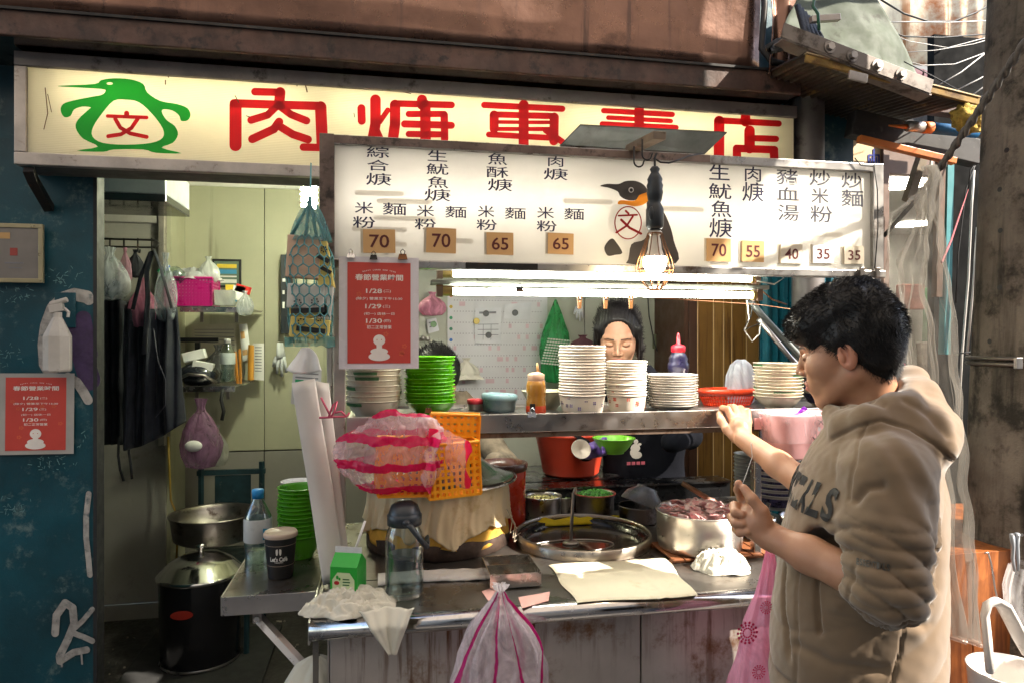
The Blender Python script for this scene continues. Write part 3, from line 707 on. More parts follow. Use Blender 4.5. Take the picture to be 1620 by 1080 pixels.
# counter
CX0, CX1 = at(491, 990, 1.52).x, 1.28
def arc_strip(b, x0, x1, prof):
    b.grid(lambda u, v: (x0 + (x1 - x0) * u, *prof[int(round(v * (len(prof) - 1)))]), 2, len(prof))
ct = thing('counter', 'stainless steel street food counter with rounded front edge', 'counter', (.5, 1.52, 0))
MB().bb(CX0, CX1, 1.548, 2.36, CTZ - .03, CTZ).build('counter_top', mat('counter_steel', (.25, .225, .205), .32, .9, var=.2, vs=3, dirt=((.10, .07, .05), .3, 14), bump=.12, bs=60, rv=.1), ct)
b = MB(); pr = [(1.5479, CTZ + .0005)] + [(1.545 - .022 * math.sin(a), CTZ - .020 + .0205 * math.cos(a)) for a in [math.pi * i / 10 for i in range(11)]] + [(1.575, CTZ - .042)]
arc_strip(b, CX0 - .004, CX1, pr); b.build('rolled_edge', mat('edge_steel', (.55, .52, .51), .2, 1, var=.1, vs=8, dirt=((.2, .16, .14), .2, 14), bump=.06, bs=16), ct, smooth=True, solid=.002)
MB().bb(CX0 - .006, CX0 - .002, 1.53, 2.3, CTZ - .045, CTZ + .003).build('end_lip', M_steel, ct)
MB().bb(CX0 + .01, at(770, 900, 1.8).x, 1.78, 1.782, CTZ + .0005, CTZ + .0015).build('seam', M_black, ct)
M_front = mat('scratched_front_sheet', (.50, .45, .42), .45, .5, var=.2, vs=3, dirt=((.20, .085, .03), .42, 7), streak=((.14, .06, .025), .5, 42), bump=.15, bs=16)
fx = [CX0 + .035, at(843, 1040, 1.575).x, at(1014, 1040, 1.575).x, CX1]
for i in range(3):
    MB().bb(fx[i] + .002, fx[i + 1] - .002, 1.575, 1.585, .05, CTZ - .044).build('front_panel', M_front, ct, bevel=.002)
MB().bb(fx[1] - .006, fx[1] + .004, 1.570, 1.574, .05, CTZ - .044).build('rusty_seam', mat('seam_rust', (.12, .05, .02), .8), ct)
MB().bb(CX0 + .035, CX1, 1.5855, 2.3, .05, .09).build('base', M_blackmetal, ct)
MB().bb(CX0 + .03, CX0 + .034, 1.59, 2.3, .05, CTZ - .032).build('side_panel', M_front, ct)
MB().bb(CX1 - .005, CX1, 1.59, 2.3, .091, CTZ - .032).build('side_panel', M_front, ct)
# black splash panel between the stoves and the cook
c = at(900, 760, 2.36)
MB().bb(CX0 + .3, CX1, 2.362, 2.372, .3, CTZ + .085).build('back_splash', mat('stove_black', (.03, .03, .032), .3, .7), ct)
MB().bb(CX0 + .3, CX1, 2.35, 2.45, CTZ + .086, CTZ + .092).build('back_ledge', mat('ledge_steel', (.2, .2, .2), .25, 1), ct)
# side table with folding arm
wt = thing('side_table', 'low stainless side table left of the counter on a folding arm', 'table', (at(430, 940, 1.735).x, 1.735, CTZ - .02))
WX0 = at(351, 945, 1.735).x
MB().bb(WX0, CX0 - .008, 1.737, 2.14, CTZ - .006, CTZ - .002).build('table_top', MATS['counter_steel'], wt)
MB().bb(WX0, CX0 - .008, 1.732, 1.7365, CTZ - .046, CTZ - .001).build('front_apron', M_steel, wt, bevel=.001)
MB().bb(WX0 - .003, WX0 - .0005, 1.737, 2.14, CTZ - .046, CTZ - .001).build('side_apron', M_steel, wt)
a0, a1 = at(408, 975, 1.77), at(500, 1075, 1.66)
MB().tube([a0, a1], .013, 4, flat=.4).build('folding_arm', M_steel, wt)
MB().box(a0 + Vector((0, 0, .01)), (.022, .02, .045)).build('hinge', M_steel_d, wt, bevel=.002)
MB().cyl(a0 + Vector((0, -.018, 0)), a0 + Vector((0, -.008, 0)), .007, 8).build('bolt', M_steel_b, wt)
p = at(500, 1010, 1.56)
tag(MB().bb(p.x - .006, p.x + .006, 1.55, 1.557, at(500, 1078, 1.56).z, CTZ - .03).build('hanging_strap', mat('dark_strap', (.12, .11, .10), .7, dirt=((.03, .03, .03), .4, 30))), 'flat dark metal strap hanging below the counter corner', 'strap')

# ------------------------------------------------------------------ fluorescent tubes
M_fl = glow('fluorescent_glow', (.98, 1, .90), 24)
M_batten = mat('batten_enamel', (.30, .32, .28), .5, var=.1, dirt=((.1, .09, .07), .3, 14))
for (x0, y0, x1, y1, Y, lab) in ((700, 433, 1200, 441, 1.93, 'upper fluorescent tube lamp above the shelf'), (700, 460, 1203, 468, 1.84, 'lower fluorescent tube lamp above the bowls')):
    a_, b_ = at(x0, y0, Y), at(x1, y1, Y); z = (a_.z + b_.z) / 2 - .0
    ft = thing('tube_lamp', lab, 'lamp', ((a_.x + b_.x) / 2, Y, z), group='fluorescent tube lamps')
    MB().bb(a_.x - .03, b_.x + .03, Y + .0, Y + .045, z + .018, z + .030).build('batten', M_batten, ft, bevel=.002)
    MB().cyl((a_.x + .028, Y, z), (b_.x - .028, Y, z), .0095, 14).build('tube', M_fl, ft, smooth=False)
    for s_, e_ in ((a_.x, 1), (b_.x, -1)):
        MB().cyl((s_, Y, z), (s_ + e_ * .028, Y, z), .0132, 12).build('tube_cap', mat('burnt_cap', (.35, .25, .08), .4, .4), ft)
        MB().bb(s_ - .016, s_ + .0, Y - .014, Y + .016, z - .016, z + .0165).build('lamp_holder', mat('brown_holder', (.16, .10, .07), .5), ft)
rd = MB().bb(at(700, 448, 1.88).x, at(1203, 450, 1.88).x, 1.875, 1.885, at(900, 449, 1.88).z - .003, at(900, 449, 1.88).z + .004)
tag(rd.build('tube_rail', M_blackmetal), 'thin dark rail running between the two fluorescent tubes', 'rail')
# clips
def clip(x, y, Y, lab, m=None, wood=False, s=1):
    c = at(x, y, Y)
    if wood:
        t = thing('clothes_peg', lab, 'clothes peg', (c.x, Y, c.z - .02), group='wooden pegs on the wire')
        for e in (-1, 1): MB().box(c + Vector((e * .0035, 0, 0)), (.0045, .008, .044), Matrix.Rotation(e * .08, 3, 'Y')).build('peg_arm', mat('peg_wood', (.55, .28, .12), .5), t, bevel=.001)
        MB().cyl(c + Vector((-.006, -.002, .004)), c + Vector((.006, -.002, .004)), .0028, 8).build('peg_spring', M_steel_b, t)
    else:
        t = thing('binder_clip', lab, 'clip', (c.x, Y, c.z), group='metal binder clips')
        k = .001 * s
        MB().prism([c + Vector((-11 * k, -5 * k, 0)), c + Vector((11 * k, -5 * k, 0)), c + Vector((8 * k, -2 * k, 13 * k)), c + Vector((-8 * k, -2 * k, 13 * k))], (0, 9 * k, 0)).build('clip_body', m, t)
        MB().tube([c + Vector((-3 * k, -6 * k, 10 * k)), c + Vector((-5 * k, -7 * k, 18 * k)), c + Vector((0, -7 * k, 23 * k)), c + Vector((5 * k, -7 * k, 18 * k)), c + Vector((3 * k, -6 * k, 10 * k))], 1.1 * k, 6).build('clip_handle', M_chrome if m is M_steel_b else M_blackmetal, t)
clip(822, 462, 1.82, 'black binder clip on the lower fluorescent tube', M_black)
clip(841, 659, 1.775, 'silver binder clip on the shelf lip below the sauce bottle', M_steel_b, s=1.1)
clip(555, 408, 1.75, 'silver binder clip at the menu board corner left of the poster', M_steel_b, s=.9)
clip(591, 411, 1.748, 'dark binder clip holding the left of the red poster', M_blackmetal, s=.9)
clip(637, 411, 1.748, 'brown binder clip holding the right of the red poster', mat('brown_clip', (.2, .08, .03), .4, .6), s=1.1)
clip(678, 652, 1.77, 'rust brown clip on the shelf above the pink bag', MATS['brown_clip'], s=.9)
for x, lab in ((917, 'wooden clothes peg farthest left on the wire'), (958, 'wooden clothes peg over the woman, middle of three'), (998, 'wooden clothes peg nearest the caged bulb')):
    clip(x, 476, 1.80, lab, wood=True)
tag(MB().tube([at(690, 452, 1.81), at(850, 461, 1.81), at(1000, 469, 1.81), at(1200, 482, 1.81), at(1250, 489, 1.81)], .001, 5).build('peg_wire', M_cage), 'thin copper wire carrying the wooden clothes pegs', 'wire')

# ------------------------------------------------------------------ red holiday poster
def poster(lab, c, w, h, sheet, rot=0, grp='red holiday hours posters'):
    t = thing('holiday_poster', lab, 'poster', c, (0, rot, 0), grp)
    Y0 = Vector((0, -.002, 0))
    MB().bb(-w / 2, w / 2, 0, .0015, -h / 2, h / 2).build('sleeve', sheet, t, local=True)
    rw_, rh = w * .79, h * .90
    MB().bb(-rw_ / 2, rw_ / 2, -.0012, -.0002, -rh / 2, rh / 2).build('red_sheet', mat('poster_red', (.55, .060, .045), .55, var=.05), t, local=True)
    b = MB()
    def wr(s, x, z, ww=None, hh=None, bold=.008): write(b, s, (x * w, -.0016, z * h), EX, EZ, ww * w if ww else None, hh * h if hh else None, bold)
    wr('春節營業時間', .0, .315, .60, .060, .018)
    wr('1/28', -.065, .195, .20, .040, .015); wr('(二)', .10, .192, .09, .028)
    wr('(除夕) 營業至下午15:30', 0, .125, .58, .030)
    wr('1/29', -.075, .058, .20, .040, .015); wr('(三)', .09, .055, .09, .028)
    wr('(初一) 店休一日', 0, -.01, .38, .028)
    wr('1/30', -.065, -.072, .20, .040, .015); wr('(四)', .10, -.074, .09, .028)
    wr('初二正常營業', 0, -.128, .31, .032)
    s = 'HAPPY LUNAR NEW YEAR'
    for i, ch in enumerate(s):
        if ch == ' ': continue
        a = (i - 9.5) / 9.5
        write(b, ch, (a * .20 * w, -.0016, (.385 - .018 * a * a) * h), EX, EZ, None, .012 * h, .02)
    tag(b.build('lettering', mat('poster_print_white', (.80, .74, .70), .6), t, local=True), kind='stuff')
    b = MB()
    def pl(x, z, rx, rz, k):
        n = 24; b.add([(x * w + rx * w * math.cos(2 * math.pi * i / n), -.0018 - k * .0002, z * h + rz * w * math.sin(2 * math.pi * i / n)) for i in range(n)], [tuple(range(n))])
    for i, (x, z, rx, rz) in enumerate(((0, -.245, .075, .07), (0, -.30, .035, .07), (.0, -.345, .11, .045), (.0, -.39, .135, .055))): pl(x, z, rx, rz, i)
    b.build('snake_print', MATS['poster_print_white'], t, local=True)
    b = MB()
    for (x, z) in ((-.028, -.24), (.028, -.24)): pl(x, z, .006, .006, 6)
    b.build('snake_eyes', MATS['poster_red'], t, local=True)
    b = MB()
    for i in range(9):
        x, z = random.uniform(-.34, .34), random.uniform(-.42, .2); r0 = .028 * w
        for j in range(5): pl(x + .022 * math.cos(j * 1.256), z + .015 * math.sin(j * 1.256), .012, .012, -2)
    tag(b.build('flower_print', mat('poster_flower_print', (.60, .10, .05), .6), t, local=True), kind='stuff')
    return t
M_sleeve = mat('white_sleeve', (.70, .66, .70), .25, var=.03)
c = at(600, 495, 1.757); poster('red holiday hours poster clipped below the menu board', (c.x, 1.757, c.z), sz(124, c), sz(176, c), M_sleeve)
c = at(57, 654, 2.59); poster('red holiday hours poster stuck on the teal wall', (c.x, 2.59, c.z), sz(100, c) * 1.09, sz(128, c) * 1.0, MATS['paint_scratches'] if 0 else mat('old_sleeve', (.40, .38, .36), .4), .01)

# ------------------------------------------------------------------ stacks of bowls and plates
def bowl_prof(r, h, rb, th=.002, rim=.003, foot=.004):
    """open bowl or plate, outer side then inner side"""
    o = []
    for i in range(9):
        u = i / 8; o.append((rb + (r - rb) * (u ** .75), foot + (h - foot) * u))
    return [(rb * .98, 0), (rb, foot * .5)] + o + [(r + rim, h - .0005), (r + rim, h + rim * .6), (r - th * .5, h + rim * .7)] + [(max(.001, q - th), z + th * .8) for q, z in o[::-1]] + [(.0005, foot + th)]
def stack(name, cat, group, mesh_parts, c, dz, n, lab, jit=.0012, tilt=.01, ry=None, start=None):
    """n copies standing in one another from the bottom up; lab(i from the top) gives the label"""
    proto = None
    for k in range(n):
        i = n - 1 - k
        loc = Vector(c) + Vector((random.uniform(-jit, jit), random.uniform(-jit, jit), dz * k))
        rot = (random.uniform(-tilt, tilt), random.uniform(-tilt, tilt), random.uniform(0, 6.28) if ry is None else ry)
        if proto is None:
            proto = thing(name, lab(i), cat, loc, rot, group)
            for nm, mb, m, sm in mesh_parts:
                q_ = mb.build(nm, m, proto, smooth=sm, local=True)
                if nm == 'flower_print': q_['kind'] = 'stuff'
        else: dup(proto, loc, lab(i), rot)
    return proto
def onshelf(x, Y=1.87): # bottom centre of something standing on the shelf
    return Vector((at(x, 650, Y).x, Y, SHZ - .006))
M_pb = mat('cream_paper_bowl', (.74, .66, .56), .45, var=.04)
M_print = mat('bowl_flower_print', (.45, .08, .05), .6, var=.5, vs=60)
M_print2 = mat('bowl_butterfly_print', (.10, .07, .22), .6, var=.5, vs=60)
def blooms(r0, r1, z0, z1, n, seed, s=.005):
    rr = random.Random(seed); b = MB()
    for k in range(n):
        a = 2 * math.pi * k / n + rr.uniform(-.2, .2); u = rr.uniform(.25, .7); z = z0 + (z1 - z0) * u; r = r0 + (r1 - r0) * u ** .75 + .0012
        ca, sa = math.cos(a), math.sin(a); n_ = Vector((ca, sa, -.2)); ex = Vector((-sa, ca, 0)); ez = Vector((0, 0, 1))
        for j in range(4):
            t = j * 1.57 + .785; q = Vector((r * ca, r * sa, z)) + (ex * math.cos(t) + ez * math.sin(t)) * s * .7
            b.add([q + (ex * math.cos(i * 1.05) + ez * math.sin(i * 1.05)) * s * .45 + n_ * .0002 for i in range(6)], [tuple(range(6))])
    return b
def rimtube(r, z, t):
    return MB().lathe([(r + t * math.cos(a), z + t * math.sin(a)) for a in [2 * math.pi * i / 8 for i in range(9)]], n=40)
def paper(r, h, rb): return [('bowl', MB().lathe(bowl_prof(r, h, rb, .0008, .0006, .001), n=40), M_pb, True), ('rolled_rim', rimtube(r, h, .0027), mat('paper_rim', (.80, .73, .65), .4), True)]
k1 = sz(1, onshelf(920))
pa = paper(36 * k1, 28 * k1, 31 * k1)
tall_c = onshelf(921, 1.875); dzp = 4.45 * k1
stack('paper_bowl', 'paper bowl', 'tall stack of paper bowls', pa + [('flower_print', blooms(31 * k1, 36 * k1, 0, 26 * k1, 9, 3), M_print2, False)], tall_c, dzp, 18, lambda i: 'cream paper bowl, %s in the tall stack left of the woman' % ORD[i])
k2 = sz(1, onshelf(990))
pa2 = paper(31 * k2, 26 * k2, 27 * k2)
stack('paper_bowl', 'paper bowl', 'shorter stack of paper bowls', pa2 + [('flower_print', blooms(27 * k2, 31 * k2, 0, 24 * k2, 8, 5), M_print, False)], onshelf(991, 1.885), 4.35 * k2, 13, lambda i: 'cream paper bowl, %s in the shorter stack in front of the woman' % ORD[i])
M_pw = mat('white_melamine', (.70, .66, .61), .3, var=.03)
k3 = sz(1, onshelf(1064))
stack('white_plate', 'plate', 'stack of white plates', [('plate', MB().lathe(bowl_prof(39 * k3, 9 * k3, 26 * k3, .0015, .0012), n=44), M_pw, True)], onshelf(1064, 1.885), 3.95 * k3, 13, lambda i: 'white plate, %s in the stack beside the paper bowls' % ORD[i])
M_pc = mat('cream_melamine', (.66, .60, .47), .3, var=.05)
M_pg2 = mat('green_glaze_mark', (.05, .16, .06), .4, var=.4, vs=40)
def patch(r0, r1, z0, z1, a0, a1):
    b = MB(); b.grid(lambda u, v: ((r0 + (r1 - r0) * v) * math.cos(a0 + (a1 - a0) * u), (r0 + (r1 - r0) * v) * math.sin(a0 + (a1 - a0) * u), z0 + (z1 - z0) * v), 14, 3); return b
k4 = sz(1, onshelf(1230))
cp = bowl_prof(37 * k4, 20 * k4, 20 * k4, .002, .002)
stack('green_marked_bowl', 'bowl', 'cream bowls beside the red basket', [('bowl', MB().lathe(cp, n=44), M_pc, True), ('green_mark', patch(36.3 * k4, 37.9 * k4, 15 * k4, 18.2 * k4, 0, .9), M_pg2, True)], onshelf(1231, 1.88), 5.1 * k4, 11, lambda i: 'cream bowl with green mark, %s in the stack beside the red basket' % ORD[i], jit=.0015)
k5 = sz(1, onshelf(592, 1.9))
stack('green_marked_bowl', 'bowl', 'cream bowls under the red poster', [('bowl', MB().lathe(bowl_prof(43 * k5, 24 * k5, 30 * k5, .002, .002), n=44), M_pc, True), ('green_mark', patch(42.2 * k5, 44 * k5, 17 * k5, 22 * k5, 0, .9), M_pg2, True)], onshelf(592, 1.90), 8.0 * k5, 8, lambda i: 'cream bowl with green mark, %s in the stack under the red poster' % ORD[i], jit=.0015)
M_lime = mat('lime_plastic', (.13, .50, .006), .3, var=.08)
k6 = sz(1, onshelf(680, 1.92))
stack('lime_bowl', 'bowl', 'lime green bowls on the shelf', [('bowl', MB().lathe(bowl_prof(39 * k6, 18 * k6, 24 * k6, .002, .002), n=44), M_lime, True)], onshelf(680, 1.92), 5.5 * k6, 14, lambda i: 'lime green bowl, %s in the shelf stack right of the poster' % ORD[i], jit=.003, tilt=.03)
k6b = sz(1, onshelf(672, 2.0))
M_navyb = mat('navy_patterned_glaze', (.05, .05, .13), .3, var=.8, vs=60)
M_wg = mat('white_glaze', (.62, .62, .60), .25, var=.05)
def navy(k, r, h, rb):
    return [('bowl', MB().lathe(bowl_prof(r * k, h * k, rb * k, .002, .0015), n=44), M_wg, True), ('blue_band', MB().lathe([((rb + (r - rb) * u ** .75) * k + .0011, h * k * u) for u in (.25, .4, .55, .7, .82)], n=44), M_navyb, True)]
k7 = sz(1, onshelf(1300))
stack('blue_banded_bowl', 'bowl', 'blue banded bowls on the shelf', navy(k7, 36, 27, 18), onshelf(1304, 1.90), 12 * k7, 4, lambda i: 'white bowl with navy band, %s on the shelf behind the man' % ORD[i])
low = lambda x, y, Y: at(x, y, Y)
c = low(1186, 800, 2.12); k8 = sz(1, c)
lowz = c.z
stack('grey_bowl', 'bowl', 'dark stack of bowls below the shelf', [('bowl', MB().lathe(bowl_prof(24 * k8, 22 * k8, 15 * k8, .0015, .001), n=36), mat('grey_melamine', (.36, .36, .32), .4), True)], c, 5.6 * k8, 12, lambda i: 'grey green bowl, %s in the low stack behind the mans hand' % ORD[i])
c = low(1228, 803, 2.02); k9 = sz(1, c)
stack('blue_banded_bowl', 'bowl', 'blue banded bowls below the shelf', navy(k9, 37, 25, 20), c, 9.0 * k9, 8, lambda i: 'white bowl with navy band, %s in the low stack under the shelf' % ORD[i])
# low steel stand with those stacks on
ls = thing('steel_stand', 'small steel stand right of the meat pot under the low bowls', 'stand', (at(1240, 820, 2.0).x, 1.9, CTZ))
x0, x1 = at(1160, 808, 2.0).x, 1.27
MB().bb(x0, x1, 1.86, 2.3, lowz - .012, lowz - .008).build('stand_top', M_steel, ls)
MB().bb(x0, x1, 1.855, 1.8595, lowz - .045, lowz - .006).build('stand_apron', M_steel_b, ls)
for xx in (x0 + .012, x1 - .012):
    for yy in (1.88, 2.28): MB().cyl((xx, yy, CTZ + .001), (xx, yy, lowz - .013), .008, 10).build('leg', M_steel, ls)
# three small cups with tongs on the stand
for x, y, lab in ((1205, 812, 'small steel cup left on the stand with a black handle'), (1255, 808, 'small steel cup on the stand near the mans sleeve')):
    c = at(x, y, 1.90); c.z = lowz - .008; k = sz(1, c)
    t = thing('steel_cup', lab, 'cup', c, group='small steel cups on the stand')
    MB().lathe([(17 * k, 0), (21 * k, 17 * k), (22 * k, 17 * k), (18 * k, 1 * k), (0, 1 * k)], n=28).build('cup', M_steel_b, t, smooth=True, local=True)
    MB().tube([(0, 0, 4 * k), (4 * k, 0, 16 * k), (12 * k, 0, 38 * k)], [2.2 * k, 2.2 * k, 3.5 * k], 6).build('handle', M_black, t, local=True)

# ------------------------------------------------------------------ more things on the shelf
c = onshelf(848, 1.86); k = sz(1, c)
t = thing('sauce_bottle', 'clear squeeze bottle of brown sauce with a tapered nozzle', 'bottle', c)
MB().lathe([(0, .001), (14 * k, .001), (15.5 * k, 3 * k), (15.5 * k, 20 * k), (14.5 * k, 26 * k), (15.5 * k, 32 * k), (15.5 * k, 44 * k), (14 * k, 51 * k), (12.5 * k, 53 * k)], n=28).build('bottle_wall', mat('sauce_brown', (.42, .19, .03), .25, var=.15, coat=.5), t, smooth=True, local=True)
MB().lathe([(0, .0005), (15.6 * k, .0005), (16 * k, 4 * k), (15.9 * k, 12 * k), (15.7 * k, 13 * k)], n=28).build('red_sauce', mat('sauce_red', (.55, .06, .02), .3), t, smooth=True, local=True)
MB().lathe([(13 * k, 52 * k), (13.5 * k, 54 * k), (13.5 * k, 62 * k), (10 * k, 64 * k), (3 * k, 66 * k)], n=28).build('cap', mat('milky_cap', (.65, .40, .28), .4), t, smooth=True, local=True)
MB().tube([(3 * k, 0, 64 * k), (2.5 * k, 0, 72 * k), (1.5 * k, 0, 80 * k)], [3 * k, 2.2 * k, 1.2 * k], 10).build('nozzle', mat('nozzle_tan', (.6, .32, .12), .4), t, smooth=True, local=True)
MB().bb(-13 * k, -5 * k, -15.9 * k, -15.2 * k, 5 * k, 17 * k).build('label_tag', M_black, t, local=True)
c = onshelf(1073, 1.97); k = sz(1, c)
t = thing('sauce_bottle', 'purple squeeze bottle with a red pointed cap', 'bottle', c)
MB().lathe([(0, 0), (14 * k, 0), (15 * k, 3 * k), (15 * k, 58 * k), (16.5 * k, 60 * k), (16.5 * k, 68 * k), (14 * k, 72 * k), (15 * k, 76 * k), (11 * k, 84 * k), (9.5 * k, 86 * k)], n=28).build('bottle_wall', mat('purple_plastic', (.016, .013, .045), .35, coat=.1), t, smooth=True, local=True)
MB().lathe([(10.5 * k, 86 * k), (11.5 * k, 88 * k), (11.5 * k, 95 * k), (9 * k, 97 * k), (3.5 * k, 99 * k), (2.6 * k, 112 * k), (1.5 * k, 116 * k), (0, 116.5 * k)], n=24).build('cap', mat('red_cap', (.45, .006, .02), .35, coat=.2), t, smooth=True, local=True)
c = onshelf(789, 1.93); k = sz(1, c)
t = thing('blue_tub', 'translucent blue plastic tub with a tilted lid', 'tub', c, (0, .05, 0))
MB().lathe([(0, .001), (25 * k, .001), (27 * k, 22 * k), (27.5 * k, 23 * k)], n=36).build('tub', mat('blue_tub_plastic', (.13, .24, .28), .3, var=.2, trans=0), t, smooth=True, local=True)
MB().lathe([(28 * k, 19 * k), (28.5 * k, 20 * k), (28.5 * k, 27 * k), (25 * k, 29 * k), (0, 29 * k)], n=36).build('lid', mat('blue_lid', (.22, .36, .40), .3), t, smooth=True, local=True)
c = onshelf(752, 1.97); k = sz(1, c)
t = thing('red_lid_jar', 'small jar with a dark red lid beside the blue tub', 'jar', c)
MB().lathe([(0, 0), (12 * k, 0), (12 * k, 12 * k)], n=24).build('jar', mat('jar_pale', (.5, .4, .36), .3), t, smooth=True, local=True)
MB().lathe([(13 * k, 11 * k), (13.5 * k, 12 * k), (13.5 * k, 18 * k), (12 * k, 19 * k), (0, 19 * k)], n=24).build('lid', mat('dark_red_lid', (.40, .02, .03), .3), t, smooth=True, local=True)
c = onshelf(862, 1.99); k = sz(1, c)
tag(MB().lathe(bowl_prof(36 * k, 28 * k, 20 * k, .002, .002), c, n=40).build('cream_bowl', mat('old_cream_bowl', (.45, .42, .28), .35), smooth=True), 'old cream bowl behind the brown sauce bottle', 'bowl')
M_redb = mat('red_basket_plastic', (.70, .045, .008), .3, coat=.2)
c = onshelf(1150, 1.99); k = sz(1, c)
t = thing('red_basket', 'shallow red plastic colander basket on the shelf', 'basket', c)
b = MB(); N = 56
for i in range(N):
    a = 2 * math.pi * i / N; ca, sa = math.cos(a), math.sin(a)
    b.tube([(38 * k * ca, 24 * k * sa, 1 * k), (46 * k * ca, 30 * k * sa, 18 * k)], .7 * k, 4, cap=False)
for z, q in ((1, 0), (6, .25), (11, .5), (16, .8)):
    b.tube([((38 + 8 * q) * k * math.cos(a), (24 + 6 * q) * k * math.sin(a), z * k) for a in [2 * math.pi * i / N for i in range(N + 1)]], .8 * k, 4, cap=False)
tag(b.build('basket_mesh', M_redb, t, local=True), kind='stuff')
MB().lathe([(44, 17), (48, 18), (49, 22), (48, 26), (43, 27), (42, 25), (44, 18)], n=48, mtx=Matrix.Diagonal((k, k * .66, k))).build('rim', M_redb, t, smooth=True, local=True)
MB().lathe([(.1, 1), (37, 1)], n=40, mtx=Matrix.Diagonal((k, k * .66, k))).build('base', M_redb, t, local=True)

# pale plastic bag behind the cream bowls
def bag(name, lab, c, prof, m, folds=9, amp=.12, seed=0, n=72, sq=(1, 1), lump=.02, cat='bag', tail=None, grp=None, parent=None, lean=(0, 0)):
    """prof [(radius, z, fold share)], bottom up, in metres about c"""
    P = []
    for i in range(len(prof) - 1):
        for j in range(3):
            u = j / 3; P.append(tuple(prof[i][q] + (prof[i + 1][q] - prof[i][q]) * u for q in range(3)))
    P.append(prof[-1]); zt = prof[-1][1] or 1
    b = MB(); vs = []
    for i, (r, z, fa) in enumerate(P):
        for k_ in range(n):
            a = 2 * math.pi * k_ / n
            f = 1 + amp * fa * (math.sin(folds * a + seed + 2 * noise.noise(Vector((math.cos(a), math.sin(a), seed)))) + .6 * math.sin(folds * 2.3 * a + seed * 2)) + lump * 8 * noise.noise(Vector((math.cos(a) * 1.3 + seed, math.sin(a) * 1.3, z * 9)))
            vs.append(Vector((c[0] + r * f * math.cos(a) * sq[0] + lean[0] * z, c[1] + r * f * math.sin(a) * sq[1] + lean[1] * z, c[2] + z + noise.noise(Vector((math.cos(a) + seed, math.sin(a), z * 6))) * r * .10)))
    fs = [(i * n + q, i * n + (q + 1) % n, (i + 1) * n + (q + 1) % n, (i + 1) * n + q) for i in range(len(P) - 1) for q in range(n)]
    b.add(vs, fs); o = b.build(name, m, parent, smooth=True)
    if parent is None: tag(o, lab, cat, grp)
    return o
c = onshelf(1172, 2.03); k = sz(1, c)
bag('plastic_bag', 'pale blue plastic bag slumped behind the cream bowls', c, [(.001, 0, 0), (18 * k, 1 * k, .5), (24 * k, 20 * k, .5), (22 * k, 45 * k, .7), (15 * k, 62 * k, 1), (6 * k, 70 * k, 1)], film('blue_white_film', (.60, .63, .70), .8), 5, .08, 2)

# pink bin lined with a bag, hanging on the shelf lip
c = at(1262, 722, 1.70); k = sz(1, c)
pk = thing('pink_tub', 'pink smiling tub lined with clear plastic hooked on the shelf end', 'tub', c)
def sup(a, p=3.2):
    ca, sa = math.cos(a), math.sin(a); return (abs(ca) ** p + abs(sa) ** p) ** (-1 / p)
M_pink = mat('pink_tub_plastic', (.78, .42, .44), .4, var=.05)
MB().lathe([(.1, 0), (44, 0), (48, 3), (56, 66), (58, 68), (56, 70), (53, 68), (46, 4), (.1, 3)], n=64, fn=lambda a, i: sup(a, 4), mtx=Matrix.Diagonal((k, k * .62, k))).build('tub', M_pink, pk, smooth=True, local=True)
b = MB()
for (x, z, rx, rz) in ((13, 48, 2.6, 3.6), (31, 46, 2.6, 3.6)):
    b.add([Vector((x + rx * math.cos(i * .45), -35.6, z + rz * math.sin(i * .45))) * k for i in range(14)], [tuple(range(14))])
b.build('printed_eyes', mat('grey_print', (.35, .33, .35)), pk, local=True)
M_dk = mat('dark_print', (.06, .04, .05))
b = MB().tube([Vector((x, -34.9, z)) * k for x, z in ((3, 36), (6, 32), (13, 29.5), (20, 29), (26, 31))], 1.0 * k, 6); b.build('handle_slot', M_dk, pk, local=True)
b = MB()
for pts in (((10, 62), (15, 60), (20, 62)), ((15, 60), (12, 55)), ((15, 60), (19, 55), (21, 57))): b.tube([Vector((x, -36.6, z)) * k for x, z in pts], .7 * k, 5)
b.build('printed_nose', M_dk, pk, local=True)
M_liner = film('pink_liner_film', (.86, .74, .78), .26, ws=16)
def liner(a, i): return sup(a, 4) * (1 + .03 * math.sin(9 * a + i) + .05 * noise.noise(Vector((math.cos(a) * 2, math.sin(a) * 2, i * .5))))
MB().lathe([(34, 30), (47, 45), (54, 64), (58, 73), (61, 73), (62, 66), (60, 54), (57, 38), (55, 26)], n=96, fn=liner, mtx=Matrix.Diagonal((k, k * .62, k))).build('bag_liner', M_liner, pk, smooth=True, local=True)
b = MB()
b.grid(lambda u, v: Vector((-36 + 74 * u, -14 + 34 * v, 58 + 7 * noise.noise(Vector((u * 7, v * 7, 3))) + 9 * noise.noise(Vector((u * 3, v * 3, 8))) + 5)) * k, 34, 18)
b.build('crumpled_plastic', film('pink_white_film', (.80, .55, .66), .85, ws=30), pk, smooth=True, local=True)
p = lambda x, y, z: Vector((x, y, z)) * k
MB().tube([p(-27, -20, 66), p(-17, -19, 68), p(-11, -18, 71), p(-5, -17, 74), p(4, -15, 79)], [3.2 * k, 3 * k, 2 * k, 3.2 * k, 4 * k], 10, flat=.35).build('purple_spoon', mat('purple_spoon_plastic', (.25, .02, .50), .3), pk, smooth=True, local=True)
MB().bb(-70 * k, -50 * k, 8 * k, 10 * k, 44 * k, 62 * k).build('hanger_plate', M_pink, pk, local=True)

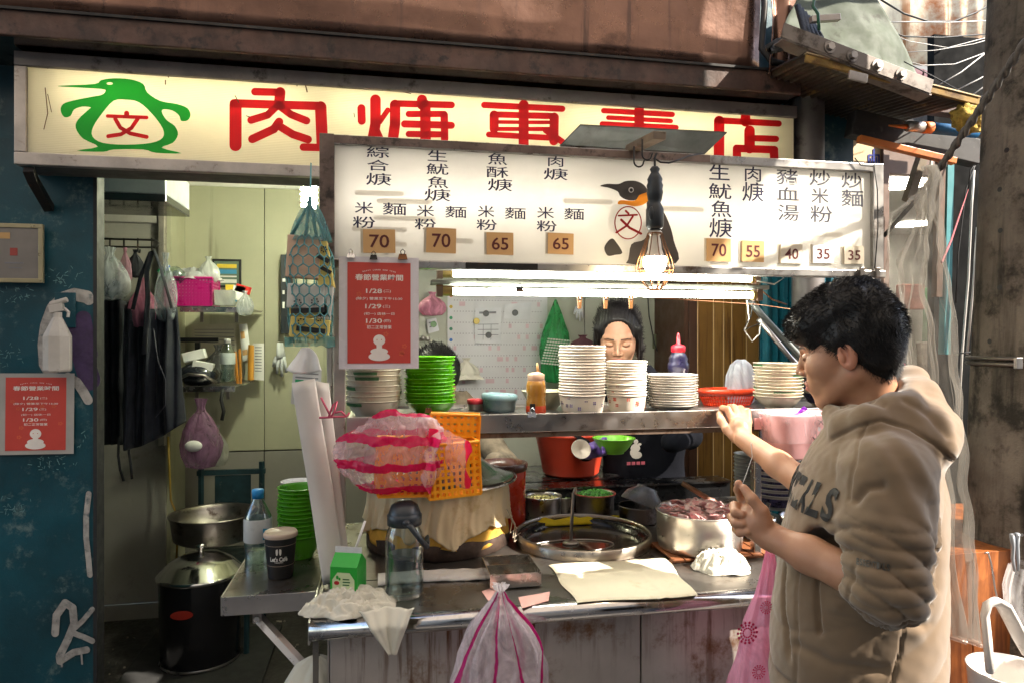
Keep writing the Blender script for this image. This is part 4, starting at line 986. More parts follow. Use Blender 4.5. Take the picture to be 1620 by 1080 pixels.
# ------------------------------------------------------------------ the big steamer under its cloth
c = atz(694, 862, CTZ); st_c = Vector((c.x, 2.10, CTZ)); k = sz(1, st_c)
st_c.x = at(694, 860, 2.10).x
sm_ = thing('steamer', 'big round steamer draped with cream cloth under a domed steel lid', 'steamer', st_c)
M_gold = mat('stained_cloth', (.70, .38, .06), .9, var=.2, vs=18, dirt=((.3, .13, .03), .25, 30))
MB().lathe([(108, 0), (112, 3), (112, 22), (108, 26), (100, 27)], n=64, mtx=Matrix.Scale(k, 3)).build('burner_ring', mat('charred_ring', (.05, .03, .022), .7, .3, var=.5, vs=20, bump=.4), sm_, smooth=True, local=True)
MB().lathe([(104, 24), (100, 30), (98, 98), (96, 102)], n=64, mtx=Matrix.Scale(k, 3)).build('steamer_wall', M_wood, sm_, smooth=True, local=True)
M_cloth = mat('cream_muslin', (.72, .57, .36), .95, var=.07, vs=4, dirt=((.50, .33, .14), .25, 6), bump=.25, bs=400, bd=.001, sheen=.2)
def drape(u, v):
    a = 2 * math.pi * u
    fr = (math.sin(15 * a + 2.2 * math.sin(2 * a)) * .6 + math.sin(27 * a + 1.7 * math.sin(3 * a)) * .3 + noise.noise(Vector((math.cos(a) * 6, math.sin(a) * 6, v * 1.5))) * .8)
    pts = (-a) % (2 * math.pi)
    low_ = 36 + 16 * noise.noise(Vector((math.cos(a) * 2.4, math.sin(a) * 2.4, 1))) + 2.5 * noise.noise(Vector((math.cos(a) * 8, math.sin(a) * 8, 3))) - 22 * math.exp(-((a - 4.82) / .16) ** 2) - 10 * math.exp(-((a - 4.25) / .1) ** 2)
    z = 97 + (low_ - 97) * v
    r = 109 + 5 * v + .7 * (1 - 2 * abs(math.sin(a * 17 + 2.5 * math.sin(3 * a) + .9 * math.sin(v * 4 + a))) ** .6) * (1.2 + 1.8 * v) + .5 * math.sin(a * 47 + 3 * math.sin(5 * a) + v * 2) * (.5 + v) + fr * (1.0 + 1.9 * v)
    return Vector((r * math.cos(a), r * math.sin(a), z)) * k
MB().grid(drape, 361, 26).build('cloth', M_cloth, sm_, smooth=True, local=True, solid=.0015)
def under(u, v):
    a = 2 * math.pi * u
    fr = math.sin(11 * a) * .6 + noise.noise(Vector((math.cos(a) * 5, math.sin(a) * 5, v * 2 + 4)))
    return Vector(((106 + 5 * v + 3 * fr * v) * math.cos(a), (106 + 5 * v + 3 * fr * v) * math.sin(a), 60 - (44 + 5 * math.sin(5 * a + 1)) * v)) * k
MB().grid(under, 240, 10).build('under_cloth', M_gold, sm_, smooth=True, local=True, solid=.003)
MB().lathe([(119, 99), (122, 100), (122, 103), (116, 106), (100, 109), (90, 112), (70, 128), (50, 136), (25, 141), (0, 142)], n=72, mtx=Matrix.Scale(k, 3)).build('lid', mat('lid_steel', (.34, .34, .34), .18, 1, var=.15, vs=6, dirt=((.1, .09, .08), .2, 9)), sm_, smooth=True, local=True)
for z, r in ((101.5, 123.2),):
    MB().tube([Vector((r * math.cos(a), r * math.sin(a), z)) * k for a in [2 * math.pi * i / 64 for i in range(65)]], 1.3 * k, 6, cap=False).build('lid_rim', M_steel_b, sm_, smooth=True, local=True)
b = MB()
for (dx, dz) in ((100, 58), (106, 44), (104, 50)): b.tube([Vector((dx, -52, dz)) * k, Vector((dx + 8, -58, dz - 14)) * k, Vector((dx + 4, -60, dz - 34)) * k, Vector((dx + 18, -50, dz - 30)) * k], .8 * k, 5)
tag(b.build('string_ties', mat('pale_string', (.55, .48, .38), .8), sm_, local=True), kind='stuff')

# orange baskets wrapped in a pink striped bag on the lid
c = at(672, 786, 1.70); k = sz(1, c)
M_orb = mat('orange_basket_plastic', (.90, .35, .015), .35, var=.05)
def mesh_panel(b, o, ex, ez, w, h, nx, nz, t, th=.0016, top=None):
    """perforated panel: bars both ways"""
    ey = ex.cross(ez).normalized(); rot = Matrix((ex, ey, ez)).transposed()
    for i in range(nx + 1): b.box(o + ex * (w * i / nx) + ez * h / 2, (t, th, h), rot)
    for j in range(nz + 1): b.box(o + ex * w / 2 + ez * (h * j / nz), (w, th * .9, t), rot)
def basket(lab, c, w, d, h, nx, nz, rot, m):
    t = thing('orange_basket', lab, 'basket', c, rot, 'orange plastic baskets')
    X, Yv, Z = Vector((1, 0, 0)), Vector((0, 1, 0)), Vector((0, 0, 1)); s = w / nx * .45
    for o, e, ww, n_ in ((Vector((-w / 2, -d / 2, 0)), X, w, nx), (Vector((-w / 2, d / 2, 0)), X, w, nx), (Vector((-w / 2, -d / 2, 0)), Yv, d, max(3, int(nx * d / w))), (Vector((w / 2, -d / 2, 0)), Yv, d, max(3, int(nx * d / w)))):
        b = MB(); mesh_panel(b, o, e, Z, ww, h, n_, nz, s); tag(b.build('side_panel', m, t, local=True), kind='stuff')
    MB().bb(-w / 2, w / 2, -d / 2, d / 2, 0, .003).build('base', m, t, local=True)
    b = MB(); b.tube([(-w / 2, -d / 2, h), (w / 2, -d / 2, h), (w / 2, d / 2, h), (-w / 2, d / 2, h), (-w / 2, -d / 2, h)], .004, 8); b.build('rim', m, t, smooth=True, local=True)
    return t
c1 = at(720, 778, 1.70)
basket('orange plastic basket hanging at the right in front of the shelf', Vector((c1.x - .008, 1.69, c.z + 6 * k)), 82 * k, 48 * k, 82 * k, 9, 8, (0, -.05, .12), M_orb)
basket('orange basket behind, its square holes showing above the pink bag', Vector((c1.x + .0, 1.745, c.z + 52 * k)), 78 * k, 14 * k, 76 * k, 7, 7, (.06, .04, .02), M_orb)
basket('orange basket inside the pink striped bag', Vector((at(643, 700, 1.69).x, 1.69, c.z + 10 * k)), 92 * k, 50 * k, 84 * k, 9, 8, (0, .04, .1), M_orb)
M_pstripe = film('pink_striped_film', (.86, .70, .76), .55, stripe=((.80, .02, .16), 95, .60, 'zz'), ws=12) if 0 else film('pink_striped_film', (.90, .74, .80), .30, rough=.14, stripe=((.72, .015, .14), 105, .45, 'z'), ws=16, wr=1.6)
def puffy(u, v):
    th = math.pi * v; ph = 2 * math.pi * u
    d = Vector((math.cos(th), math.sin(th) * math.cos(ph), math.sin(th) * math.sin(ph)))
    rx, ry, rz = 82 if d.x > 0 else 96, 46, 70
    q = 1.03 + .12 * noise.noise(d * 2.0 + Vector((3, 1, 0))) - .13 * abs(noise.noise(d * 3.2 + Vector((1, 5, 2)))) - .08 * abs(noise.noise(d * 7)) + .02 * noise.noise(d * 15)
    x, y, z = rx * d.x * q, ry * d.y * q, rz * d.z * q
    if d.x < -.2: z *= 1 - .35 * (-d.x - .2)
    if z < -54: z = -54 - (z + 54) * -.1
    return Vector((x, y, z + 4)) * k
pb = thing('striped_bag', 'clear pink striped plastic bag wrapped round the orange basket', 'bag', Vector((at(628, 716, 1.685).x, 1.685, c.z + 66 * k)))
MB().grid(puffy, 120, 80).build('bag_film', M_pstripe, pb, smooth=True, local=True)
MB().grid(lambda u, v: Vector((42 + 66 * v + 5 * math.sin(u * 9), -34 + 14 * u + 8 * math.sin(v * 5), 48 - 20 * v * v - 100 * u * (1 - .25 * v) + 5 * noise.noise(Vector((u * 5, v * 5, 1))))) * k, 30, 24).build('bag_flap', film('pink_flap_film', (.88, .50, .52), .30, stripe=((.80, .02, .10), 70, .62, 'x'), ws=14), pb, smooth=True, local=True)
MB().grid(lambda u, v: Vector((46 + 16 * v - 10 * u + 3 * math.sin(u * 12), -46 + 7 * math.sin(v * 4 + u * 4), 34 - 102 * u * (.6 + .4 * v) + 12 * v)) * k, 30, 12).build('bag_tail', M_pstripe, pb, smooth=True, local=True)

# ------------------------------------------------------------------ red enamel warmer behind
c = atz(794, 826, CTZ); c = Vector((at(794, 826, 2.22).x, 2.22, CTZ)); k = sz(1, c)
t = thing('soup_warmer', 'bright red soup warmer pot with a brown rim', 'pot', c)
H_ = at(794, 735, 2.22).z - CTZ
MB().lathe([(35 * k, 0), (37 * k, .01), (38 * k, H_ - .012)], n=48).build('body', mat('red_enamel', (.62, .035, .008), .28, var=.1, coat=.4), t, smooth=True, local=True)
MB().lathe([(38 * k, H_ - .016), (40 * k, H_ - .012), (41 * k, H_ + .004), (40 * k, H_ + .010), (36 * k, H_ + .010), (34 * k, H_ - .02), (30 * k, H_ - .14), (0, H_ - .14)], n=48).build('rim', mat('brown_enamel', (.10, .035, .02), .3, coat=.4), t, smooth=True, local=True)
MB().lathe([(0, H_ - .035), (34 * k, H_ - .035)], n=40).build('broth', mat('brown_broth', (.06, .02, .01), .1, rv=.03), t, local=True)
MB().cyl((0, 0, .003), (0, 0, -.0), 37.5 * k, 40).build('foot', M_black, t, local=True)
b = MB()
for i in range(9): b.bb((-4 + random.uniform(-8, 8)) * k, (2 + random.uniform(4, 9)) * k, -38.4 * k, -38 * k, H_ * (.62 - i * .02), H_ * (.63 - i * .02))
# steaming soup hole sunk into the counter
c = atz(922, 849, CTZ + .012); k = sz(1, c)
sp = thing('soup_kettle', 'sunken round soup kettle with steel ring in the counter', 'kettle', Vector((c.x, c.y, CTZ + .001)))
r = 106 * k
MB().lathe([(r * 1.01, 0), (r * 1.012, .028), (r * .985, .033), (r * .97, .030), (r * .968, .022)], n=72).build('outer_ring', mat('brassy_steel', (.44, .39, .33), .36, 1, var=.2, vs=8), sp, smooth=True, local=True)
MB().lathe([(r * .967, .020), (r * .93, .018), (r * .88, .016), (r * .85, .006), (r * .83, .002)], n=72).build('grime_ring', mat('dark_wet_ring', (.04, .035, .03), .22, .7, var=.4, vs=20), sp, smooth=True, local=True)
MB().lathe([(0, .0035), (r * .86, .0035)], n=72).build('soup_surface', mat('dark_soup', (.07, .055, .04), .16, 0, var=.3, vs=12, coat=.3, rv=.04, bump=.08, bs=25), sp, smooth=True, local=True)
MB().tube([Vector((r * .62 * math.cos(a) - r * .25, r * .3 * math.sin(a) - r * .3, .006)) for a in [2 * math.pi * i / 32 for i in range(33)]], .0022, 6).build('basket_rim', M_steel, sp, smooth=True, local=True)
a0 = at(903, 862, 1.98); a0.z = CTZ + .01; a1 = at(907, 778, 1.98)
t = thing('ladle', 'flat handled steel ladle standing in the soup kettle', 'ladle', a0)
MB().tube([a0, a0.lerp(a1, .5), a1], [.0095, .0095, .0085], 8, flat=.3).build('handle', M_steel_d, t)
MB().tube([a1, a1 + Vector((.004, 0, .012)), a1 + Vector((.012, .012, .012)), a1 + Vector((.013, .018, -.01))], .0025, 6).build('hook_end', M_steel, t)
MB().sphere(a0 + Vector((0, 0, -.002)), .02, sc3=(1.3, 1, .35)).build('cup', M_steel, t, smooth=True)
# yellow cloth behind the kettle
def yc(u, v):
    x0, x1 = at(846, 822, 2.22).x, at(974, 815, 2.22).x
    return (x0 + (x1 - x0) * u, 2.17 + .05 * v, CTZ + .004 + .022 * math.sin(v * 3.14) * (.7 + .5 * noise.noise(Vector((u * 6, v * 2, 0)))) + .004)
tag(MB().grid(yc, 50, 10).build('yellow_cloth', mat('yellow_cloth', (.80, .55, .01), .9, var=.12, vs=20, bump=.3, bs=200), smooth=True, solid=.003), 'bright yellow cloth folded behind the soup kettle', 'cloth')

# small steel pots at the back of the counter
def pot(lab, x, yb, Y, rpx, hpx, m=M_steel, fill=None, name='steel_pot', grp='small steel pots at the back of the counter', rimm=None):
    c = Vector((at(x, yb, Y).x, Y, CTZ + .001)); k = sz(1, c)
    t = thing(name, lab, 'pot', c, group=grp); r, h = rpx * k, hpx * k
    MB().lathe([(0, .001), (r * .88, .001), (r * .93, .004), (r * .95, h * .9), (r, h * .96), (r, h), (r * .93, h), (r * .91, h * .9), (r * .88, .006), (0, .006)], n=44).build('pot', m, t, smooth=True, local=True)
    if rimm: MB().lathe([(r * 1.02, h * .97), (r * 1.04, h), (r * 1.0, h * 1.03), (r * .97, h)], n=44).build('rim', rimm, t, smooth=True, local=True)
    return t, k, r, h
def heap(t, name, m, n, r, z, s, seed=1, dome=.3, flat_=.5, kind='stuff'):
    rr = random.Random(seed); b = MB()
    for _ in range(n):
        a = rr.uniform(0, 6.28); q = r * math.sqrt(rr.random()); zz = z + dome * r * (1 - (q / r) ** 2) + rr.uniform(-s * .3, s * .3)
        M3 = Matrix.Rotation(rr.uniform(0, 6.28), 3, 'Z') @ Matrix.Rotation(rr.gauss(0, .5), 3, 'X') @ Matrix.Rotation(rr.gauss(0, .4), 3, 'Y')
        w, d = s * rr.uniform(.6, 1.4), s * rr.uniform(.4, 1)
        pts = [Vector((-w, 0, 0)), Vector((-w * .4, -d, s * flat_ * rr.random())), Vector((w * .5, -d * .8, 0)), Vector((w, 0, s * flat_ * rr.random())), Vector((w * .4, d, 0)), Vector((-w * .5, d * .8, s * flat_ * rr.random()))]
        c = Vector((q * math.cos(a), q * math.sin(a), zz)); b.add([c + M3 @ p for p in pts] + [c + M3 @ Vector((0, 0, s * .5))], [(i, (i + 1) % 6, 6) for i in range(6)])
    return tag(b.build(name, m, t, local=True), kind=kind)
t, k, r, h = pot('steel pot of chopped garlic left of the ladle', 859, 818, 2.30, 30, 36)
MB().lathe([(0, h * .82), (r * .9, h * .8)], n=30).build('oil', mat('garlic_oil', (.32, .28, .06), .2), t, local=True); heap(t, 'chopped_garlic', mat('garlic', (.62, .55, .22), .6, var=.4, vs=60), 260, r * .85, h * .82, .005, 3, .08)
t, k, r, h = pot('steel pot heaped with chopped green onion', 941, 812, 2.30, 32, 36, M_steel_d, rimm=mat('dark_red_rim', (.25, .03, .02), .4))
heap(t, 'green_onion', mat('green_onion', (.045, .20, .02), .5, var=.6, vs=60), 520, r * .88, h * .9, .006, 5, .22)
t, k, r, h = pot('small dark pot between the garlic and green onion pots', 892, 808, 2.36, 16, 26, M_steel_d)
heap(t, 'pickles', mat('pickle_green', (.14, .20, .05), .5, var=.6, vs=60), 60, r * .8, h * .8, .006, 6, .15)
t, k, r, h = pot('dark wok pan right of the green onion pot holding upturned bowls', 1010, 826, 2.20, 32, 26, M_steel_d)
c = t.location + Vector((.008, -.005, h + .001))
k = sz(1, c)
t2 = thing('upturned_bowl', 'grey glass bowl lying upside down on the wok pan', 'bowl', c, (0, .42, .2))
MB().lathe([(33 * k, 0), (33.5 * k, 2 * k), (29 * k, 14 * k), (17 * k, 25 * k), (16 * k, 29 * k), (15 * k, 29 * k), (14 * k, 26 * k), (0, 26 * k)], n=40).build('bowl', mat('grey_bowl', (.24, .23, .21), .3), t2, smooth=True, local=True)
# back row: bigger red bin, steel bar
c = Vector((at(905, 750, 2.62).x, 2.64, at(905, 750, 2.62).z)); k = sz(1, c)
t = thing('red_tub', 'large red plastic tub standing behind the stoves', 'tub', Vector((c.x, c.y, c.z)))
MB().lathe([(0, 0), (40 * k, 0), (44 * k, 4 * k), (56 * k, 62 * k), (60 * k, 64 * k), (60 * k, 68 * k), (55 * k, 67 * k), (42 * k, 6 * k)], n=56).build('tub', mat('red_tub_plastic', (.55, .05, .02), .4, var=.08), t, smooth=True, local=True)
bt = thing('back_bench', 'low dark bench behind the stoves', 'bench', (.6, 2.62, 0))
MB().bb(.02, c.x + .18, 2.52, 2.85, c.z - .02, c.z - .001).build('bench_top', MATS['ledge_steel'], bt)
for xx in (.05, c.x + .15):
    for yy in (2.55, 2.82): MB().bb(xx - .01, xx + .01, yy - .01, yy + .01, .012, c.z - .021).build('leg', M_blackmetal, bt)
# ------------------------------------------------------------------ meat pot on its wooden board
c = Vector((at(1106, 888, 1.85).x, 1.85, CTZ)); k = sz(1, c)
t = thing('wooden_board', 'brown slatted wooden board under the meat pot', 'board', c + Vector((.03, -.01, 0)))
M_slat = mat('red_brown_slat', (.26, .09, .035), .5, var=.2, vs=20)
for i in range(9): MB().bb((-82 + i * 18.5) * k, (-82 + i * 18.5 + 16) * k, -.085, .085, .008, .013).build('slat', M_slat, t, local=True, bevel=.001)
for y in (-.07, .07): MB().bb(-84 * k, 84 * k, y - .008, y + .008, .001, .0075).build('batten', M_slat, t, local=True)
mp = thing('meat_pot', 'wide bright aluminium pot full of raw pink meat', 'pot', c + Vector((0, 0, .0135)))
r, h = 66 * k, .108
M_alum = mat('brushed_pot', (.70, .66, .63), .30, 1, var=.06, vs=9, bump=.03, bs=9, rv=.03)
MB().lathe([(0, 0), (r * .90, 0), (r * .955, .005), (r * .985, .016), (r * .995, .035), (r * 1.0, h * .6), (r * 1.0, h * .96), (r * 1.03, h), (r * 1.02, h + .003), (r * .98, h), (r * .97, h * .6), (r * .95, .01), (0, .01)], n=72, fn=lambda a, i: 1 + .002 * noise.noise(Vector((math.cos(a) * 3, math.sin(a) * 3, i * .4)))).build('pot', M_alum, mp, smooth=True, local=True)
M_meat = mat('raw_meat', (.62, .24, .25), .35, var=.25, vs=30, dirt=((.82, .62, .60), .75, 38), coat=.2)
rr = random.Random(4)
MB().lathe([(0, h * .75), (r * .95, h * .72)], n=30).build('meat_base', M_meat, mp, local=True)
for i in range(60):
    a = rr.uniform(0, 6.28); q = r * .80 * math.sqrt(rr.random()); s = rr.uniform(.008, .016)
    M3 = Matrix.Rotation(rr.uniform(0, 6.28), 3, 'Z') @ Matrix.Rotation(rr.gauss(0, .7), 3, 'X')
    cc = Vector((q * math.cos(a), q * math.sin(a), h * .82 + .026 * (1 - (q / r) ** 2) + rr.uniform(-.004, .012)))
    b = MB().grid(lambda u, v: cc + M3 @ Vector(((u - .5) * s * 2.6, (v - .5) * s * 1.6, .35 * s * math.sin(u * 3.1) + .25 * s * noise.noise(Vector((u * 3 + i, v * 3, 0))))), 7, 5)
    b.build('meat_slice', M_meat, mp, smooth=True, local=True, solid=.003)
heap(mp, 'ice_chips', clear('ice', (.93, .92, .93), .1, .3, .9), 50, r * .4, h * .98, .009, 8, .1)
a0, a1 = at(1150, 806, 1.90), at(1079, 763, 1.98)
tag(MB().tube([a0, a1], [.009, .0075], 10).build('wooden_ladle', mat('handle_wood', (.22, .09, .04), .5, var=.2, vs=20), smooth=True), 'brown wooden ladle leaning out of the meat pot', 'ladle')
lid = atz(1240, 800, CTZ)
# folded cloth mat
q = [atz(868, 893, CTZ + .004), atz(1053, 882, CTZ + .004), atz(1104, 941, CTZ + .004), atz(912, 952, CTZ + .004)]
def mat_cloth(u, v):
    a = q[0].lerp(q[1], u); b_ = q[3].lerp(q[2], u); p = a.lerp(b_, v)
    e = min(u, 1 - u, v, 1 - v)
    return (p.x + .004 * math.sin(v * 9), p.y + .004 * math.sin(u * 7), CTZ + .003 + .004 * min(1, e * 60) ** .5 + .003 * noise.noise(Vector((u * 4, v * 4, 0))) * min(1, e * 10) + .003 * max(0, 1 - abs(v - .38) * 22) + .002 * max(0, 1 - abs(u - .72) * 24))
tag(MB().grid(mat_cloth, 60, 50).build('folded_cloth', mat('cream_cloth', (.66, .60, .46), .95, var=.06, vs=6, dirt=((.55, .45, .28), .2, 7), bump=.35, bs=420, bd=.001), smooth=True, solid=.0), 'cream cloth folded flat on the counter in front of the kettle', 'cloth')
# crumpled cloths
def crumple(name, lab, c, rx, ry, h, m, seed, cat='cloth', f=1.0, nd=90):
    rs = random.Random(seed); off = Vector((rs.random() * 50, rs.random() * 50, 0))
    def fn(u, v):
        x, y = u * 2 - 1, v * 2 - 1; d = math.sqrt(x * x + y * y)
        th = math.atan2(y, x); edge = 1 + .28 * noise.noise(Vector((math.cos(th) * 1.6, math.sin(th) * 1.6, seed)))
        g = max(0, 1 - (d / 1.02) ** 3)
        P = Vector((x * 1.7 * f, y * 2.3 * f, 0)) + off
        w = Vector((noise.noise(P), noise.noise(P + Vector((9, 3, 1))), 0)) * .9
        rdg = 1 - abs(noise.noise(P * 1.1 + w)) * 2.2
        rdg2 = 1 - abs(noise.noise(P * 2.3 + w * 1.5 + Vector((4, 4, 4)))) * 2.0
        z = (.42 + .40 * max(-.7, rdg) + .22 * rdg2) * g
        if d > 1: x, y = x / d, y / d
        return (c[0] + x * rx * edge + w.x * rx * .12, c[1] + y * ry * edge + w.y * ry * .12, c[2] + max(0, z) * h + .001)
    o = MB().grid(fn, nd, nd).build(name, m, smooth=True)
    return tag(o, lab, cat)
M_wc = mat('off_white_cloth', (.62, .59, .50), .95, var=.06, vs=6, dirt=((.5, .42, .28), .12, 9), bump=.4, bs=300, bd=.0015)
c = atz(1166, 915, CTZ); crumple('crumpled_cloth', 'crumpled cream cloth at the right end of the counter', (c.x, 1.70, CTZ), .082, .055, .055, M_wc, 3)
c = at(560, 960, 1.60); crumple('crumpled_cloth', 'crumpled white cloths heaped at the counters left corner', (c.x - .01, 1.600, CTZ), .105, .058, .050, M_wc, 12, f=1.5)
a0 = at(612, 965, 1.545)
def hang(u, v):
    x = (u - .5) * (.120 * (1 - .85 * v ** .8)) ; z = -.070 * v
    return (a0.x + x + .012 * v, 1.535 - .028 * min(1, v * 3) - .008 * math.sin(u * 9 + 1.5 * v) * (1 - .8 * v) - .003 * math.sin(u * 23 + 2 * v) * (1 - v), CTZ + .022 * (1 - v * 1.0) * (1 - .3 * abs(u - .5)) + z)
tag(MB().grid(hang, 30, 24).build('cloth_corner', M_wc, smooth=True, solid=.003), 'white cloth corner hanging over the counter edge', 'cloth')

# water jug
c = atz(640, 938, CTZ); c.x = at(640, 930, 1.66).x; c = Vector((c.x, 1.66, CTZ + .001)); k = sz(1, c)
t = thing('water_jug', 'clear tumbler half full of water with a black flip lid', 'water bottle', c)
MB().lathe([(0, 0), (26 * k, 0), (29 * k, 3 * k), (30 * k, 8 * k), (30 * k, 92 * k), (27 * k, 104 * k), (24 * k, 110 * k), (24 * k, 114 * k)], n=48).build('jug_wall', clear('jug_clear', (.88, .93, .92), .03, .07, .85), t, smooth=True, local=True)
M_water = clear('water', (.80, .88, .88), .02, .06, .9)
MB().lathe([(27 * k, 4 * k), (27.6 * k, 9 * k), (27.6 * k, 66 * k)], n=48).build('water', M_water, t, smooth=True, local=True)
MB().lathe([(0, 66 * k), (27.6 * k, 66 * k)], n=48).build('water_top', mat('water_top', (.12, .14, .14), .05, coat=1, rv=.03), t, local=True)
MB().lathe([(0, 2 * k), (27 * k, 2 * k), (28 * k, 8 * k)], n=48).build('thick_base', clear('jug_base', (.55, .62, .62), .05, .2, .9), t, smooth=True, local=True)
M_lid = mat('slate_lid', (.022, .028, .036), .35, var=.1)
MB().lathe([(24.5 * k, 112 * k), (27 * k, 113 * k), (27.5 * k, 128 * k), (25.5 * k, 130 * k), (25 * k, 132 * k), (21 * k, 143 * k), (12 * k, 149 * k), (0, 150 * k)], n=40).build('lid', M_lid, t, smooth=True, local=True)
for s in (-1,):
    MB().tube([Vector((2, -27, 121)) * k, Vector((8, -32, 117)) * k, Vector((22, -34, 98)) * k, Vector((34, -31, 83)) * k], [5 * k, 5 * k, 4.6 * k, 4.6 * k], 8, flat=.55).build('carry_strap', M_lid, t, smooth=True, local=True)
MB().tube([Vector((34, -31, 83)) * k, Vector((36, -10, 84)) * k, Vector((36, 18, 86)) * k], 4.4 * k, 8, flat=.5).build('strap_end', M_lid, t, smooth=True, local=True)
MB().sphere(Vector((2, -27, 121)) * k, 6 * k).build('strap_pivot', M_lid, t, smooth=True, local=True)
# milk carton
c = Vector((at(551, 915, 1.63).x, 1.64, CTZ + .001)); k = sz(1, c)
t = thing('drink_carton', 'small green and cream drink carton with a white straw', 'carton', c, (0, 0, -.35))
M_cg = mat('carton_green', (.02, .38, .04), .4, var=.1); M_cc = mat('carton_cream', (.62, .72, .42), .4)
w = 22 * k; h = 62 * k
MB().bb(-w, w, -w * .9, w * .9, 0, h).build('body', M_cg, t, local=True, bevel=.0008)
MB().add([(-w, -w * .9, h), (w, -w * .9, h), (w, w * .9, h), (-w, w * .9, h), (-w, 0, h + 17 * k), (w, 0, h + 17 * k)], [(0, 1, 5, 4), (2, 3, 4, 5), (1, 2, 5), (3, 0, 4)]).build('gable', M_cg, t, local=True)
MB().bb(-w, w, -.0008, .0008, h + 16 * k, h + 26 * k).build('top_fin', MATS['white_sleeve'], t, local=True)
flatpts = lambda: None
MB().prism([(-w * .82, -w * .9 - .0003, 0.001), (w * .82, -w * .9 - .0003, .001), (w * .82, -w * .9 - .0003, h * .68), (w * .45, -w * .9 - .0003, h * .86), (-w * .45, -w * .9 - .0003, h * .86), (-w * .82, -w * .9 - .0003, h * .68)], (0, -.0003, 0)).build('front_label', M_cc, t, local=True)
b = MB(); write(b, '大燕麥', (w * .2, -w * .9 - .0009, h * .66), EX, EZ, w * .8, None, .02); write(b, '牛奶', (w * .2, -w * .9 - .0009, h * .50), EX, EZ, w * .5, None, .02) if 0 else None
b = MB()
for z_, ww in ((.68, .5), (.61, .55), (.54, .5)): b.bb(w * -.05, w * (-.05 + ww), -w * .9 - .0009, -w * .9 - .0007, h * z_, h * (z_ + .03))
b.build('small_print', mat('dark_green_print', (.02, .12, .03)), t, local=True)
b = MB(); b.add([(-w * .5 + w * .2 * math.cos(i), -w * .9 - .0009, h * .6 + w * .14 * math.sin(i)) for i in [q * .45 for q in range(14)]], [tuple(range(14))]); b.build('red_mark', MATS['red_cap'], t, local=True)
for i, (dx, dz, rr_) in enumerate(((-.45, .74, .10), (-.28, .70, .08))):
    MB().add([(w * dx + w * rr_ * math.cos(q * .45), -w * .9 - .0010, h * dz + w * rr_ * 1.3 * math.sin(q * .45)) for q in range(14)], [tuple(range(14))]).build('leaf_print', M_cg, t, local=True)
MB().bb(-w * .55, w * .55, 0, 0, 0, 0) if 0 else None
MB().tube([Vector((6, 2, 72)) * k, Vector((16, 4, 100)) * k, Vector((25, 6, 128)) * k], 2.1 * k, 8).build('straw', mat('straw_white', (.8, .76, .74), .4), t, smooth=True, local=True)
# white folded paper towels and metal tray with pink slips
def towels(u, v):
    a = atz(392, 0, 0) if 0 else None
    x0, x1 = at(598, 905, 1.80).x, at(775, 900, 1.80).x
    return (x0 + (x1 - x0) * u, 1.735 + .075 * v + .006 * math.sin(u * 5), CTZ + .002 + .008 * min(1, min(v, 1 - v) * 12) + .003 * noise.noise(Vector((u * 10, v * 3, 2))))
tag(MB().grid(towels, 50, 14).build('paper_towels', mat('paper_towel', (.78, .73, .68), .9, var=.05, vs=14, dirt=((.62, .48, .42), .15, 12), bump=.4, bs=200), smooth=True, solid=.001), 'strip of white paper towels lying behind the water jug', 'paper towels')
tc = atz(815, 928, CTZ)
q0 = [atz(x, y, CTZ + .003) for x, y in ((774, 905), (848, 905), (868, 940), (792, 950))]
for pts, nm in ((((762, 935), (790, 925), (800, 955), (780, 960)), 'pink paper slip under the tray, left corner'), (((820, 945), (870, 936), (868, 950), (826, 962)), 'pink paper slip under the tray, right corner')):
    v = [atz(x, y, CTZ + .0015) for x, y in pts]
    tag(MB().prism(v, (0, 0, .0008 if 'left' in nm else .0016)).build('paper_slip', mat('pink_slip', (.75, .42, .38), .7)), nm.replace(', left corner', ' beside the striped bag knot').replace(', right corner', ' pointing toward the cloth mat'), 'paper slip', 'pink paper slips')
t = thing('steel_tray', 'small divided steel tray on the counter above the striped bag', 'tray', (tc.x, 1.71, CTZ + .003))
x0, x1 = at(779, 930, 1.63).x, at(859, 930, 1.63).x; y0, y1, hh = 1.655, 1.80, .034; zb = CTZ + .004
th = .0018
M_tr = mat('tray_steel', (.62, .59, .55), .22, 1, var=.1, dirt=((.3, .2, .14), .12, 25))
MB().bb(x0, x1, y0, y1, zb, zb + th).build('tray_base', M_tr, t)
for q in ((x0, x1, y0 - th, y0, zb, zb + hh), (x0, x1, y1, y1 + th, zb, zb + hh), (x0 - th, x0, y0, y1, zb, zb + hh), (x1, x1 + th, y0, y1, zb, zb + hh)): MB().bb(*q).build('tray_side', M_tr, t)
MB().bb(x0, x1, (y0 + y1) / 2, (y0 + y1) / 2 + .002, zb + th, zb + hh).build('tray_divider', M_tr, t)
rr = random.Random(5); b = MB()
for i in range(10):
    cx_, cy_ = rr.uniform(x0 + .012, x1 - .012), rr.uniform(y0 + .012, y1 - .012)
    MB().cyl((cx_, cy_, zb + th + .0004 + i * .0001), (cx_, cy_, zb + th + .0022 + i * .0001), .010, 20).build('coin', M_steel_b if i % 3 else mat('copper_coin', (.4, .2, .1), .3, 1), t)
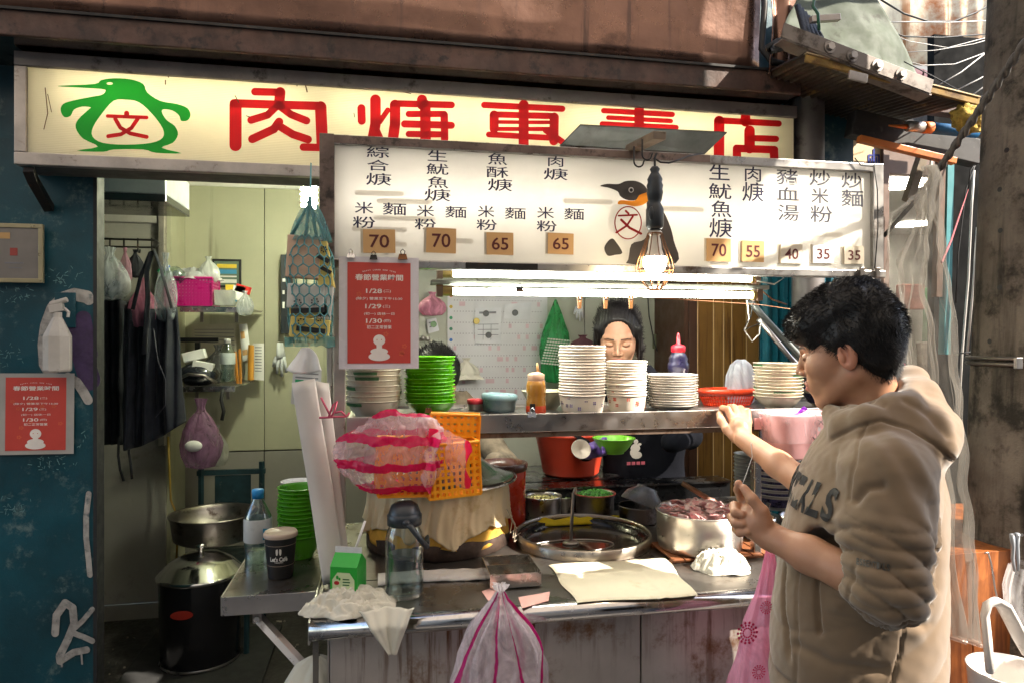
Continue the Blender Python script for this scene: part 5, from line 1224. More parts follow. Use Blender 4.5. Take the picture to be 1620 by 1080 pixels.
# tied striped bag hanging at the counter front and the big pink bag
c = at(792, 1085, 1.47); k = sz(1, c)
M_hs = film('magenta_striped_film', (.92, .84, .90), .55, rough=.16, stripe=((.66, .01, .22), 7, .84, 'angle'), ws=22, wr=2.0)
bag('tied_bag', 'clear bag with magenta stripes tied and hanging from the counter front', c, [(.001, -60 * k, 0), (55 * k, -48 * k, .1), (74 * k, -10 * k, .15), (76 * k, 20 * k, .2), (66 * k, 60 * k, .35), (44 * k, 95 * k, .7), (24 * k, 118 * k, 1.4), (10 * k, 138 * k, 2.2), (5 * k, 150 * k, 2.4)], M_hs, 13, .17, 5, sq=(1, .62), n=120, lump=.03)
bag('pink_slush_bag', 'thin white film knot at the top of the magenta striped bag', c + Vector((0, -.002, 150 * k)), [(5 * k, -6 * k, 1), (3 * k, 0, 1), (7 * k, 5 * k, 2), (10 * k, 12 * k, 2)], film('knot_film', (.9, .85, .88), .85), 5, .2, 3)['category'] = 'bag knot'
bpy.data.objects['pink_slush_bag'].name = 'bag_knot'
c = at(1212, 1090, 1.42); k = sz(1, c)
M_pk = film('pink_bag_film', (.95, .50, .68), .72, rough=.25, ws=10, tint=(.95, .6, .75))
pbg = thing('pink_bag', 'large translucent pink flower printed bag hanging beside the man', 'bag', c)
bag('bag_film', None, c, [(.001, -70 * k, 0), (50 * k, -60 * k, .1), (60 * k, -20 * k, .2), (58 * k, 20 * k, .25), (50 * k, 60 * k, .35), (38 * k, 110 * k, .5), (22 * k, 150 * k, .9), (12 * k, 190 * k, 1.4), (5 * k, 225 * k, 1.6)], M_pk, 9, .10, 8, sq=(1, .7), parent=pbg, lean=(.03, .0))
b = MB()
def burst(px, py, s, Y):
    o = at(px, py, Y)
    for i in range(14):
        a = 2 * math.pi * i / 14
        for r_, q in ((.45, .10), (.72, .12), (1.0, .15)):
            cc = o + Vector((math.cos(a) * s * r_, -.001, math.sin(a) * s * r_)); b.add([cc + Vector((math.cos(j) * s * q, 0, math.sin(j) * s * q)) for j in [w_ * 1.047 for w_ in range(6)]], [tuple(range(6))])
burst(1182, 1000, .022, 1.352); burst(1212, 960, .013, 1.352); burst(1200, 1062, .014, 1.35)
tag(b.build('flower_print', mat('crimson_print', (.60, .01, .10), .5), pbg), kind='stuff')
# white sack under the counter at the left
c = at(500, 1100, 1.66); k = sz(1, c)
bag('white_sack', 'off white sack hanging below the counters left corner', c, [(.001, -60 * k, 0), (45 * k, -50 * k, .1), (56 * k, -10 * k, .2), (50 * k, 24 * k, .3), (34 * k, 48 * k, .6), (14 * k, 60 * k, 1), (6 * k, 64 * k, 1)], mat('sack_cloth', (.55, .54, .46), .8, var=.05, bump=.3, bs=60), 6, .07, 4, lean=(0, 0))

# ------------------------------------------------------------------ side room: lamp, wall box, rack, aprons and bags
c = at(489, 305, 3.3); k = sz(1, c)
t = thing('spiral_lamp', 'bright white spiral energy saving bulb hanging in the side room', 'lamp', c)
MB().tube([Vector((9 * k * math.cos(a), 9 * k * math.sin(a), (20 - 44 * a / 31)) ) * 1 if 0 else Vector((10 * k * math.cos(a), 10 * k * math.sin(a), (18 - 42 * a / 31) * k)) for a in [31 * i / 150 for i in range(151)]], 3.0 * k, 8).build('spiral_tube', glow('cfl_glow', (.95, 1, .74), 120), t, smooth=True, local=True)
MB().lathe([(0, 34 * k), (8 * k, 34 * k), (12 * k, 30 * k), (12 * k, 20 * k), (0, 19 * k)], n=24).build('lamp_base', mat('teal_base', (.05, .25, .22), .4), t, smooth=True, local=True)
MB().tube([(0, 0, 34 * k), (0, 0, 2.468 - c.z)], .004, 6).build('cord', M_cable, t, local=True)
p0, p1 = at(145, 278, 3.0), at(262, 318, 3.0)
t = thing('wall_box', 'pale metal box with a dark glossy lower strip above the doorway', 'metal box', ((p0.x + p1.x) / 2, 3.0, p1.z))
MB().bb(p0.x - .2, p1.x, 3.0, 3.35, at(200, 305, 3).z, p0.z + .06).build('box_body', mat('pale_box', (.36, .38, .40), .4, .2, streak=((.2, .18, .16), .2, 20)), t, bevel=.004)
MB().bb(p0.x - .2, p1.x + .004, 2.99, 3.34, at(200, 318, 3).z, at(200, 306, 3).z).build('dark_strip', mat('glossy_black', (.02, .02, .022), .1), t, bevel=.003)
MB().cyl((at(160, 300, 2.99).x, 2.992, at(160, 290, 3).z), (at(160, 300, 2.99).x, 2.998, at(160, 290, 3).z), .010, 12).build('keyhole_slot', M_black, t)
# wire rack
YR = 3.55
t = thing('wire_rack', 'black wire hook rack on the grey wall carrying bags', 'rack', at(200, 390, YR))
b = MB()
b.tube([at(120, 377, YR), at(245, 380, YR), at(252, 385, YR), at(245, 392, YR), at(120, 389, YR)], .005, 6)
for x in range(130, 250, 22): b.tube([at(x, 377, YR), at(x, 391, YR), at(x + 1, 399, YR - .03), at(x + 3, 400, YR - .05), at(x + 4, 395, YR - .06)], .004, 6)
b.build('wire_frame', M_blackmetal, t, smooth=True)
M_clear = film('clear_bag_film', (.62, .66, .70), .45, ws=16)
def pxbag(name, lab, x, ytop, ybot, wpx, Y, m, seed, folds=7, amp=.12, prof=None, grp=None, flat_=.6, cat='bag'):
    c = at(x, ybot, Y); k = sz(1, c); H = ybot - ytop; w = wpx / 2
    pr = prof or [(.001, 0, 0), (.7, .04, .1), (.95, .18, .15), (1, .36, .25), (.85, .55, .45), (.5, .72, .9), (.22, .82, 1.4), (.16, .88, 1.6), (.26, 1, 2)]
    return bag(name, lab, c, [(max(.0008, r * w * k), z * H * k, f) for r, z, f in pr], m, folds, amp, seed, n=56, sq=(1, flat_), cat=cat, grp=grp)
M_darkcloth = mat('black_cloth', (.012, .013, .018), .9, var=.3, bump=.3, bs=200)
pxbag('clear_bag', 'clear tied bag of dark things on the wire rack', 174, 391, 476, 58, 3.40, M_clear, 1)
c = at(172, 455, 3.40); tag(MB().sphere(c, .06, sc3=(1.0, .6, .7)).build('dark_bundle', mat('grey_bundle', (.06, .07, .09), .8, var=.5, vs=30), smooth=True), 'dark bundle inside the clear tied bag', 'bundle')
M_pinkf = film('pink_print_film', (.75, .30, .45), .75, ws=20)
pxbag('printed_bag', 'pink printed plastic bag hanging under the denim bag strap', 226, 440, 520, 44, 3.38, M_pinkf, 3)
pxbag('thin_bag', 'thin pink film bag on the rack beside the black cloth', 198, 392, 450, 20, 3.48, film('thin_pink_film', (.6, .3, .4), .6), 4)
pxbag('thin_bag', 'translucent grey carrier bag hanging right of the dark bag straps', 262, 400, 510, 34, 3.36, film('grey_film', (.5, .55, .6), .45, ws=14), 6, flat_=.5)
pxbag('dark_cloth_bag', 'dark cloth cap hanging at the rack end by the blue wall', 156, 392, 470, 30, 3.5, M_darkcloth, 7)
pxbag('dark_cloth_bag', 'black cloth pouch hung in the middle of the rack', 214, 395, 440, 26, 3.5, M_darkcloth, 8)
# aprons: long dark cloths with folds
def apron(name, lab, pts_top, pts_bot, Y, m, seed, extra=None, sag=.0):
    """pts_top and pts_bot are photo points left to right, joined by a hanging folded cloth"""
    def lerp(ps, u):
        q = u * (len(ps) - 1); i = min(int(q), len(ps) - 2); f = q - i; return (ps[i][0] + (ps[i + 1][0] - ps[i][0]) * f, ps[i][1] + (ps[i + 1][1] - ps[i][1]) * f)
    def fn(u, v):
        a, b_ = lerp(pts_top, u), lerp(pts_bot, u); x, y = a[0] + (b_[0] - a[0]) * v, a[1] + (b_[1] - a[1]) * v
        f = .024 * math.sin(u * 17 + seed + .8 * math.sin(v * 3)) * (.4 + .6 * v) + .012 * math.sin(u * 37 + seed * 2 + v * 2)
        return at(x, y, Y) + Vector((0, f + wob((u * 3, v * 3, seed), 1.5, .02), 0))
    t = thing(name, lab, 'apron' if 'apron' in name else 'bag', at((pts_top[0][0] + pts_top[-1][0]) / 2, max(p[1] for p in pts_bot), Y))
    MB().grid(fn, 70, 30).build('cloth', m, t, smooth=True, solid=.004)
    for nm, ps, w, mm in (extra or []): MB().tube([at(x, y, Y - .05) for x, y in ps], w, 8, flat=.3).build(nm, mm, t, smooth=True)
    return t
M_navy = mat('navy_denim', (.004, .006, .015), .85, var=.25, bump=.4, bs=260, bd=.002, sheen=.1)
apron('hanging_apron', 'long black apron hanging left with two loose ties', [(145, 470), (170, 462), (200, 478), (226, 470)], [(150, 700), (175, 704), (205, 700), (240, 690)], 3.45, M_darkcloth, 1,
      [('tie', [(188, 690), (187, 720), (190, 742), (196, 760)], .006, M_darkcloth), ('tie', [(203, 690), (204, 715), (207, 735), (209, 757)], .006, M_darkcloth)])
apron('denim_bag', 'large dark navy denim bag hanging by its straps', [(196, 488), (225, 490), (255, 488), (279, 486)], [(195, 712), (222, 706), (256, 690), (291, 668)], 3.36, M_navy, 3,
      [('strap', [(210, 490), (222, 440), (238, 400), (244, 396), (256, 430), (272, 488)], .009, M_navy), ('strap', [(228, 560), (234, 470), (232, 430), (240, 400)], .012, M_navy), ('pocket_seam', [(243, 520), (250, 570), (262, 600), (262, 640), (246, 660)], .002, mat('seam_thread', (.05, .05, .07), .8))])

# two wall shelves with clutter
for y, x0, x1, Y, lab in ((487, 285, 388, 3.75, 'upper thin metal wall shelf with the magenta basket'), (613, 280, 372, 3.75, 'lower thin metal wall shelf with a helmet and bottle')):
    a, b_ = at(x0, y, Y), at(x1, y, Y)
    t = thing('wall_shelf', lab, 'shelf', (a.x, Y, a.z), group='wall shelves in the side room')
    MB().bb(a.x, b_.x, Y, 4.27, a.z, a.z + .006).build('shelf_board', M_steel, t)
    MB().bb(a.x, b_.x, Y - .003, Y, a.z - .022, a.z + .006).build('front_edge', M_steel_b, t)
    for xx in (.25, .8): MB().bb(a.x + (b_.x - a.x) * xx - .008, a.x + (b_.x - a.x) * xx + .008, Y + .1, Y + .11, a.z - .07, a.z).build('bracket', M_steel_d, t)
c = at(305, 484, 3.85); k = sz(1, c); M_mag = mat('magenta_plastic', (.45, .01, .16), .35)
t = thing('magenta_basket', 'magenta plastic basket on the upper wall shelf', 'basket', c)
w, d, h = 68 * k, 50 * k, 42 * k
X, Yv, Z = Vector((1, 0, 0)), Vector((0, 1, 0)), Vector((0, 0, 1))
for o, e, ww, n_ in ((Vector((-w / 2, -d / 2, 0)), X, w, 14), (Vector((-w / 2, d / 2, 0)), X, w, 14), (Vector((-w / 2, -d / 2, 0)), Yv, d, 9), (Vector((w / 2, -d / 2, 0)), Yv, d, 9)):
    b = MB(); mesh_panel(b, o, e, Z, ww, h, n_, 8, w / 14 * .5); tag(b.build('side_panel', M_mag, t, local=True), kind='stuff')
MB().bb(-w / 2, w / 2, -d / 2, d / 2, 0, .004).build('base', M_mag, t, local=True)
MB().tube([(-w / 2, -d / 2, h), (w / 2, -d / 2, h), (w / 2, d / 2, h), (-w / 2, d / 2, h), (-w / 2, -d / 2, h)], .007, 8).build('rim', M_mag, t, local=True)
def pxbottle(lab, x, yt, yb, wpx, Y, cap, tint=(.8, .9, .88), lay=None, name='plastic_bottle', rot=(0, 0, 0), labm=None):
    c = at(x, yb, Y); k = sz(1, c); H = (yb - yt) * k; r = wpx / 2 * k
    t = thing(name, lab, 'bottle', c, rot)
    MB().lathe([(0, 0), (r * .8, 0), (r * .97, H * .04), (r, H * .1), (r * .9, H * .2), (r * .98, H * .36), (r, H * .6), (r * .95, H * .7), (r * .62, H * .82), (r * .36, H * .89), (r * .36, H * .92)], n=36).build('bottle_wall', clear('pet_' + '%d' % int(tint[0] * 100), tint, .05, .12, .9), t, smooth=True, local=True)
    MB().lathe([(r * .80, H * .03), (r * .93, H * .1), (r * .84, H * .2), (r * .9, H * .30), (0, H * .30)], n=30).build('water', M_water, t, smooth=True, local=True)
    MB().lathe([(0, H * .92), (r * .42, H * .90), (r * .44, H * .985), (r * .40, H), (0, H)], n=24).build('cap', cap, t, smooth=True, local=True)
    if labm: MB().lathe([(r * 1.0, H * .42), (r * 1.02, H * .44), (r * 1.02, H * .66), (r * .985, H * .68)], n=36).build('label_band', labm, t, smooth=True, local=True)
    return t, k, r, H
M_bcap = mat('blue_cap', (.02, .15, .60), .35); M_bcap2 = mat('light_blue_cap', (.02, .30, .72), .35); M_wcap = mat('white_cap', (.75, .74, .72), .35); M_gcap = mat('green_cap', (.01, .30, .12), .35)
pxbottle('empty bottle with blue cap lying on the magenta basket', 292, 412, 444, 24, 3.80, M_bcap, rot=(.3, -.9, 0))
pxbottle('green tinted bottle with green cap on the magenta basket', 272, 420, 448, 22, 3.80, M_gcap, tint=(.35, .75, .55), rot=(.2, -.7, 0))
crumple('white_bag_bundle', 'white plastic bag bundle piled over the magenta basket', at(306, 444, 3.85), .14, .09, .07, film('milky_film', (.72, .74, .76), .9), 5, 'bag', nd=50)
pxbag('knotted_bag', 'knotted white bag on top of the magenta basket', 330, 406, 448, 34, 3.82, film('milky_film2', (.75, .77, .75), .85), 9)
c = at(357, 484, 3.80); k = sz(1, c)
t = thing('clear_box', 'cloudy plastic box with papers beside the magenta basket', 'box', c)
MB().lathe([(.1, .2), (19, .2), (20, 24), (19, 24), (18, 1)], n=4, mtx=Matrix.Scale(k, 3) @ Matrix.Rotation(R(45), 3, 'Z')).build('box', film('cloudy_box', (.6, .62, .6), .75, ws=3), t, local=True)
for i, (x, y, w_, h_, m) in enumerate(((364, 462, 12, 22, mat('yellow_pack', (.7, .5, .05), .5)), (370, 468, 10, 18, mat('blue_pack', (.05, .25, .45), .5)), (378, 464, 18, 22, M_paper), (385, 458, 22, 12, mat('red_pack', (.6, .03, .02), .5)))):
    c = at(x, y, 3.83); MB().box(c, (sz(w_, c), .03, sz(h_, c)), Matrix.Rotation(.1 * i, 3, 'Y')).build('packet', m, t)
pxbag('clear_bag', 'crumpled clear bag hanging off the upper shelf end', 388, 460, 500, 26, 3.72, M_clear, 14)
# framed notice board
def frame_pic(name, lab, x0, y0, x1, y1, Y, mf, mp, cat, bars=None, rot=None, fw=.012):
    a, b_ = at(x0, y0, Y), at(x1, y1, Y)
    t = thing(name, lab, cat, ((a.x + b_.x) / 2, Y, b_.z))
    MB().bb(a.x, b_.x, Y + .004, Y + .012, b_.z, a.z).build('sheet', mp, t)
    for q in ((a.x - fw, b_.x + fw, Y, Y + .014, a.z, a.z + fw), (a.x - fw, b_.x + fw, Y, Y + .014, b_.z - fw, b_.z), (a.x - fw, a.x, Y + .0005, Y + .0135, b_.z, a.z), (b_.x, b_.x + fw, Y + .0005, Y + .0135, b_.z, a.z)): MB().bb(*q).build('frame', mf, t, bevel=.001)
    for i, (u0, v0, u1, v1, m) in enumerate(bars or []):
        MB().bb(a.x + (b_.x - a.x) * u0, a.x + (b_.x - a.x) * u1, Y + .003, Y + .0038, a.z + (b_.z - a.z) * v1, a.z + (b_.z - a.z) * v0).build('printed_block', m, t)
    return t
frame_pic('framed_notice', 'small black framed notice behind the magenta basket', 339, 413, 378, 452, 4.2, M_black, mat('notice_green', (.12, .17, .13), .4), 'notice', [(.1, .12, .9, .28, MATS['yellow_pack']), (.1, .35, .9, .52, MATS['blue_pack']), (.1, .6, .9, .66, M_paper), (.1, .75, .9, .9, M_paper)])
frame_pic('dark_menu_strip', 'tall narrow black board with faint lettering behind the net bag', 445, 404, 462, 527, 4.2, M_black, mat('board_black', (.015, .02, .025), .4), 'board', [(.1, .3, .4, .34, M_paper), (.1, .45, .3, .5, M_paper), (.1, .6, .3, .68, M_paper)], fw=.004)
# papers and papers holder on the wall
def sheet(lab, pts, Y, m, cat='paper', name='pinned_paper', marks=None, grp=None, curl=.01):
    ps = [at(x, y, Y) for x, y in pts]
    b = MB().grid(lambda u, v: ps[0].lerp(ps[1], u).lerp(ps[3].lerp(ps[2], u), v) + Vector((0, -curl * math.sin(u * 3) - curl * v * .5, 0)), 9, 7)
    if not marks: return tag(b.build(name, m, smooth=True), lab, cat, grp)
    t = thing(name, lab, cat, (ps[2] + ps[3]) / 2, group=grp)
    b.build('sheet', m, t, smooth=True)
    for mm, lst in marks:
        b = MB()
        for (u0, v0, u1, v1) in lst:
            b.grid(lambda u, v: ps[0].lerp(ps[1], u0 + (u1 - u0) * u).lerp(ps[3].lerp(ps[2], u0 + (u1 - u0) * u), v0 + (v1 - v0) * v) + Vector((0, -curl * math.sin((u0 + (u1 - u0) * u) * 3) - curl * (v0 + (v1 - v0) * v) * .5 - .0016, 0)), 5, 3)
        tag(b.build('print', mm, t), kind='stuff')
    return t
M_inkg = mat('grey_print_ink', (.18, .18, .2), .6)
sheet('wide yellowed paper pinned above the lower wall shelf', [(303, 514), (392, 511), (396, 575), (305, 560)], 4.22, mat('aged_paper', (.48, .44, .33), .7), marks=[(M_inkg, [(.05, .15 + .1 * i, .75, .17 + .1 * i) for i in range(5)])])
sheet('white leaflet with orange print leaning by the lower shelf', [(378, 514), (391, 512), (398, 568), (384, 571)], 4.15, M_paper, marks=[(MATS['orange_card'], [(.1, .2, .6, .4), (.1, .7, .7, .85)])])
sheet('white sheet hanging at the right of the orange envelope', [(400, 543), (418, 543), (418, 601), (400, 600)], 4.2, M_paper, marks=[(M_inkg, [(.2, .1 + .08 * i, .8, .12 + .08 * i) for i in range(9)])])
sheet('orange envelope standing between the leaflets', [(393, 545), (402, 546), (402, 601), (392, 600)], 4.12, mat('envelope_orange', (.60, .27, .03), .6), cat='envelope', name='envelope')
sheet('small printed calendar card under the tissue at the poster', [(464, 582), (509, 585), (506, 642), (460, 638)], 3.0, mat('card_grey', (.5, .5, .52), .5), marks=[(M_inkg, [(.1, .1 + .12 * i, .9, .14 + .12 * i) for i in range(7)]), (MATS['green_cap'], [(.1, .3, .4, .5)])])
# helmet, bottle, bag of straws on the lower shelf
c = at(314, 606, 3.85); k = sz(1, c)
t = thing('motor_helmet', 'dark open helmet lying on the lower wall shelf', 'helmet', c)
MB().sphere((0, 0, 14 * k), 27 * k, sc3=(1.15, .9, .7)).build('shell', mat('helmet_black', (.015, .018, .025), .2, coat=.5), t, smooth=True, local=True)
MB().tube([Vector((-30, -18, 6)) * k, Vector((-8, -27, 16)) * k, Vector((14, -26, 14)) * k, Vector((30, -14, 2)) * k], 2.5 * k, 6).build('trim', M_steel_d, t, smooth=True, local=True)
tag(MB().box(at(308, 562, 3.85), (.11, .05, .05), Matrix.Rotation(-.25, 3, 'Y')).box(at(322, 578, 3.82), (.10, .05, .04), Matrix.Rotation(.2, 3, 'Y')).build('folded_papers', M_paper, bevel=.003), 'folded white papers stuffed above the helmet', 'papers')
tag(MB().bb(at(281, 538, 3.95).x, at(345, 540, 3.95).x, 3.95, 3.97, at(300, 541, 3.95).z, at(300, 534, 3.95).z).bb(at(308, 540, 3.95).x, at(316, 540, 3.95).x, 3.951, 3.969, at(300, 556, 3.95).z, at(300, 5415 / 10, 3.95).z).build('dark_bar', M_black), 'dark T shaped bar above the folded papers', 'bar')
pxbottle('clear water bottle with white cap standing on the lower wall shelf', 360, 536, 604, 23, 3.80, M_wcap, labm=mat('clear_label', (.45, .5, .5), .3))
pxbag('grey_bag', 'grey clear bag slumped behind the white capped bottle', 345, 545, 606, 44, 3.95, film('smoky_film', (.35, .36, .38), .6, ws=18), 11)
tag(MB().tube([at(x, y, 3.85) for x, y in ((372, 556), (376, 606))], .008, 6).tube([at(x, y, 3.85) for x, y in ((379, 552), (381, 606))], .007, 6).build('pens', mat('amber_pen', (.5, .2, .03), .4)), 'amber pens standing behind the bottle', 'pens', kind=None)
# purple bag hanging from lower shelf, cord
pxbag('purple_bag', 'clear bag of purple wrappers hanging under the lower shelf', 318, 630, 742, 62, 3.70, film('purple_film', (.42, .22, .38), .7, ws=18), 17)
pxbag('white_bag', 'pale crumpled bag hanging behind the purple wrappers', 342, 672, 738, 34, 3.85, film('pale_film', (.6, .6, .55), .8), 19)
c = at(306, 705, 3.62); tag(MB().sphere(c, .035, sc3=(1.2, .6, .8)).build('white_wrapper', M_paper, smooth=True), 'small white and pink wrapper in the purple bag', 'wrapper')
tag(MB().tube([at(266, 690, 3.9), at(268, 740, 3.9), at(270, 790, 3.88), at(279, 812, 3.85), at(281, 850, 3.82), at(279, 885, 3.8)], .006, 6).build('hanging_hose', mat('yellow_rubber', (.45, .28, .04), .5), smooth=True), 'yellowish cord hanging down the grey wall', 'cord')
tag(MB().tube([at(352, 615, 3.7), at(350, 632, 3.7), at(354, 650, 3.7), at(351, 664, 3.7)], .009, 8).build('braided_cord', M_cable, smooth=True), 'short dark braided cord hanging below the lower shelf', 'cord')
# glove
def glove(lab, x, y, Y, s, name='rubber_glove', grp='rubber gloves'):
    c = at(x, y, Y); k = sz(1, c) * s
    t = thing(name, lab, 'glove', c, group=grp); m = mat('pale_glove', (.55, .57, .60), .5, bump=.2)
    MB().tube([Vector((0, 0, 0)), Vector((1, -2, -12)) * k, Vector((2, -2, -22)) * k], [5 * k, 7 * k, 8 * k], 10, flat=.5).build('palm', m, t, smooth=True, local=True)
    for i, (dx, dz) in enumerate(((-9, -34), (-4, -44), (3, -48), (9, -42))):
        MB().tube([Vector((-4 + i * 3, -2, -20)) * k, Vector((dx * .8, -3, (dz - 20) / 2)) * k, Vector((dx, -1, dz)) * k], [3 * k, 2.6 * k, 1.6 * k], 8).build('finger', m, t, smooth=True, local=True)
glove('pale rubber glove pinned on the green wall behind the net bag', 443, 542, 4.2, 1.1)
glove('white glove hanging on the kitchen wall left of the woman', 915, 470, 3.1, .8)
# chair back, basin, black pot, floor mat
YC = 3.85
t = thing('dark_chair', 'dark teal metal chair behind the steel basin', 'chair', (at(365, 800, YC).x, YC, .012))
M_chair = mat('chair_teal', (.015, .045, .055), .5, .3, var=.4, dirt=((.35, .32, .27), .15, 14))
xa_, xb_ = at(318, 800, YC).x, at(414, 800, YC).x
for xx in (xa_, xb_): MB().tube([(xx, YC, at(0, 742, YC).z), (xx, YC, .5), (xx, YC + .03, .012)], .016, 6).build('leg', M_chair, t)
MB().bb(xa_ - .02, xb_ + .02, YC - .012, YC + .012, at(360, 750, YC).z, at(360, 742, YC).z).build('top_rail', M_chair, t, bevel=.003)
MB().bb(at(340, 800, YC).x, at(397, 800, YC).x, YC - .006, YC + .006, at(360, 800, YC).z, at(360, 751, YC).z).build('back_panel', M_chair, t, bevel=.003)
MB().bb(xa_ - .02, xb_ + .02, YC - .42, YC, .40, .425).build('seat', M_chair, t, bevel=.006)
for xx in (xa_, xb_): MB().tube([(xx, YC - .4, .469), (xx, YC - .42, .012)], .014, 6).build('leg', M_chair, t)
c = at(336, 862, 3.55); c.z = .50; k = sz(1, at(336, 862, 3.55))
c = Vector((at(338, 850, 3.62).x, 3.62, at(338, 862, 3.5).z)); zt_ = c.z + sz(40, c)
t = thing('steel_basin', 'large shallow steel basin stacked over the black pot', 'basin', c)
r = 66 * k; h = zt_ - c.z
MB().lathe([(0, 0), (r * .8, .0), (r * .9, h * .1), (r * .97, h * .9), (r * 1.02, h), (r * 1.02, h + .006), (r * .98, h), (r * .94, h * .85), (r * .86, h * .15), (0, h * .08)], n=64).build('basin', M_steel_d, t, smooth=True, local=True)
cf = Vector((at(318, 1020, 3.42).x, 3.42, .030)); k = sz(1, cf)
t = thing('black_pot', 'tall black cauldron with a shiny domed lid on the floor', 'pot', cf)
r = 63 * k; h = at(318, 905, 3.42).z - .03
MB().lathe([(0, 0), (r * .9, 0), (r * .92, .01), (r * .97, h * .92), (r * .985, h)], n=56).build('pot', mat('black_enamel', (.010, .010, .012), .22, coat=.4, rv=.05), t, smooth=True, local=True)
MB().lathe([(r * .93, .002), (r * .95, .006), (r * .93, .014)], n=56).build('base_ring', M_steel, t, smooth=True, local=True)
tlid = Matrix.Rotation(.10, 3, 'Y') @ Matrix.Rotation(-.04, 3, 'X')
MB().lathe([(r * 1.0, h - .008), (r * 1.03, h), (r * 1.02, h + .008), (r * .97, h + .012), (r * .75, h + .055), (r * .45, h + .085), (0, h + .10)], n=56).build('lid', M_chrome, t, smooth=True, local=True)
MB().lathe([(0, h + .09), (.012, h + .10), (.010, h + .115), (.026, h + .125), (.024, h + .135), (0, h + .14)], n=24).build('lid_knob', M_steel_b, t, smooth=True, local=True)
p = Vector((-12 * k, -r * .975, h * .68)); tag(MB().lathe([(0, 0), (16 * k, 0)], p, 28, mtx=Matrix.Rotation(R(90), 3, 'X') @ Matrix.Diagonal((1, .42, 1))).build('red_badge', mat('badge_red', (.30, .02, .01), .4), t, local=True))
tag(MB().bb(cf.x - .30, cf.x + .32, 3.12, 3.75, .0125, .0285).build('floor_board', mat('black_mat', (.02, .02, .02), .8), bevel=.003), 'flat black mat under the tall cauldron', 'floor mat')
rr = random.Random(3)
b = MB()
for i in range(60):
    x, y, s = rr.uniform(-1.3, -.2), rr.uniform(2.8, 3.9), rr.uniform(.003, .012)
    b.box((x, y, .0165), (s, s * rr.uniform(.4, 1.5), .006), Matrix.Rotation(rr.uniform(0, 3), 3, 'Z'))
tag(b.build('floor_litter', mat('litter', (.35, .3, .25), .8)), kind='stuff')
# things on the side table
pxbottle('clear water bottle with a light blue cap on the side table', 408, 773, 912, 42, 1.95, M_bcap2, labm=mat('grey_white_label', (.50, .52, .52), .35))
q_ = at(408, 845, 1.905); b = MB(); write(b, 'F', q_ + Vector((sz(12, q_), 0, 0)), EX, EZ, sz(9, q_), sz(18, q_), .04); b.build('blue_letter', mat('label_blue', (.02, .22, .38), .4), bpy.data.objects['plastic_bottle.003'])
c = at(444, 928, 1.86); c.z = CTZ; k = sz(1, c)
t = thing('paper_cup', 'black takeaway coffee cup with a pale lid on the side table', 'cup', c)
Hc = 66 * k
MB().lathe([(0, 0), (18.5 * k, 0), (19 * k, 1 * k), (24.5 * k, Hc)], n=40).build('cup', mat('cup_black', (.012, .012, .013), .45), t, smooth=True, local=True)
MB().lathe([(26 * k, Hc - 2 * k), (26.5 * k, Hc), (26 * k, Hc + 3 * k), (24 * k, Hc + 6 * k), (23 * k, Hc + 5 * k), (0, Hc + 5 * k)], n=40).build('lid', mat('cup_lid', (.50, .38, .30), .4), t, smooth=True, local=True)
for z in (.32, .80): MB().lathe([((19 + 5.5 * z) * k + .0003, Hc * z), ((19 + 5.5 * z) * k + .0004, Hc * z + .6 * k)], n=40).build('thin_band', MATS['cup_lid'], t, local=True)
M_cw = mat('cup_print_white', (.72, .70, .66), .6)
def curved(b, txt, r_, z, a0, w, h_, bold=.01):
    v, f, sp = glyphs(txt, bold)
    b.add([Vector((r_ * math.sin(a0 + (p[0] - .5) * w / r_), -r_ * math.cos(a0 + (p[0] - .5) * w / r_), z + (p[1] - .5) * h_)) for p in v], f)
b = MB(); curved(b, "Let's Café", 22.4 * k, Hc * .50, .0, 27 * k, 7 * k, .03); b.build('lettering', M_cw, t, local=True)
b = MB(); curved(b, "TAIWAN", 22.0 * k, Hc * .42, .0, 13 * k, 2.2 * k); tag(b.build('small_print', M_cw, t, local=True), kind='stuff')
b = MB(); r_ = 23.0 * k
for s in (-1, 1): b.add([Vector((r_ * math.sin((s * 2.6 + 1.7 * math.cos(i * .45)) * k / r_), -r_ * math.cos((s * 2.6 + 1.7 * math.cos(i * .45)) * k / r_), Hc * .68 + 6 * k * math.sin(i * .45))) for i in range(14)], [tuple(range(14))])
b.build('bean_mark', M_cw, t, local=True)
c = at(474, 905, 2.02); c.z = CTZ; k = sz(1, c)
stack('lime_bowl', 'bowl', 'lime green bowls on the side table', [('bowl', MB().lathe(bowl_prof(33 * k, 36 * k, 21 * k, .002, .0015), n=44), mat('side_lime', (.07, .33, .01), .35, var=.1), True)], c, 6.2 * k, 13, lambda i: 'green bowl, %s in the tall stack on the side table' % ORD[i], jit=.002)
c = at(470, 870, 2.25); c.z = CTZ; k = sz(1, c)
stack('blue_rim_bowl', 'bowl', 'white bowls behind the green stack', navy(k, 25, 56, 17), c, 9.5 * k, 4, lambda i: 'white bowl with blue rim, %s behind the tall green stack' % ORD[i])

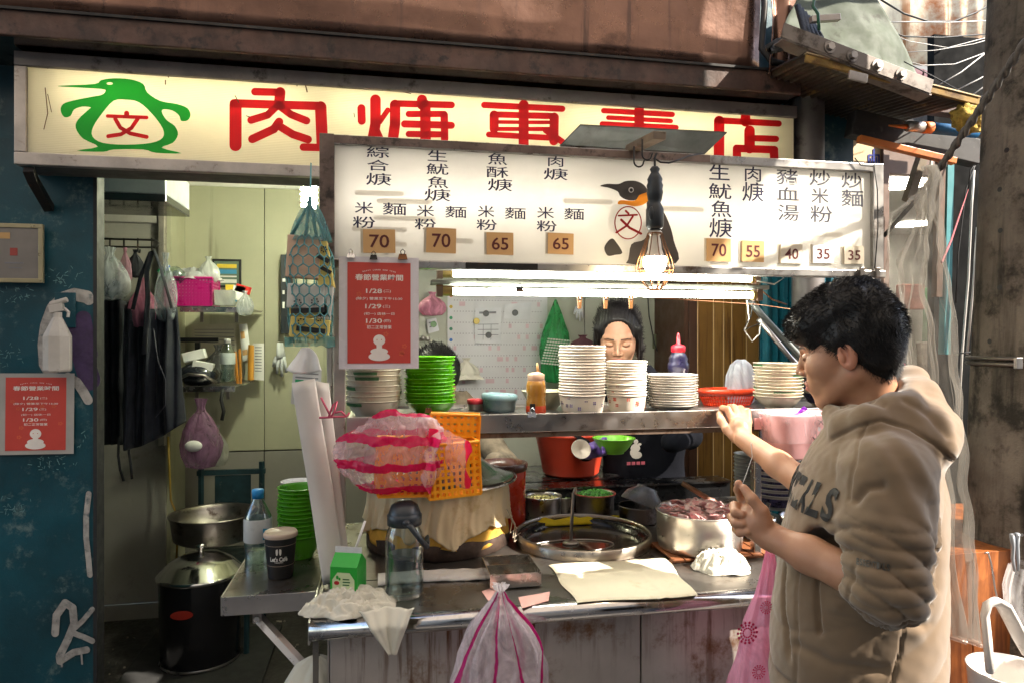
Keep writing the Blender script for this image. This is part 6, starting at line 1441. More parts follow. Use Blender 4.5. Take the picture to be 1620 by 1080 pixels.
# ------------------------------------------------------------------ on the blue wall
t = frame_pic('framed_award', 'gilt framed certificate hung on the teal wall', -60, 358, 60, 441, 2.57, mat('gilt_frame', (.42, .36, .22), .35, .5), mat('certificate', (.20, .18, .165), .4), 'picture frame', [(.05, .1, .62, .22, mat('award_gold', (.5, .3, .12), .5)), (.62, .4, .72, .55, mat('award_red', (.3, .05, .04), .5)), (.55, .68, .8, .71, M_inkg), (.6, .78, .78, .80, M_inkg), (.2, .9, .4, .93, M_inkg)], fw=.014)
c = at(91, 588, 2.54); k = sz(1, c)
t = thing('spray_bottle', 'white spray bottle hung flat against the teal wall', 'bottle', c)
M_sb = mat('aged_white_plastic', (.50, .46, .42), .45, dirt=((.35, .3, .25), .2, 20))
MB().lathe([(.1, 0), (18, 0), (21, 3), (21, 56), (10, 80), (7, 86), (7, 94)], n=8, mtx=Matrix.Diagonal((k, k * .6, k)) @ Matrix.Rotation(R(22.5), 3, 'Z')).build('bottle_wall', M_sb, t, local=True, bevel=.002)
MB().box((-1 * k, 0, 100 * k), (20 * k, 10 * k, 12 * k), Matrix.Rotation(-.2, 3, 'Y')).tube([(-10 * k, 0, 106 * k), (14 * k, 0, 114 * k)], 4.5 * k, 8).build('spray_head', M_sb, t, local=True, bevel=.002)
MB().tube([(10 * k, 0, 100 * k), (16 * k, 0, 94 * k), (15 * k, 0, 86 * k)], 2.5 * k, 6).build('trigger', M_sb, t, local=True)
c = at(101, 472, 2.59); MB().bb(-.03, .03, 0, .004, -.07, .03)
tag(MB().bb(c.x - .03, c.x + .035, 2.593, 2.599, c.z - .10, c.z + .02).build('wall_plate', M_blue, bevel=.001), 'small square plate fixed behind the spray bottle on the teal wall', 'plate')

# ------------------------------------------------------------------ net bag, tissue, cardboard, tie
YN = 1.70
c = at(489, 548, YN); k = sz(1, c)
t = thing('net_bag', 'teal net bag of boxed packs hanging by the menu board', 'net bag', c)
M_net = mat('teal_net', (.09, .27, .28), .6, var=.15)
def netpt(u, v):
    a = 2 * math.pi * u; z = v
    r = (.82 + .12 * math.sin(v * 3)) if v < .72 else .9 - 2.2 * (v - .72) ** 1.0
    r = max(r, .12)
    q = 1 + .10 * noise.noise(Vector((math.cos(a) * 1.6, math.sin(a) * 1.6, v * 4)))
    return Vector((38 * r * q * math.cos(a) + 4 * (1 - v), 22 * r * q * math.sin(a), 6 + 196 * v)) * k
b = MB(); nu, nv = 14, 11
for j in range(nv):
    for i in range(nu):
        o = .5 * (j % 2); u0 = (i + o) / nu; v0, v1 = j / nv * .86, (j + .62) / nv * .86; v2 = (j + 1) / nv * .86
        b.tube([netpt(u0, v0), netpt(u0, v1)], 1.25 * k, 5, cap=False)
        b.tube([netpt(u0, v1), netpt(u0 + .5 / nu, v2)], 1.25 * k, 5, cap=False); b.tube([netpt(u0, v1), netpt(u0 - .5 / nu, v2)], 1.25 * k, 5, cap=False)
tag(b.build('netting', M_net, t, smooth=True, local=True), kind='stuff')
for (x0_, x1_, x2_) in ((-26, -12, -2), (-4, -2, 0), (12, 8, 2), (26, 14, 3)):
    MB().tube([Vector((x0_, -8, 172)) * k, Vector((x1_, -6, 200)) * k, Vector((x2_, 0, 222)) * k, Vector((2, 0, 246)) * k, Vector((3, 0, 290)) * k], [3.4 * k, 3.0 * k, 2.2 * k, 1.6 * k, 1.3 * k], 7, flat=.6).build('net_strap', M_net, t, smooth=True, local=True)
MB().grid(lambda u, v: (lambda a, q: Vector(((30 * (1 - v) ** .8 + 4) * math.cos(a) * q + 2, (16 * (1 - v) + 3) * math.sin(a) * q, 166 + 66 * v)) * k)(6.283 * u, 1 + .22 * math.sin(u * 40) * v), 70, 10).build('net_neck', film('teal_neck_film', (.10, .30, .31), .55, ws=25), t, smooth=True, local=True)
MB().grid(lambda u, v: Vector((-36 + 76 * u, -16 + 8 * math.sin(u * 14) + 10 * v, 16 - 16 * v + 8 * noise.noise(Vector((u * 5, v * 2, 1))))) * k, 40, 8).build('net_gather', film('teal_net_film', (.12, .36, .36), .75), t, smooth=True, local=True)
M_b1 = mat('kraft_pink_box', (.62, .42, .30), .7); M_b2 = mat('yellow_pack_paper', (.75, .58, .16), .5, var=.1); M_b3 = mat('black_pack_print', (.02, .02, .018), .5); M_b4 = mat('white_pack', (.62, .60, .55), .5)
for i, (x, z, w_, h_, rt, m, lab) in enumerate(((-8, 140, 50, 66, .06, M_b1, 'brown carton'), (22, 128, 24, 74, -.16, M_b2, ''), (-4, 78, 56, 38, .05, M_b4, ''), (0, 60, 58, 30, -.05, M_b2, ''), (2, 28, 60, 32, .1, M_b2, ''), (26, 70, 20, 56, .1, M_b4, ''))):
    MB().box(Vector((x, 1 + (i % 2) * 3, z)) * k, (w_ * k, 26 * k, h_ * k), Matrix.Rotation(rt, 3, 'Y')).build('packet', m, t, local=True, bevel=.002)
b = MB()
for (x, z, w_, h_, rt) in ((0, 56, 52, 8, -.05), (4, 26, 44, 8, .12), (22, 138, 22, 7, .5), (26, 120, 20, 6, .5)): b.box(Vector((x, -13.5, z)) * k, (w_ * k, 1 * k, h_ * k), Matrix.Rotation(rt, 3, 'Y'))
b.build('printed_band', M_b3, t, local=True)['kind'] = 'stuff'
b = MB()
for (x, z, s) in ((-16, 68, 5), (10, 70, 5), (-10, 38, 5), (16, 44, 4), (24, 152, 4)):
    for j in range(7):
        a = j * .9; b.box(Vector((x + s * math.cos(a), -13.6, z + s * math.sin(a))) * k, (2.2 * k, 1 * k, 2.2 * k))
tag(b.build('printed_marks', M_b3, t, local=True), kind='stuff')
b = MB(); write(b, 'FIRM TOFU', Vector((2, -14.3, 56)) * k, EX, EZ, 40 * k, None) if 0 else None
c = at(484, 588, 1.69); k = sz(1, c)
tag(MB().grid(lambda u, v: c + Vector(((u - .5) * (10 + 44 * v ** .7) + 2 * math.sin(v * 5), -6 * math.sin(u * 8) * v - 3, 36 * (1 - v) + 6 * v * math.sin(u * 3.14) * -1 + 3)) * k, 26, 12).build('tissue', mat('tissue_white', (.85, .84, .82), .9, bump=.2), smooth=True, solid=.001), 'white tissue sheet hanging below the net bag', 'tissue')
# white folded cardboard sheets leaning by the post
for i, (ps, lab) in enumerate(((((462, 605), (498, 598), (548, 905), (512, 925)), 'tall white folded board leaning on the left upright, front sheet'), (((492, 600), (520, 606), (552, 880), (532, 905)), 'narrow white board tucked behind the front sheet'))):
    Yb = 1.755 + i * .02
    q_ = [at(x, y, Yb) for x, y in ps]
    tag(MB().grid(lambda u, v: q_[0].lerp(q_[1], u).lerp(q_[3].lerp(q_[2], u), v) + Vector((0, -.009 * math.sin(3.14 * u) - .004 * math.sin(v * 9), 0)), 14, 20).build('white_board', mat('white_card_board', (.68, .62, .58), .55, var=.05), smooth=True, solid=.003), lab, 'board', 'white boards by the upright')
b = MB()
for ps in (((505, 660), (525, 659), (548, 658), (553, 652)), ((520, 659), (527, 640), (533, 634), (529, 650), (524, 659)), ((524, 659), (512, 636), (508, 628)), ((548, 658), (540, 650), (530, 652))): b.tube([at(x, y, 1.735) for x, y in ps], .0028, 5)
tag(b.build('pink_string', mat('pink_string', (.70, .12, .20), .6), smooth=True), 'pink plastic string tied round the left upright', 'string')

# ------------------------------------------------------------------ kitchen wall: year calendar, notes, hooks, green bag
YK = 3.19
ps = [at(x, y, YK) for x, y in ((708, 466), (866, 466), (866, 655), (708, 655))]
t = thing('wall_calendar', 'large year planner calendar on the kitchen wall', 'calendar', (ps[0] + ps[1]) / 2)
cx0, cx1, cz1, cz0 = ps[0].x, ps[1].x, ps[0].z, ps[2].z
MB().bb(cx0, cx1, YK, YK + .002, cz0, cz1).build('calendar_sheet', mat('calendar_paper', (.58, .57, .58), .5, var=.04), t)
b1, b2 = MB(), MB(); rr = random.Random(2)
rows, cols_ = 11, 31
for r_ in range(rows):
    z = cz1 - (r_ + .55) / rows * (cz1 - cz0)
    for c_ in range(cols_):
        x = cx0 + .03 + (cx1 - cx0 - .05) * c_ / cols_
        b1.bb(x, x + .004, YK - .0007, YK - .0003, z, z + .004)
        if rr.random() < .13: b2.bb(x - .003, x + .011, YK - .0005, YK - .0002, z - .025, z - .004)
tag(b1.build('day_numbers', mat('calendar_ink', (.20, .16, .20), .6), t), kind='stuff'); tag(b2.build('pink_days', mat('pale_pink_ink', (.58, .40, .44), .6), t), kind='stuff')
for i, cc in enumerate(((.55, .12, .03), (.55, .35, .03), (.03, .3, .12), (.02, .18, .1), (.03, .14, .45), (.03, .08, .4))):
    z = cz1 - (i + .1) / rows * (cz1 - cz0); MB().cyl((cx0 + .016, YK - .001, z), (cx0 + .016, YK - .0002, z), .008, 12).build('month_dot', mat('dot_%d' % i, cc, .5), t)
for lab, pts, mk in (('white bank note slip under a black magnet on the calendar', ((752, 488), (793, 487), (792, 543), (751, 543)), [(M_inkg, [(.15, .1, .8, .16), (.1, .45, .9, .47), (.1, .6, .9, .62), (.1, .75, .9, .77), (.3, .45, .32, .9), (.6, .45, .62, .9)])]),
        ('folded grey note under a black magnet on the calendar', ((798, 482), (841, 478), (838, 506), (797, 504)), None), ('small note beside the calendar with a dark magnet', ((674, 506), (690, 503), (695, 523), (678, 528)), [(M_inkg, [(.2, .2, .8, .3), (.2, .5, .8, .6)])])):
    sheet(lab, pts, YK - .012, mat('note_paper', (.60, .60, .62), .5), marks=mk, cat='note', name='pinned_note', grp='notes held by magnets', curl=.004)
for x, y, m, lab in ((769, 496, M_black, 'black magnet on the bank slip'), (815, 495, M_black, 'black magnet on the folded grey note'), (773, 530, M_black, 'black magnet on the small plan'), (754, 508, mat('yellow_magnet', (.6, .42, .03), .4), 'yellow round magnet on the calendar'), (686, 513, mat('green_magnet', (.08, .2, .05), .4), 'green magnet on the small side note')):
    c = at(x, y, YK - .02); tag(MB().cyl(c, c + Vector((0, .008, 0)), sz(5, c), 16).build('round_magnet', m), lab, 'magnet', 'round magnets on the kitchen wall')
pxbag('printed_pouch', 'pink and white plastic pouch hung behind the poster edge', 684, 462, 500, 44, 3.12, M_pinkf, 21)
crumple('white_rag', 'crumpled white rag hanging low on the calendar', at(738, 600, 3.1), .07, .03, .03, M_wc, 9, nd=40)
pxbag('white_rag_bag', 'white cloth rag bunched below the calendar', 738, 566, 602, 44, 3.12, M_wc, 22, cat='rag')
tg = pxbag('green_bag', 'green mesh patterned plastic bag hanging left of the woman', 879, 474, 606, 52, 3.05, film('green_film', (.06, .45, .16), .62, ws=10, tint=(.5, .9, .6)), 23, prof=[(.001, 0, 0), (.55, .02, .1), (.95, .15, .2), (1, .35, .3), (.8, .6, .4), (.45, .8, .7), (.18, .93, 1), (.05, 1, 1)])
b = MB()
for i in range(9):
    for j in range(10): b.bb(*(lambda c: (c.x - .005, c.x + .005, c.y, c.y + .001, c.z - .0035, c.z + .0035))(at(868 + i * 4.3 - j * 1.2, 536 + j * 4.2 + i * .4, 2.98)))
tag(b.build('soap_strainer', mat('pale_mesh', (.45, .50, .42), .5)), 'pale perforated strainer inside the green bag', 'strainer')
pxbag('pink_net', 'folded maroon net hung behind the paper bowl stack', 922, 530, 560, 46, 3.1, mat('maroon_net', (.16, .06, .08), .8, var=.3), 24, cat='net')
for x, y, lab in ((669, 535, 'left small round hook on the kitchen wall'), (677, 536, 'right small round hook on the kitchen wall')):
    c = at(x, y, 3.15); tag(MB().sphere(c, .012).build('wall_hook', M_steel, smooth=True), lab, 'hook', 'round wall hooks')
# switch plate with a hanging bulb socket, cables on the wall
c = at(1043, 540, 3.18)
t = thing('switch_plate', 'greenish switch plate with an orange lamp right of the woman', 'switch', c)
MB().bb(c.x - .032, c.x + .032, 3.175, 3.19, c.z - .035, c.z + .035).build('plate', mat('plate_olive', (.12, .13, .07), .5), t, bevel=.002)
MB().sphere(c + Vector((.008, -.02, -.028)), .019, sc3=(1, .7, 1.1)).build('orange_knob', mat('orange_brown', (.30, .10, .03), .4), t, smooth=True)
MB().sphere(c + Vector((.006, -.02, .008)), .014).build('black_knob', M_black, t, smooth=True)
for ps_, lab in ((((1025, 470), (1027, 500), (1033, 530), (1036, 545), (1040, 555)), 'dark cable running down to the switch plate'), (((1044, 470), (1043, 500), (1041, 530)), 'thin cable above the switch plate')):
    tag(MB().tube([at(x, y, 3.16) for x, y in ps_], .003, 5).build('wall_cable', M_cable), lab, 'cable', 'cables on the kitchen wall')
b = MB()
for q_ in range(5):
    c = at(1083, 495, 3.0); b.tube([c + Vector((.035 * math.cos(a) * (1 - q_ * .12), q_ * .004, .055 * math.sin(a) * (1 - q_ * .08))) for a in [i * .5 for i in range(14)]], .0025, 5)
tag(b.build('coiled_wire', M_wcable, smooth=True), 'coil of pale wire hung by the dark wooden edge', 'wire')
pxbag('dark_tag', 'tiny dark pendant hanging on the kitchen wall', 1060, 476, 492, 10, 3.15, M_darkcloth, 25, cat='pendant')

# ------------------------------------------------------------------ right side: neighbour stall, awnings, cables, pole
YW = 2.66
nb = thing('neighbour_shop', 'bright little white neighbour shop interior behind the clear sheet', 'shop', (2.4, 3.3, 0))
nx0, nx1 = at(1352, 300, 2.7).x, at(1490, 300, 2.7).x + .25
M_nw = mat('neighbour_white', (.62, .62, .58), .5, var=.05, vs=3)
MB().bb(nx0, nx1 + 1.5, 4.2, 4.23, 0, 2.26).build('back_wall', M_nw, nb)
MB().bb(nx0, nx1 + 1.5, 2.72, 4.2, 2.26, 2.28).build('ceiling', M_nw, nb)
MB().bb(nx0 - .02, nx0, 2.72, 4.2, 0, 2.26).build('side_wall', M_nw, nb)
MB().bb(nx1 + 1.5, nx1 + 1.52, 2.72, 4.2, 0, 2.26).build('side_wall', M_nw, nb)
MB().bb(nx0, nx1 + 1.5, 2.72, 4.2, .003, .015).build('floor', mat('neighbour_floor', (.25, .23, .2), .5), nb)
c = atz(1431, 291, 2.252)
MB().cyl(c + Vector((0, 0, -.004)), c, .12, 32).build('ceiling_light', glow('downlight_glow', (1, .92, .8), 12), nb)
for i in range(3): MB().cyl((c.x + .9, 3.0 + i * .4, 2.25), (c.x + .9, 3.0 + i * .4, 2.256), .1, 24).build('ceiling_light', MATS['downlight_glow'], nb)
# coloured goods seen blurred inside
rr = random.Random(11)
for i, (x, y, w_, h_, cc, lab) in enumerate(((1418, 560, 26, 60, (.60, .03, .15), 'magenta jacket hanging in the neighbour shop'), (1470, 600, 34, 120, (.45, .40, .35), 'pale goods stacked in the neighbour shop'), (1440, 470, 40, 40, (.50, .22, .18), 'dusty pink poster inside the neighbour shop'), (1476, 500, 20, 90, (.15, .35, .18), 'green strip of goods in the neighbour shop'))):
    c = at(x, y, 3.9); tag(MB().box(c, (sz(w_, c), .03 + .02 * i, sz(h_, c)), Matrix.Rotation(.05 * (i - 2), 3, 'Y')).build(('jacket', 'goods', 'shop_poster', 'goods')[i], mat('goods_%d' % i, cc, .7, var=.4, vs=8), bevel=.01), lab, ('jacket', 'goods', 'poster', 'goods')[i])
# shop sign above it, brown frame
p0, p1 = at(1349, 222, YW), at(1399, 330, YW)
t = thing('yellow_sign', 'small cream sign with a blue character behind the menu board', 'sign', ((p0.x + p1.x) / 2, YW, p1.z))
MB().bb(p0.x, p1.x, YW, YW + .03, p1.z, p0.z).build('sign_panel', mat('sign_cream', (.66, .50, .28), .5), t)
conv = lambda x, y: at(x, y, YW)
strk('character', [([(1374, 246), (1390, 246)], 2.6), ([(1374, 246), (1374, 262)], 2.6), ([(1390, 246), (1390, 262)], 2.6), ([(1382, 237), (1382, 262)], 2.8), ([(1374, 262), (1390, 262)], 2.6), ([(1378, 250), (1378, 262)], 2), ([(1386, 250), (1386, 262)], 2)], conv, mat('royal_blue', (.015, .03, .25), .4), t, -.002)
fr = thing('brown_door_frame', 'brown frame around the neighbour shop opening', 'frame', (at(1400, 300, 2.64).x, 2.64, 0))
MB().bb(at(1398, 300, 2.64).x, at(1407, 300, 2.64).x, 2.64, 2.68, 0, at(1400, 215, 2.64).z).build('upright', mat('brown_frame', (.16, .10, .075), .5, var=.2), fr)
MB().bb(at(1407, 300, 2.64).x + .001, at(1490, 300, 2.64).x, 2.65, 2.69, at(1420, 274, 2.64).z, at(1420, 238, 2.64).z).build('header', MATS['brown_frame'], fr)
# dark alley side with hanging things
dk = MB().bb(at(1478, 500, 2.68).x, 4.2, 2.68, 2.72, 0, 2.9)  # plain near-black wall closing the gap
tag(dk.build('dark_wall', mat('near_black_wall', (.005, .005, .005), .9, var=.4, spec=.1)), 'near black wall between the neighbour shop and the concrete pole', 'wall')
for x0, y0, x1, y1, r_, m, lab, nm in ((1500, 262, 1494, 560, .022, mat('teal_pipe', (.05, .22, .24), .5), 'teal pipe standing behind the clear sheet', 'teal_pipe'), (1488, 250, 1482, 470, .02, M_wood, 'brown timber strip beside the teal pipe', 'timber_strip'),
        (1460, 245, 1436, 318, .024, mat('driftwood', (.20, .16, .11), .8, dirt=((.05, .04, .03), .4, 20)), 'weathered timber leaning at the brown frame', 'timber_strip'), (1474, 252, 1470, 290, .007, M_wcable, 'short white stick above the clear sheet', 'stick')):
    tag(MB().tube([at(x0, y0, 2.5), at(x1, y1, 2.5)], r_, 4).build(nm, m), lab, 'post')
for i, ps_ in enumerate((((1541, 270), (1537, 330), (1532, 440), (1522, 560), (1515, 690)), ((1546, 360), (1540, 450), (1530, 560)), ((1512, 480), (1516, 400), (1528, 300), (1560, 215)), ((1553, 245), (1535, 270), (1532, 300)), ((1510, 560), (1540, 556), (1560, 557)))):
    tag(MB().tube([at(x, y, 2.45 - i * .02) for x, y in ps_], .005 if i < 2 else .003, 6).build('hanging_rope', M_wcable if i < 2 else M_cable, smooth=True), ('longest pale rope hanging in the dark gap by the pole', 'shorter pale rope beside the concrete pole', 'dark wire curving up in the gap', 'short looped black wire high in the dark gap', 'black wire crossing low to the concrete pole')[i], 'rope', 'ropes in the dark gap')
tag(MB().tube([at(1532, 300, 2.2), at(1520, 335, 2.2), at(1505, 380, 2.2), at(1490, 415, 2.2)], [.003, .009, .011, .014], 8, flat=.3).build('pink_ribbon', mat('faded_pink', (.48, .12, .14), .7)), 'faded pink plastic ribbon tied above the clear sheet', 'ribbon')
# orange strip, dark beam, rolled tool
def beam(name, lab, a, b_, w_, h_, m, cat='beam'):
    a, b_ = Vector(a), Vector(b_); d = (b_ - a); L = d.length; q = d.to_track_quat('X', 'Z').to_matrix()
    return tag(MB().box((a + b_) / 2, (L, w_, h_), q).build(name, m, bevel=.003), lab, cat)
beam('orange_rail', 'orange painted rail sloping under the dark neighbour beam', at(1358, 220, 2.35), at(1510, 256, 2.30), .03, .026, mat('orange_paint', (.62, .17, .03), .45, dirt=((.2, .06, .02), .3, 12)))
beam('dark_beam', 'broad dark beam above the orange rail', at(1345, 196, 2.42), at(1545, 244, 2.38), .06, .10, mat('dark_beam_paint', (.028, .025, .023), .6, var=.4, dirt=((.09, .08, .07), .15, 20)))
t = thing('rolled_banner', 'blue roll with orange and silver end lying on the dark beam', 'roll', at(1440, 207, 2.3))
MB().tube([at(1473, 203, 2.32), at(1545, 210, 2.30)], .022, 14).build('blue_roll', mat('roll_blue', (.01, .10, .24), .6), t, smooth=True)
MB().tube([at(1460, 202, 2.32), at(1473, 203, 2.32)], .023, 14).build('orange_end', MATS['orange_paint'], t, smooth=True)
MB().tube([at(1436, 200, 2.32), at(1460, 202, 2.32)], .021, 14).build('silver_end', M_alu, t, smooth=True)
MB().tube([at(1406, 199, 2.33), at(1434, 201, 2.32)], [.003, .010], 8).build('spike', MATS['orange_paint'], t, smooth=True)
# neighbour corrugated awning
e0, e1 = at(1273, 97, 2.08), at(1546, 166, 2.08)
t = thing('corrugated_awning', 'corrugated awning with a yellow rusty edge right of the sign', 'awning', (e0 + e1) / 2)
def corr(u, v):
    p = e0.lerp(e1, u); return (p.x + .04 * v, 2.08 + .72 * v, p.z + .02 + .10 * v + .012 * math.sin(u * 2 * math.pi * 26))
MB().grid(corr, 261, 6).build('roof_sheet', mat('awning_underside', (.045, .035, .028), .5, .4, var=.4, vs=6, dirt=((.25, .16, .06), .25, 9)), t, smooth=True, solid=.003)
M_ylw = mat('yellow_rust', (.26, .16, .045), .8, .1, var=.35, vs=16, dirt=((.10, .05, .02), .4, 24), bump=.6, bs=50)
d_ = (e1 - e0); q_ = d_.to_track_quat('X', 'Z').to_matrix()
MB().box((e0 + e1) / 2 + Vector((0, -.004, .008)), (d_.length, .012, .024), q_).build('edge_strip', M_ylw, t, bevel=.002)
MB().box((e0 + e1) / 2 + Vector((0, -.004, .024)), (d_.length, .02, .004), q_).build('edge_cap', mat('pale_edge', (.55, .42, .25), .7), t)
MB().box(at(1357, 122, 2.06), (.07, .01, .03), q_).build('clamp_plate', M_alu, t, bevel=.002)
beam('awning_beam', 'dark brown beam running under the corrugated awning', at(1312, 150, 2.5), at(1545, 180, 2.5), .05, .05, M_beam)
b = MB().sphere((0, 0, 0), 1, 24, 16)
cfo = at(1530, 190, 2.1)
b.v = [cfo + Vector((p.x * .052, p.y * .04, p.z * .042)) * (1 + .5 * noise.noise(p * 3)) + Vector((p.x * .0, 0, -p.x * .015)) for p in b.v]
tag(b.build('foam_lump', mat('yellow_foam', (.55, .38, .08), .9, var=.5, vs=30, dirt=((.12, .06, .01), .4, 60), bump=1, bs=60, bd=.008), smooth=True), 'crusty yellow foam lump at the awning corner', 'foam')
# green torn metal sheet and bolted angle iron
g_ = [at(1275, -20, 2.25), at(1372, -20, 2.25), at(1452, 112, 2.22), at(1475, 140, 2.18), at(1240, 60, 2.12)]
def gsh(u, v):
    a = g_[0].lerp(g_[1], u); m_ = g_[4].lerp(g_[3], u); p = a.lerp(m_, v)
    return (p.x, p.y + .02 * math.sin(u * 4 + v * 3) + .04 * abs(u - .6) + wob((u, v, 0), 3, .012), p.z)
tag(MB().grid(gsh, 30, 20).build('green_sheet', mat('pale_green_metal', (.075, .09, .065), .85, 0, var=.2, dirt=((.04, .04, .03), .3, 10)), smooth=True, solid=.004), 'torn pale green metal sheet above the corrugated awning', 'metal sheet')
t = thing('angle_iron', 'bolted pale angle iron sloping above the corrugated awning', 'angle iron', at(1350, 85, 2.05))
a_, b_ = at(1238, 48, 2.06), at(1474, 138, 2.06); d_ = b_ - a_; q_ = d_.to_track_quat('X', 'Z').to_matrix()
M_ai = mat('pale_angle', (.20, .17, .15), .6, .3, dirt=((.06, .045, .035), .4, 14))
MB().box((a_ + b_) / 2, (d_.length, .006, .050), q_).build('flange', M_ai, t, bevel=.001)
MB().box((a_ + b_) / 2 + Vector((0, .03, -.028)), (d_.length, .06, .006), q_).build('flange', M_ai, t, bevel=.001)
for u in (.30, .45, .62, .78):
    p = a_.lerp(b_, u) + Vector((0, -.008, 0)); MB().cyl(p, p + Vector((0, -.010, 0)), .013, 6).build('bolt', M_steel, t); MB().cyl(p + Vector((0, .004, 0)), p + Vector((0, .001, 0)), .021, 16).build('washer', M_steel_d, t)
tag(MB().box(at(1305, 30, 2.1), (.11, .02, .022), Matrix.Rotation(-.15, 3, 'Y')).build('small_bracket', M_alu, bevel=.002), 'small pale bracket beside the crumpled hood end', 'bracket')
b = MB()
for i in range(5): b.tube([at(1262 + i * 5, 10 + i * 6, 2.16), at(1275 + i * 6, 60, 2.12), at(1230 - i * 3, 66 + i * 4, 2.12), at(1212 + i * 4, 78, 2.14)], .012, 6)
tag(b.build('black_mastic', mat('black_mastic', (.02, .018, .016), .5, bump=.8, bs=40, bd=.01), smooth=True), kind='stuff')
tag(MB().tube([at(x, y, 2.04) for x, y in ((1290, -10), (1286, 10), (1294, 22), (1296, 48))], .005, 8).build('green_wire', mat('green_wire', (.02, .10, .06), .4), smooth=True), 'dark green wire hanging over the small bracket', 'wire')
# rusty wall far behind, with seams
t = thing('rusty_building', 'far wall of rust stained white metal sheets up the alley', 'building', (6.5, 6.3, 0))
x0, x1 = at(1180, 50, 6.3).x, 14.5
xs_ = [x0, at(1498, 50, 6.3).x, at(1620, 50, 6.3).x, 14.5]
zb_ = at(1500, 112, 6.3).z
for i in range(3): MB().grid(lambda u, v: (xs_[i] + .01 + (xs_[i + 1] - xs_[i] - .02) * u, 6.3 + .015 * math.sin(u * 30), zb_ + 2.5 * v), 60, 3).build('metal_sheet', M_rust, t, smooth=True, solid=.01)
MB().bb(x0, x1, 6.36, 6.5, 0, zb_ + 2.5).build('wall', mat('dark_building', (.012, .011, .011), .8), t)
MB().bb(x0, x1, 6.20, 6.26, zb_ - .16, zb_ - .02).build('gutter', mat('dark_gutter', (.08, .085, .09), .5), t)
b = MB()
for i in range(6): c = at(1450 + i * 18, 118 + (i % 3) * 5, 6.15); b.box(c, (.16, .02, .11), Matrix.Rotation(.3 * i, 3, 'Y'))
tag(b.build('maroon_banner', mat('maroon_cloth', (.14, .02, .04), .7, var=.5, vs=3)), 'maroon and grey cloths hanging under the far gutter', 'cloth')
# cables
lines = [(((1385, -5), (1430, 22), (1470, 35), (1510, 34), (1545, 20), (1590, -6)), .0042, M_cable, 'thick black cable sagging across the rusty wall top'),
         (((1385, 35), (1440, 35), (1500, 36), (1590, 32)), .0024, M_wcable, 'straight white cable across the rusty wall'),
         (((1390, 44), (1430, 58), (1490, 60), (1590, 52)), .003, M_cable, 'dark cable under the straight white cable'),
         (((1395, 50), (1440, 66), (1500, 76), (1590, 52)), .0016, M_wcable, 'thin white wire dipping over the rust stains'),
         (((1420, 84), (1480, 80), (1540, 70), (1590, 55)), .0016, M_wcable, 'thin white wire rising to the concrete pole'),
         (((1430, 96), (1460, 104), (1510, 102), (1590, 72)), .002, M_wcable, 'white cable just above the dark gutter'),
         (((1480, 138), (1520, 115), (1590, 60)), .0026, M_wcable, 'bright white cable reaching the awning corner'),
         (((1510, 145), (1550, 125), (1590, 100)), .0026, M_wcable, 'second bright cable from awning to pole'),
         (((1533, 155), (1560, 135), (1590, 108)), .0026, M_wcable, 'third bright cable low by the pole'),
         (((1548, 158), (1562, 144), (1590, 120)), .0022, M_wcable, 'lowest bright cable by the awning corner'),
         (((1430, 98), (1470, 118), (1520, 145)), .002, M_cable, 'dark wire falling to the awning edge')]
for i, (ps_, r_, m, lab) in enumerate(lines):
    tag(MB().tube([at(x, y, 2.55 - .04 * i) for x, y in ps_], r_, 6).build('overhead_cable', m, smooth=True), lab, 'cable', 'overhead cables in the alley')
# leaning rod with rope
a_, b_ = atd(1660, 12, 1.66), atd(1463, 302, 2.02); c_ = atd(1398, 374, 2.1)
t = thing('stay_cable', 'thick twisted stay cable slanting down from the concrete pole', 'cable', b_)
b = MB()
for s in range(2):
    b.tube([a_.lerp(b_, i / 60) + Vector((math.cos(i * .8 + s * math.pi), 0, math.sin(i * .8 + s * math.pi))) * .0055 for i in range(61)], .0075, 7)
b.build('twisted_strand', mat('stay_grey', (.09, .08, .07), .6, dirt=((.03, .025, .02), .4, 30)), t, smooth=True)
MB().tube([b_, c_], .0062, 8).build('rod', M_blackmetal, t)
# concrete pole
pc_ = atd(1640, 500, 2.0)
t = thing('concrete_pole', 'rough weathered concrete utility pole at the right edge', 'utility pole', (pc_.x, pc_.y, 0))
def polef(u, v):
    a = 2 * math.pi * u; z = 5.5 * v; r_ = .172 - .0125 * (z - 1.5)
    q = 1 + .006 * noise.noise(Vector((math.cos(a) * 2, math.sin(a) * 2, z * 2)))
    return (pc_.x + .036 * (z - 1.) + r_ * q * math.cos(a), pc_.y + r_ * q * math.sin(a), z)
MB().grid(polef, 49, 60).build('shaft', M_concrete, t, smooth=True)
n_ray = (Vector((0, 0, 0)) - Vector((pc_.x, pc_.y, 0))).normalized(); tv = Vector((n_ray.y, -n_ray.x, 0))
for px, py in ((1593, 238), (1582, 300), (1583, 365), (1582, 455), (1566, 540), (1567, 600)):
    d = ray(px, py); d.z = 0; best = None
    # step along the sight line to the shaft
    for i in range(400):
        s_ = 1.4 + i * .002; p = atd(px, py, s_)
        if (Vector((p.x - pc_.x - .036 * (p.z - 1), p.y - pc_.y, 0))).length < .172 - .0125 * (p.z - 1.5): best = p; break
    if best: nn = Vector((best.x - pc_.x - .036 * (best.z - 1), best.y - pc_.y, 0)).normalized(); MB().disc(best + nn * .0012, .0075, 12, nn).build('bolt_hole', M_black, t)
b = MB(); zc = at(1580, 570, 1.7).z
for dz in (-.008, .008): b.tube([Vector((pc_.x + .016 + .180 * math.cos(a), pc_.y + .182 * math.sin(a), atd(1580, 572, 1.9).z + dz)) for a in [2 * math.pi * i / 48 for i in range(49)]], .006, 6)
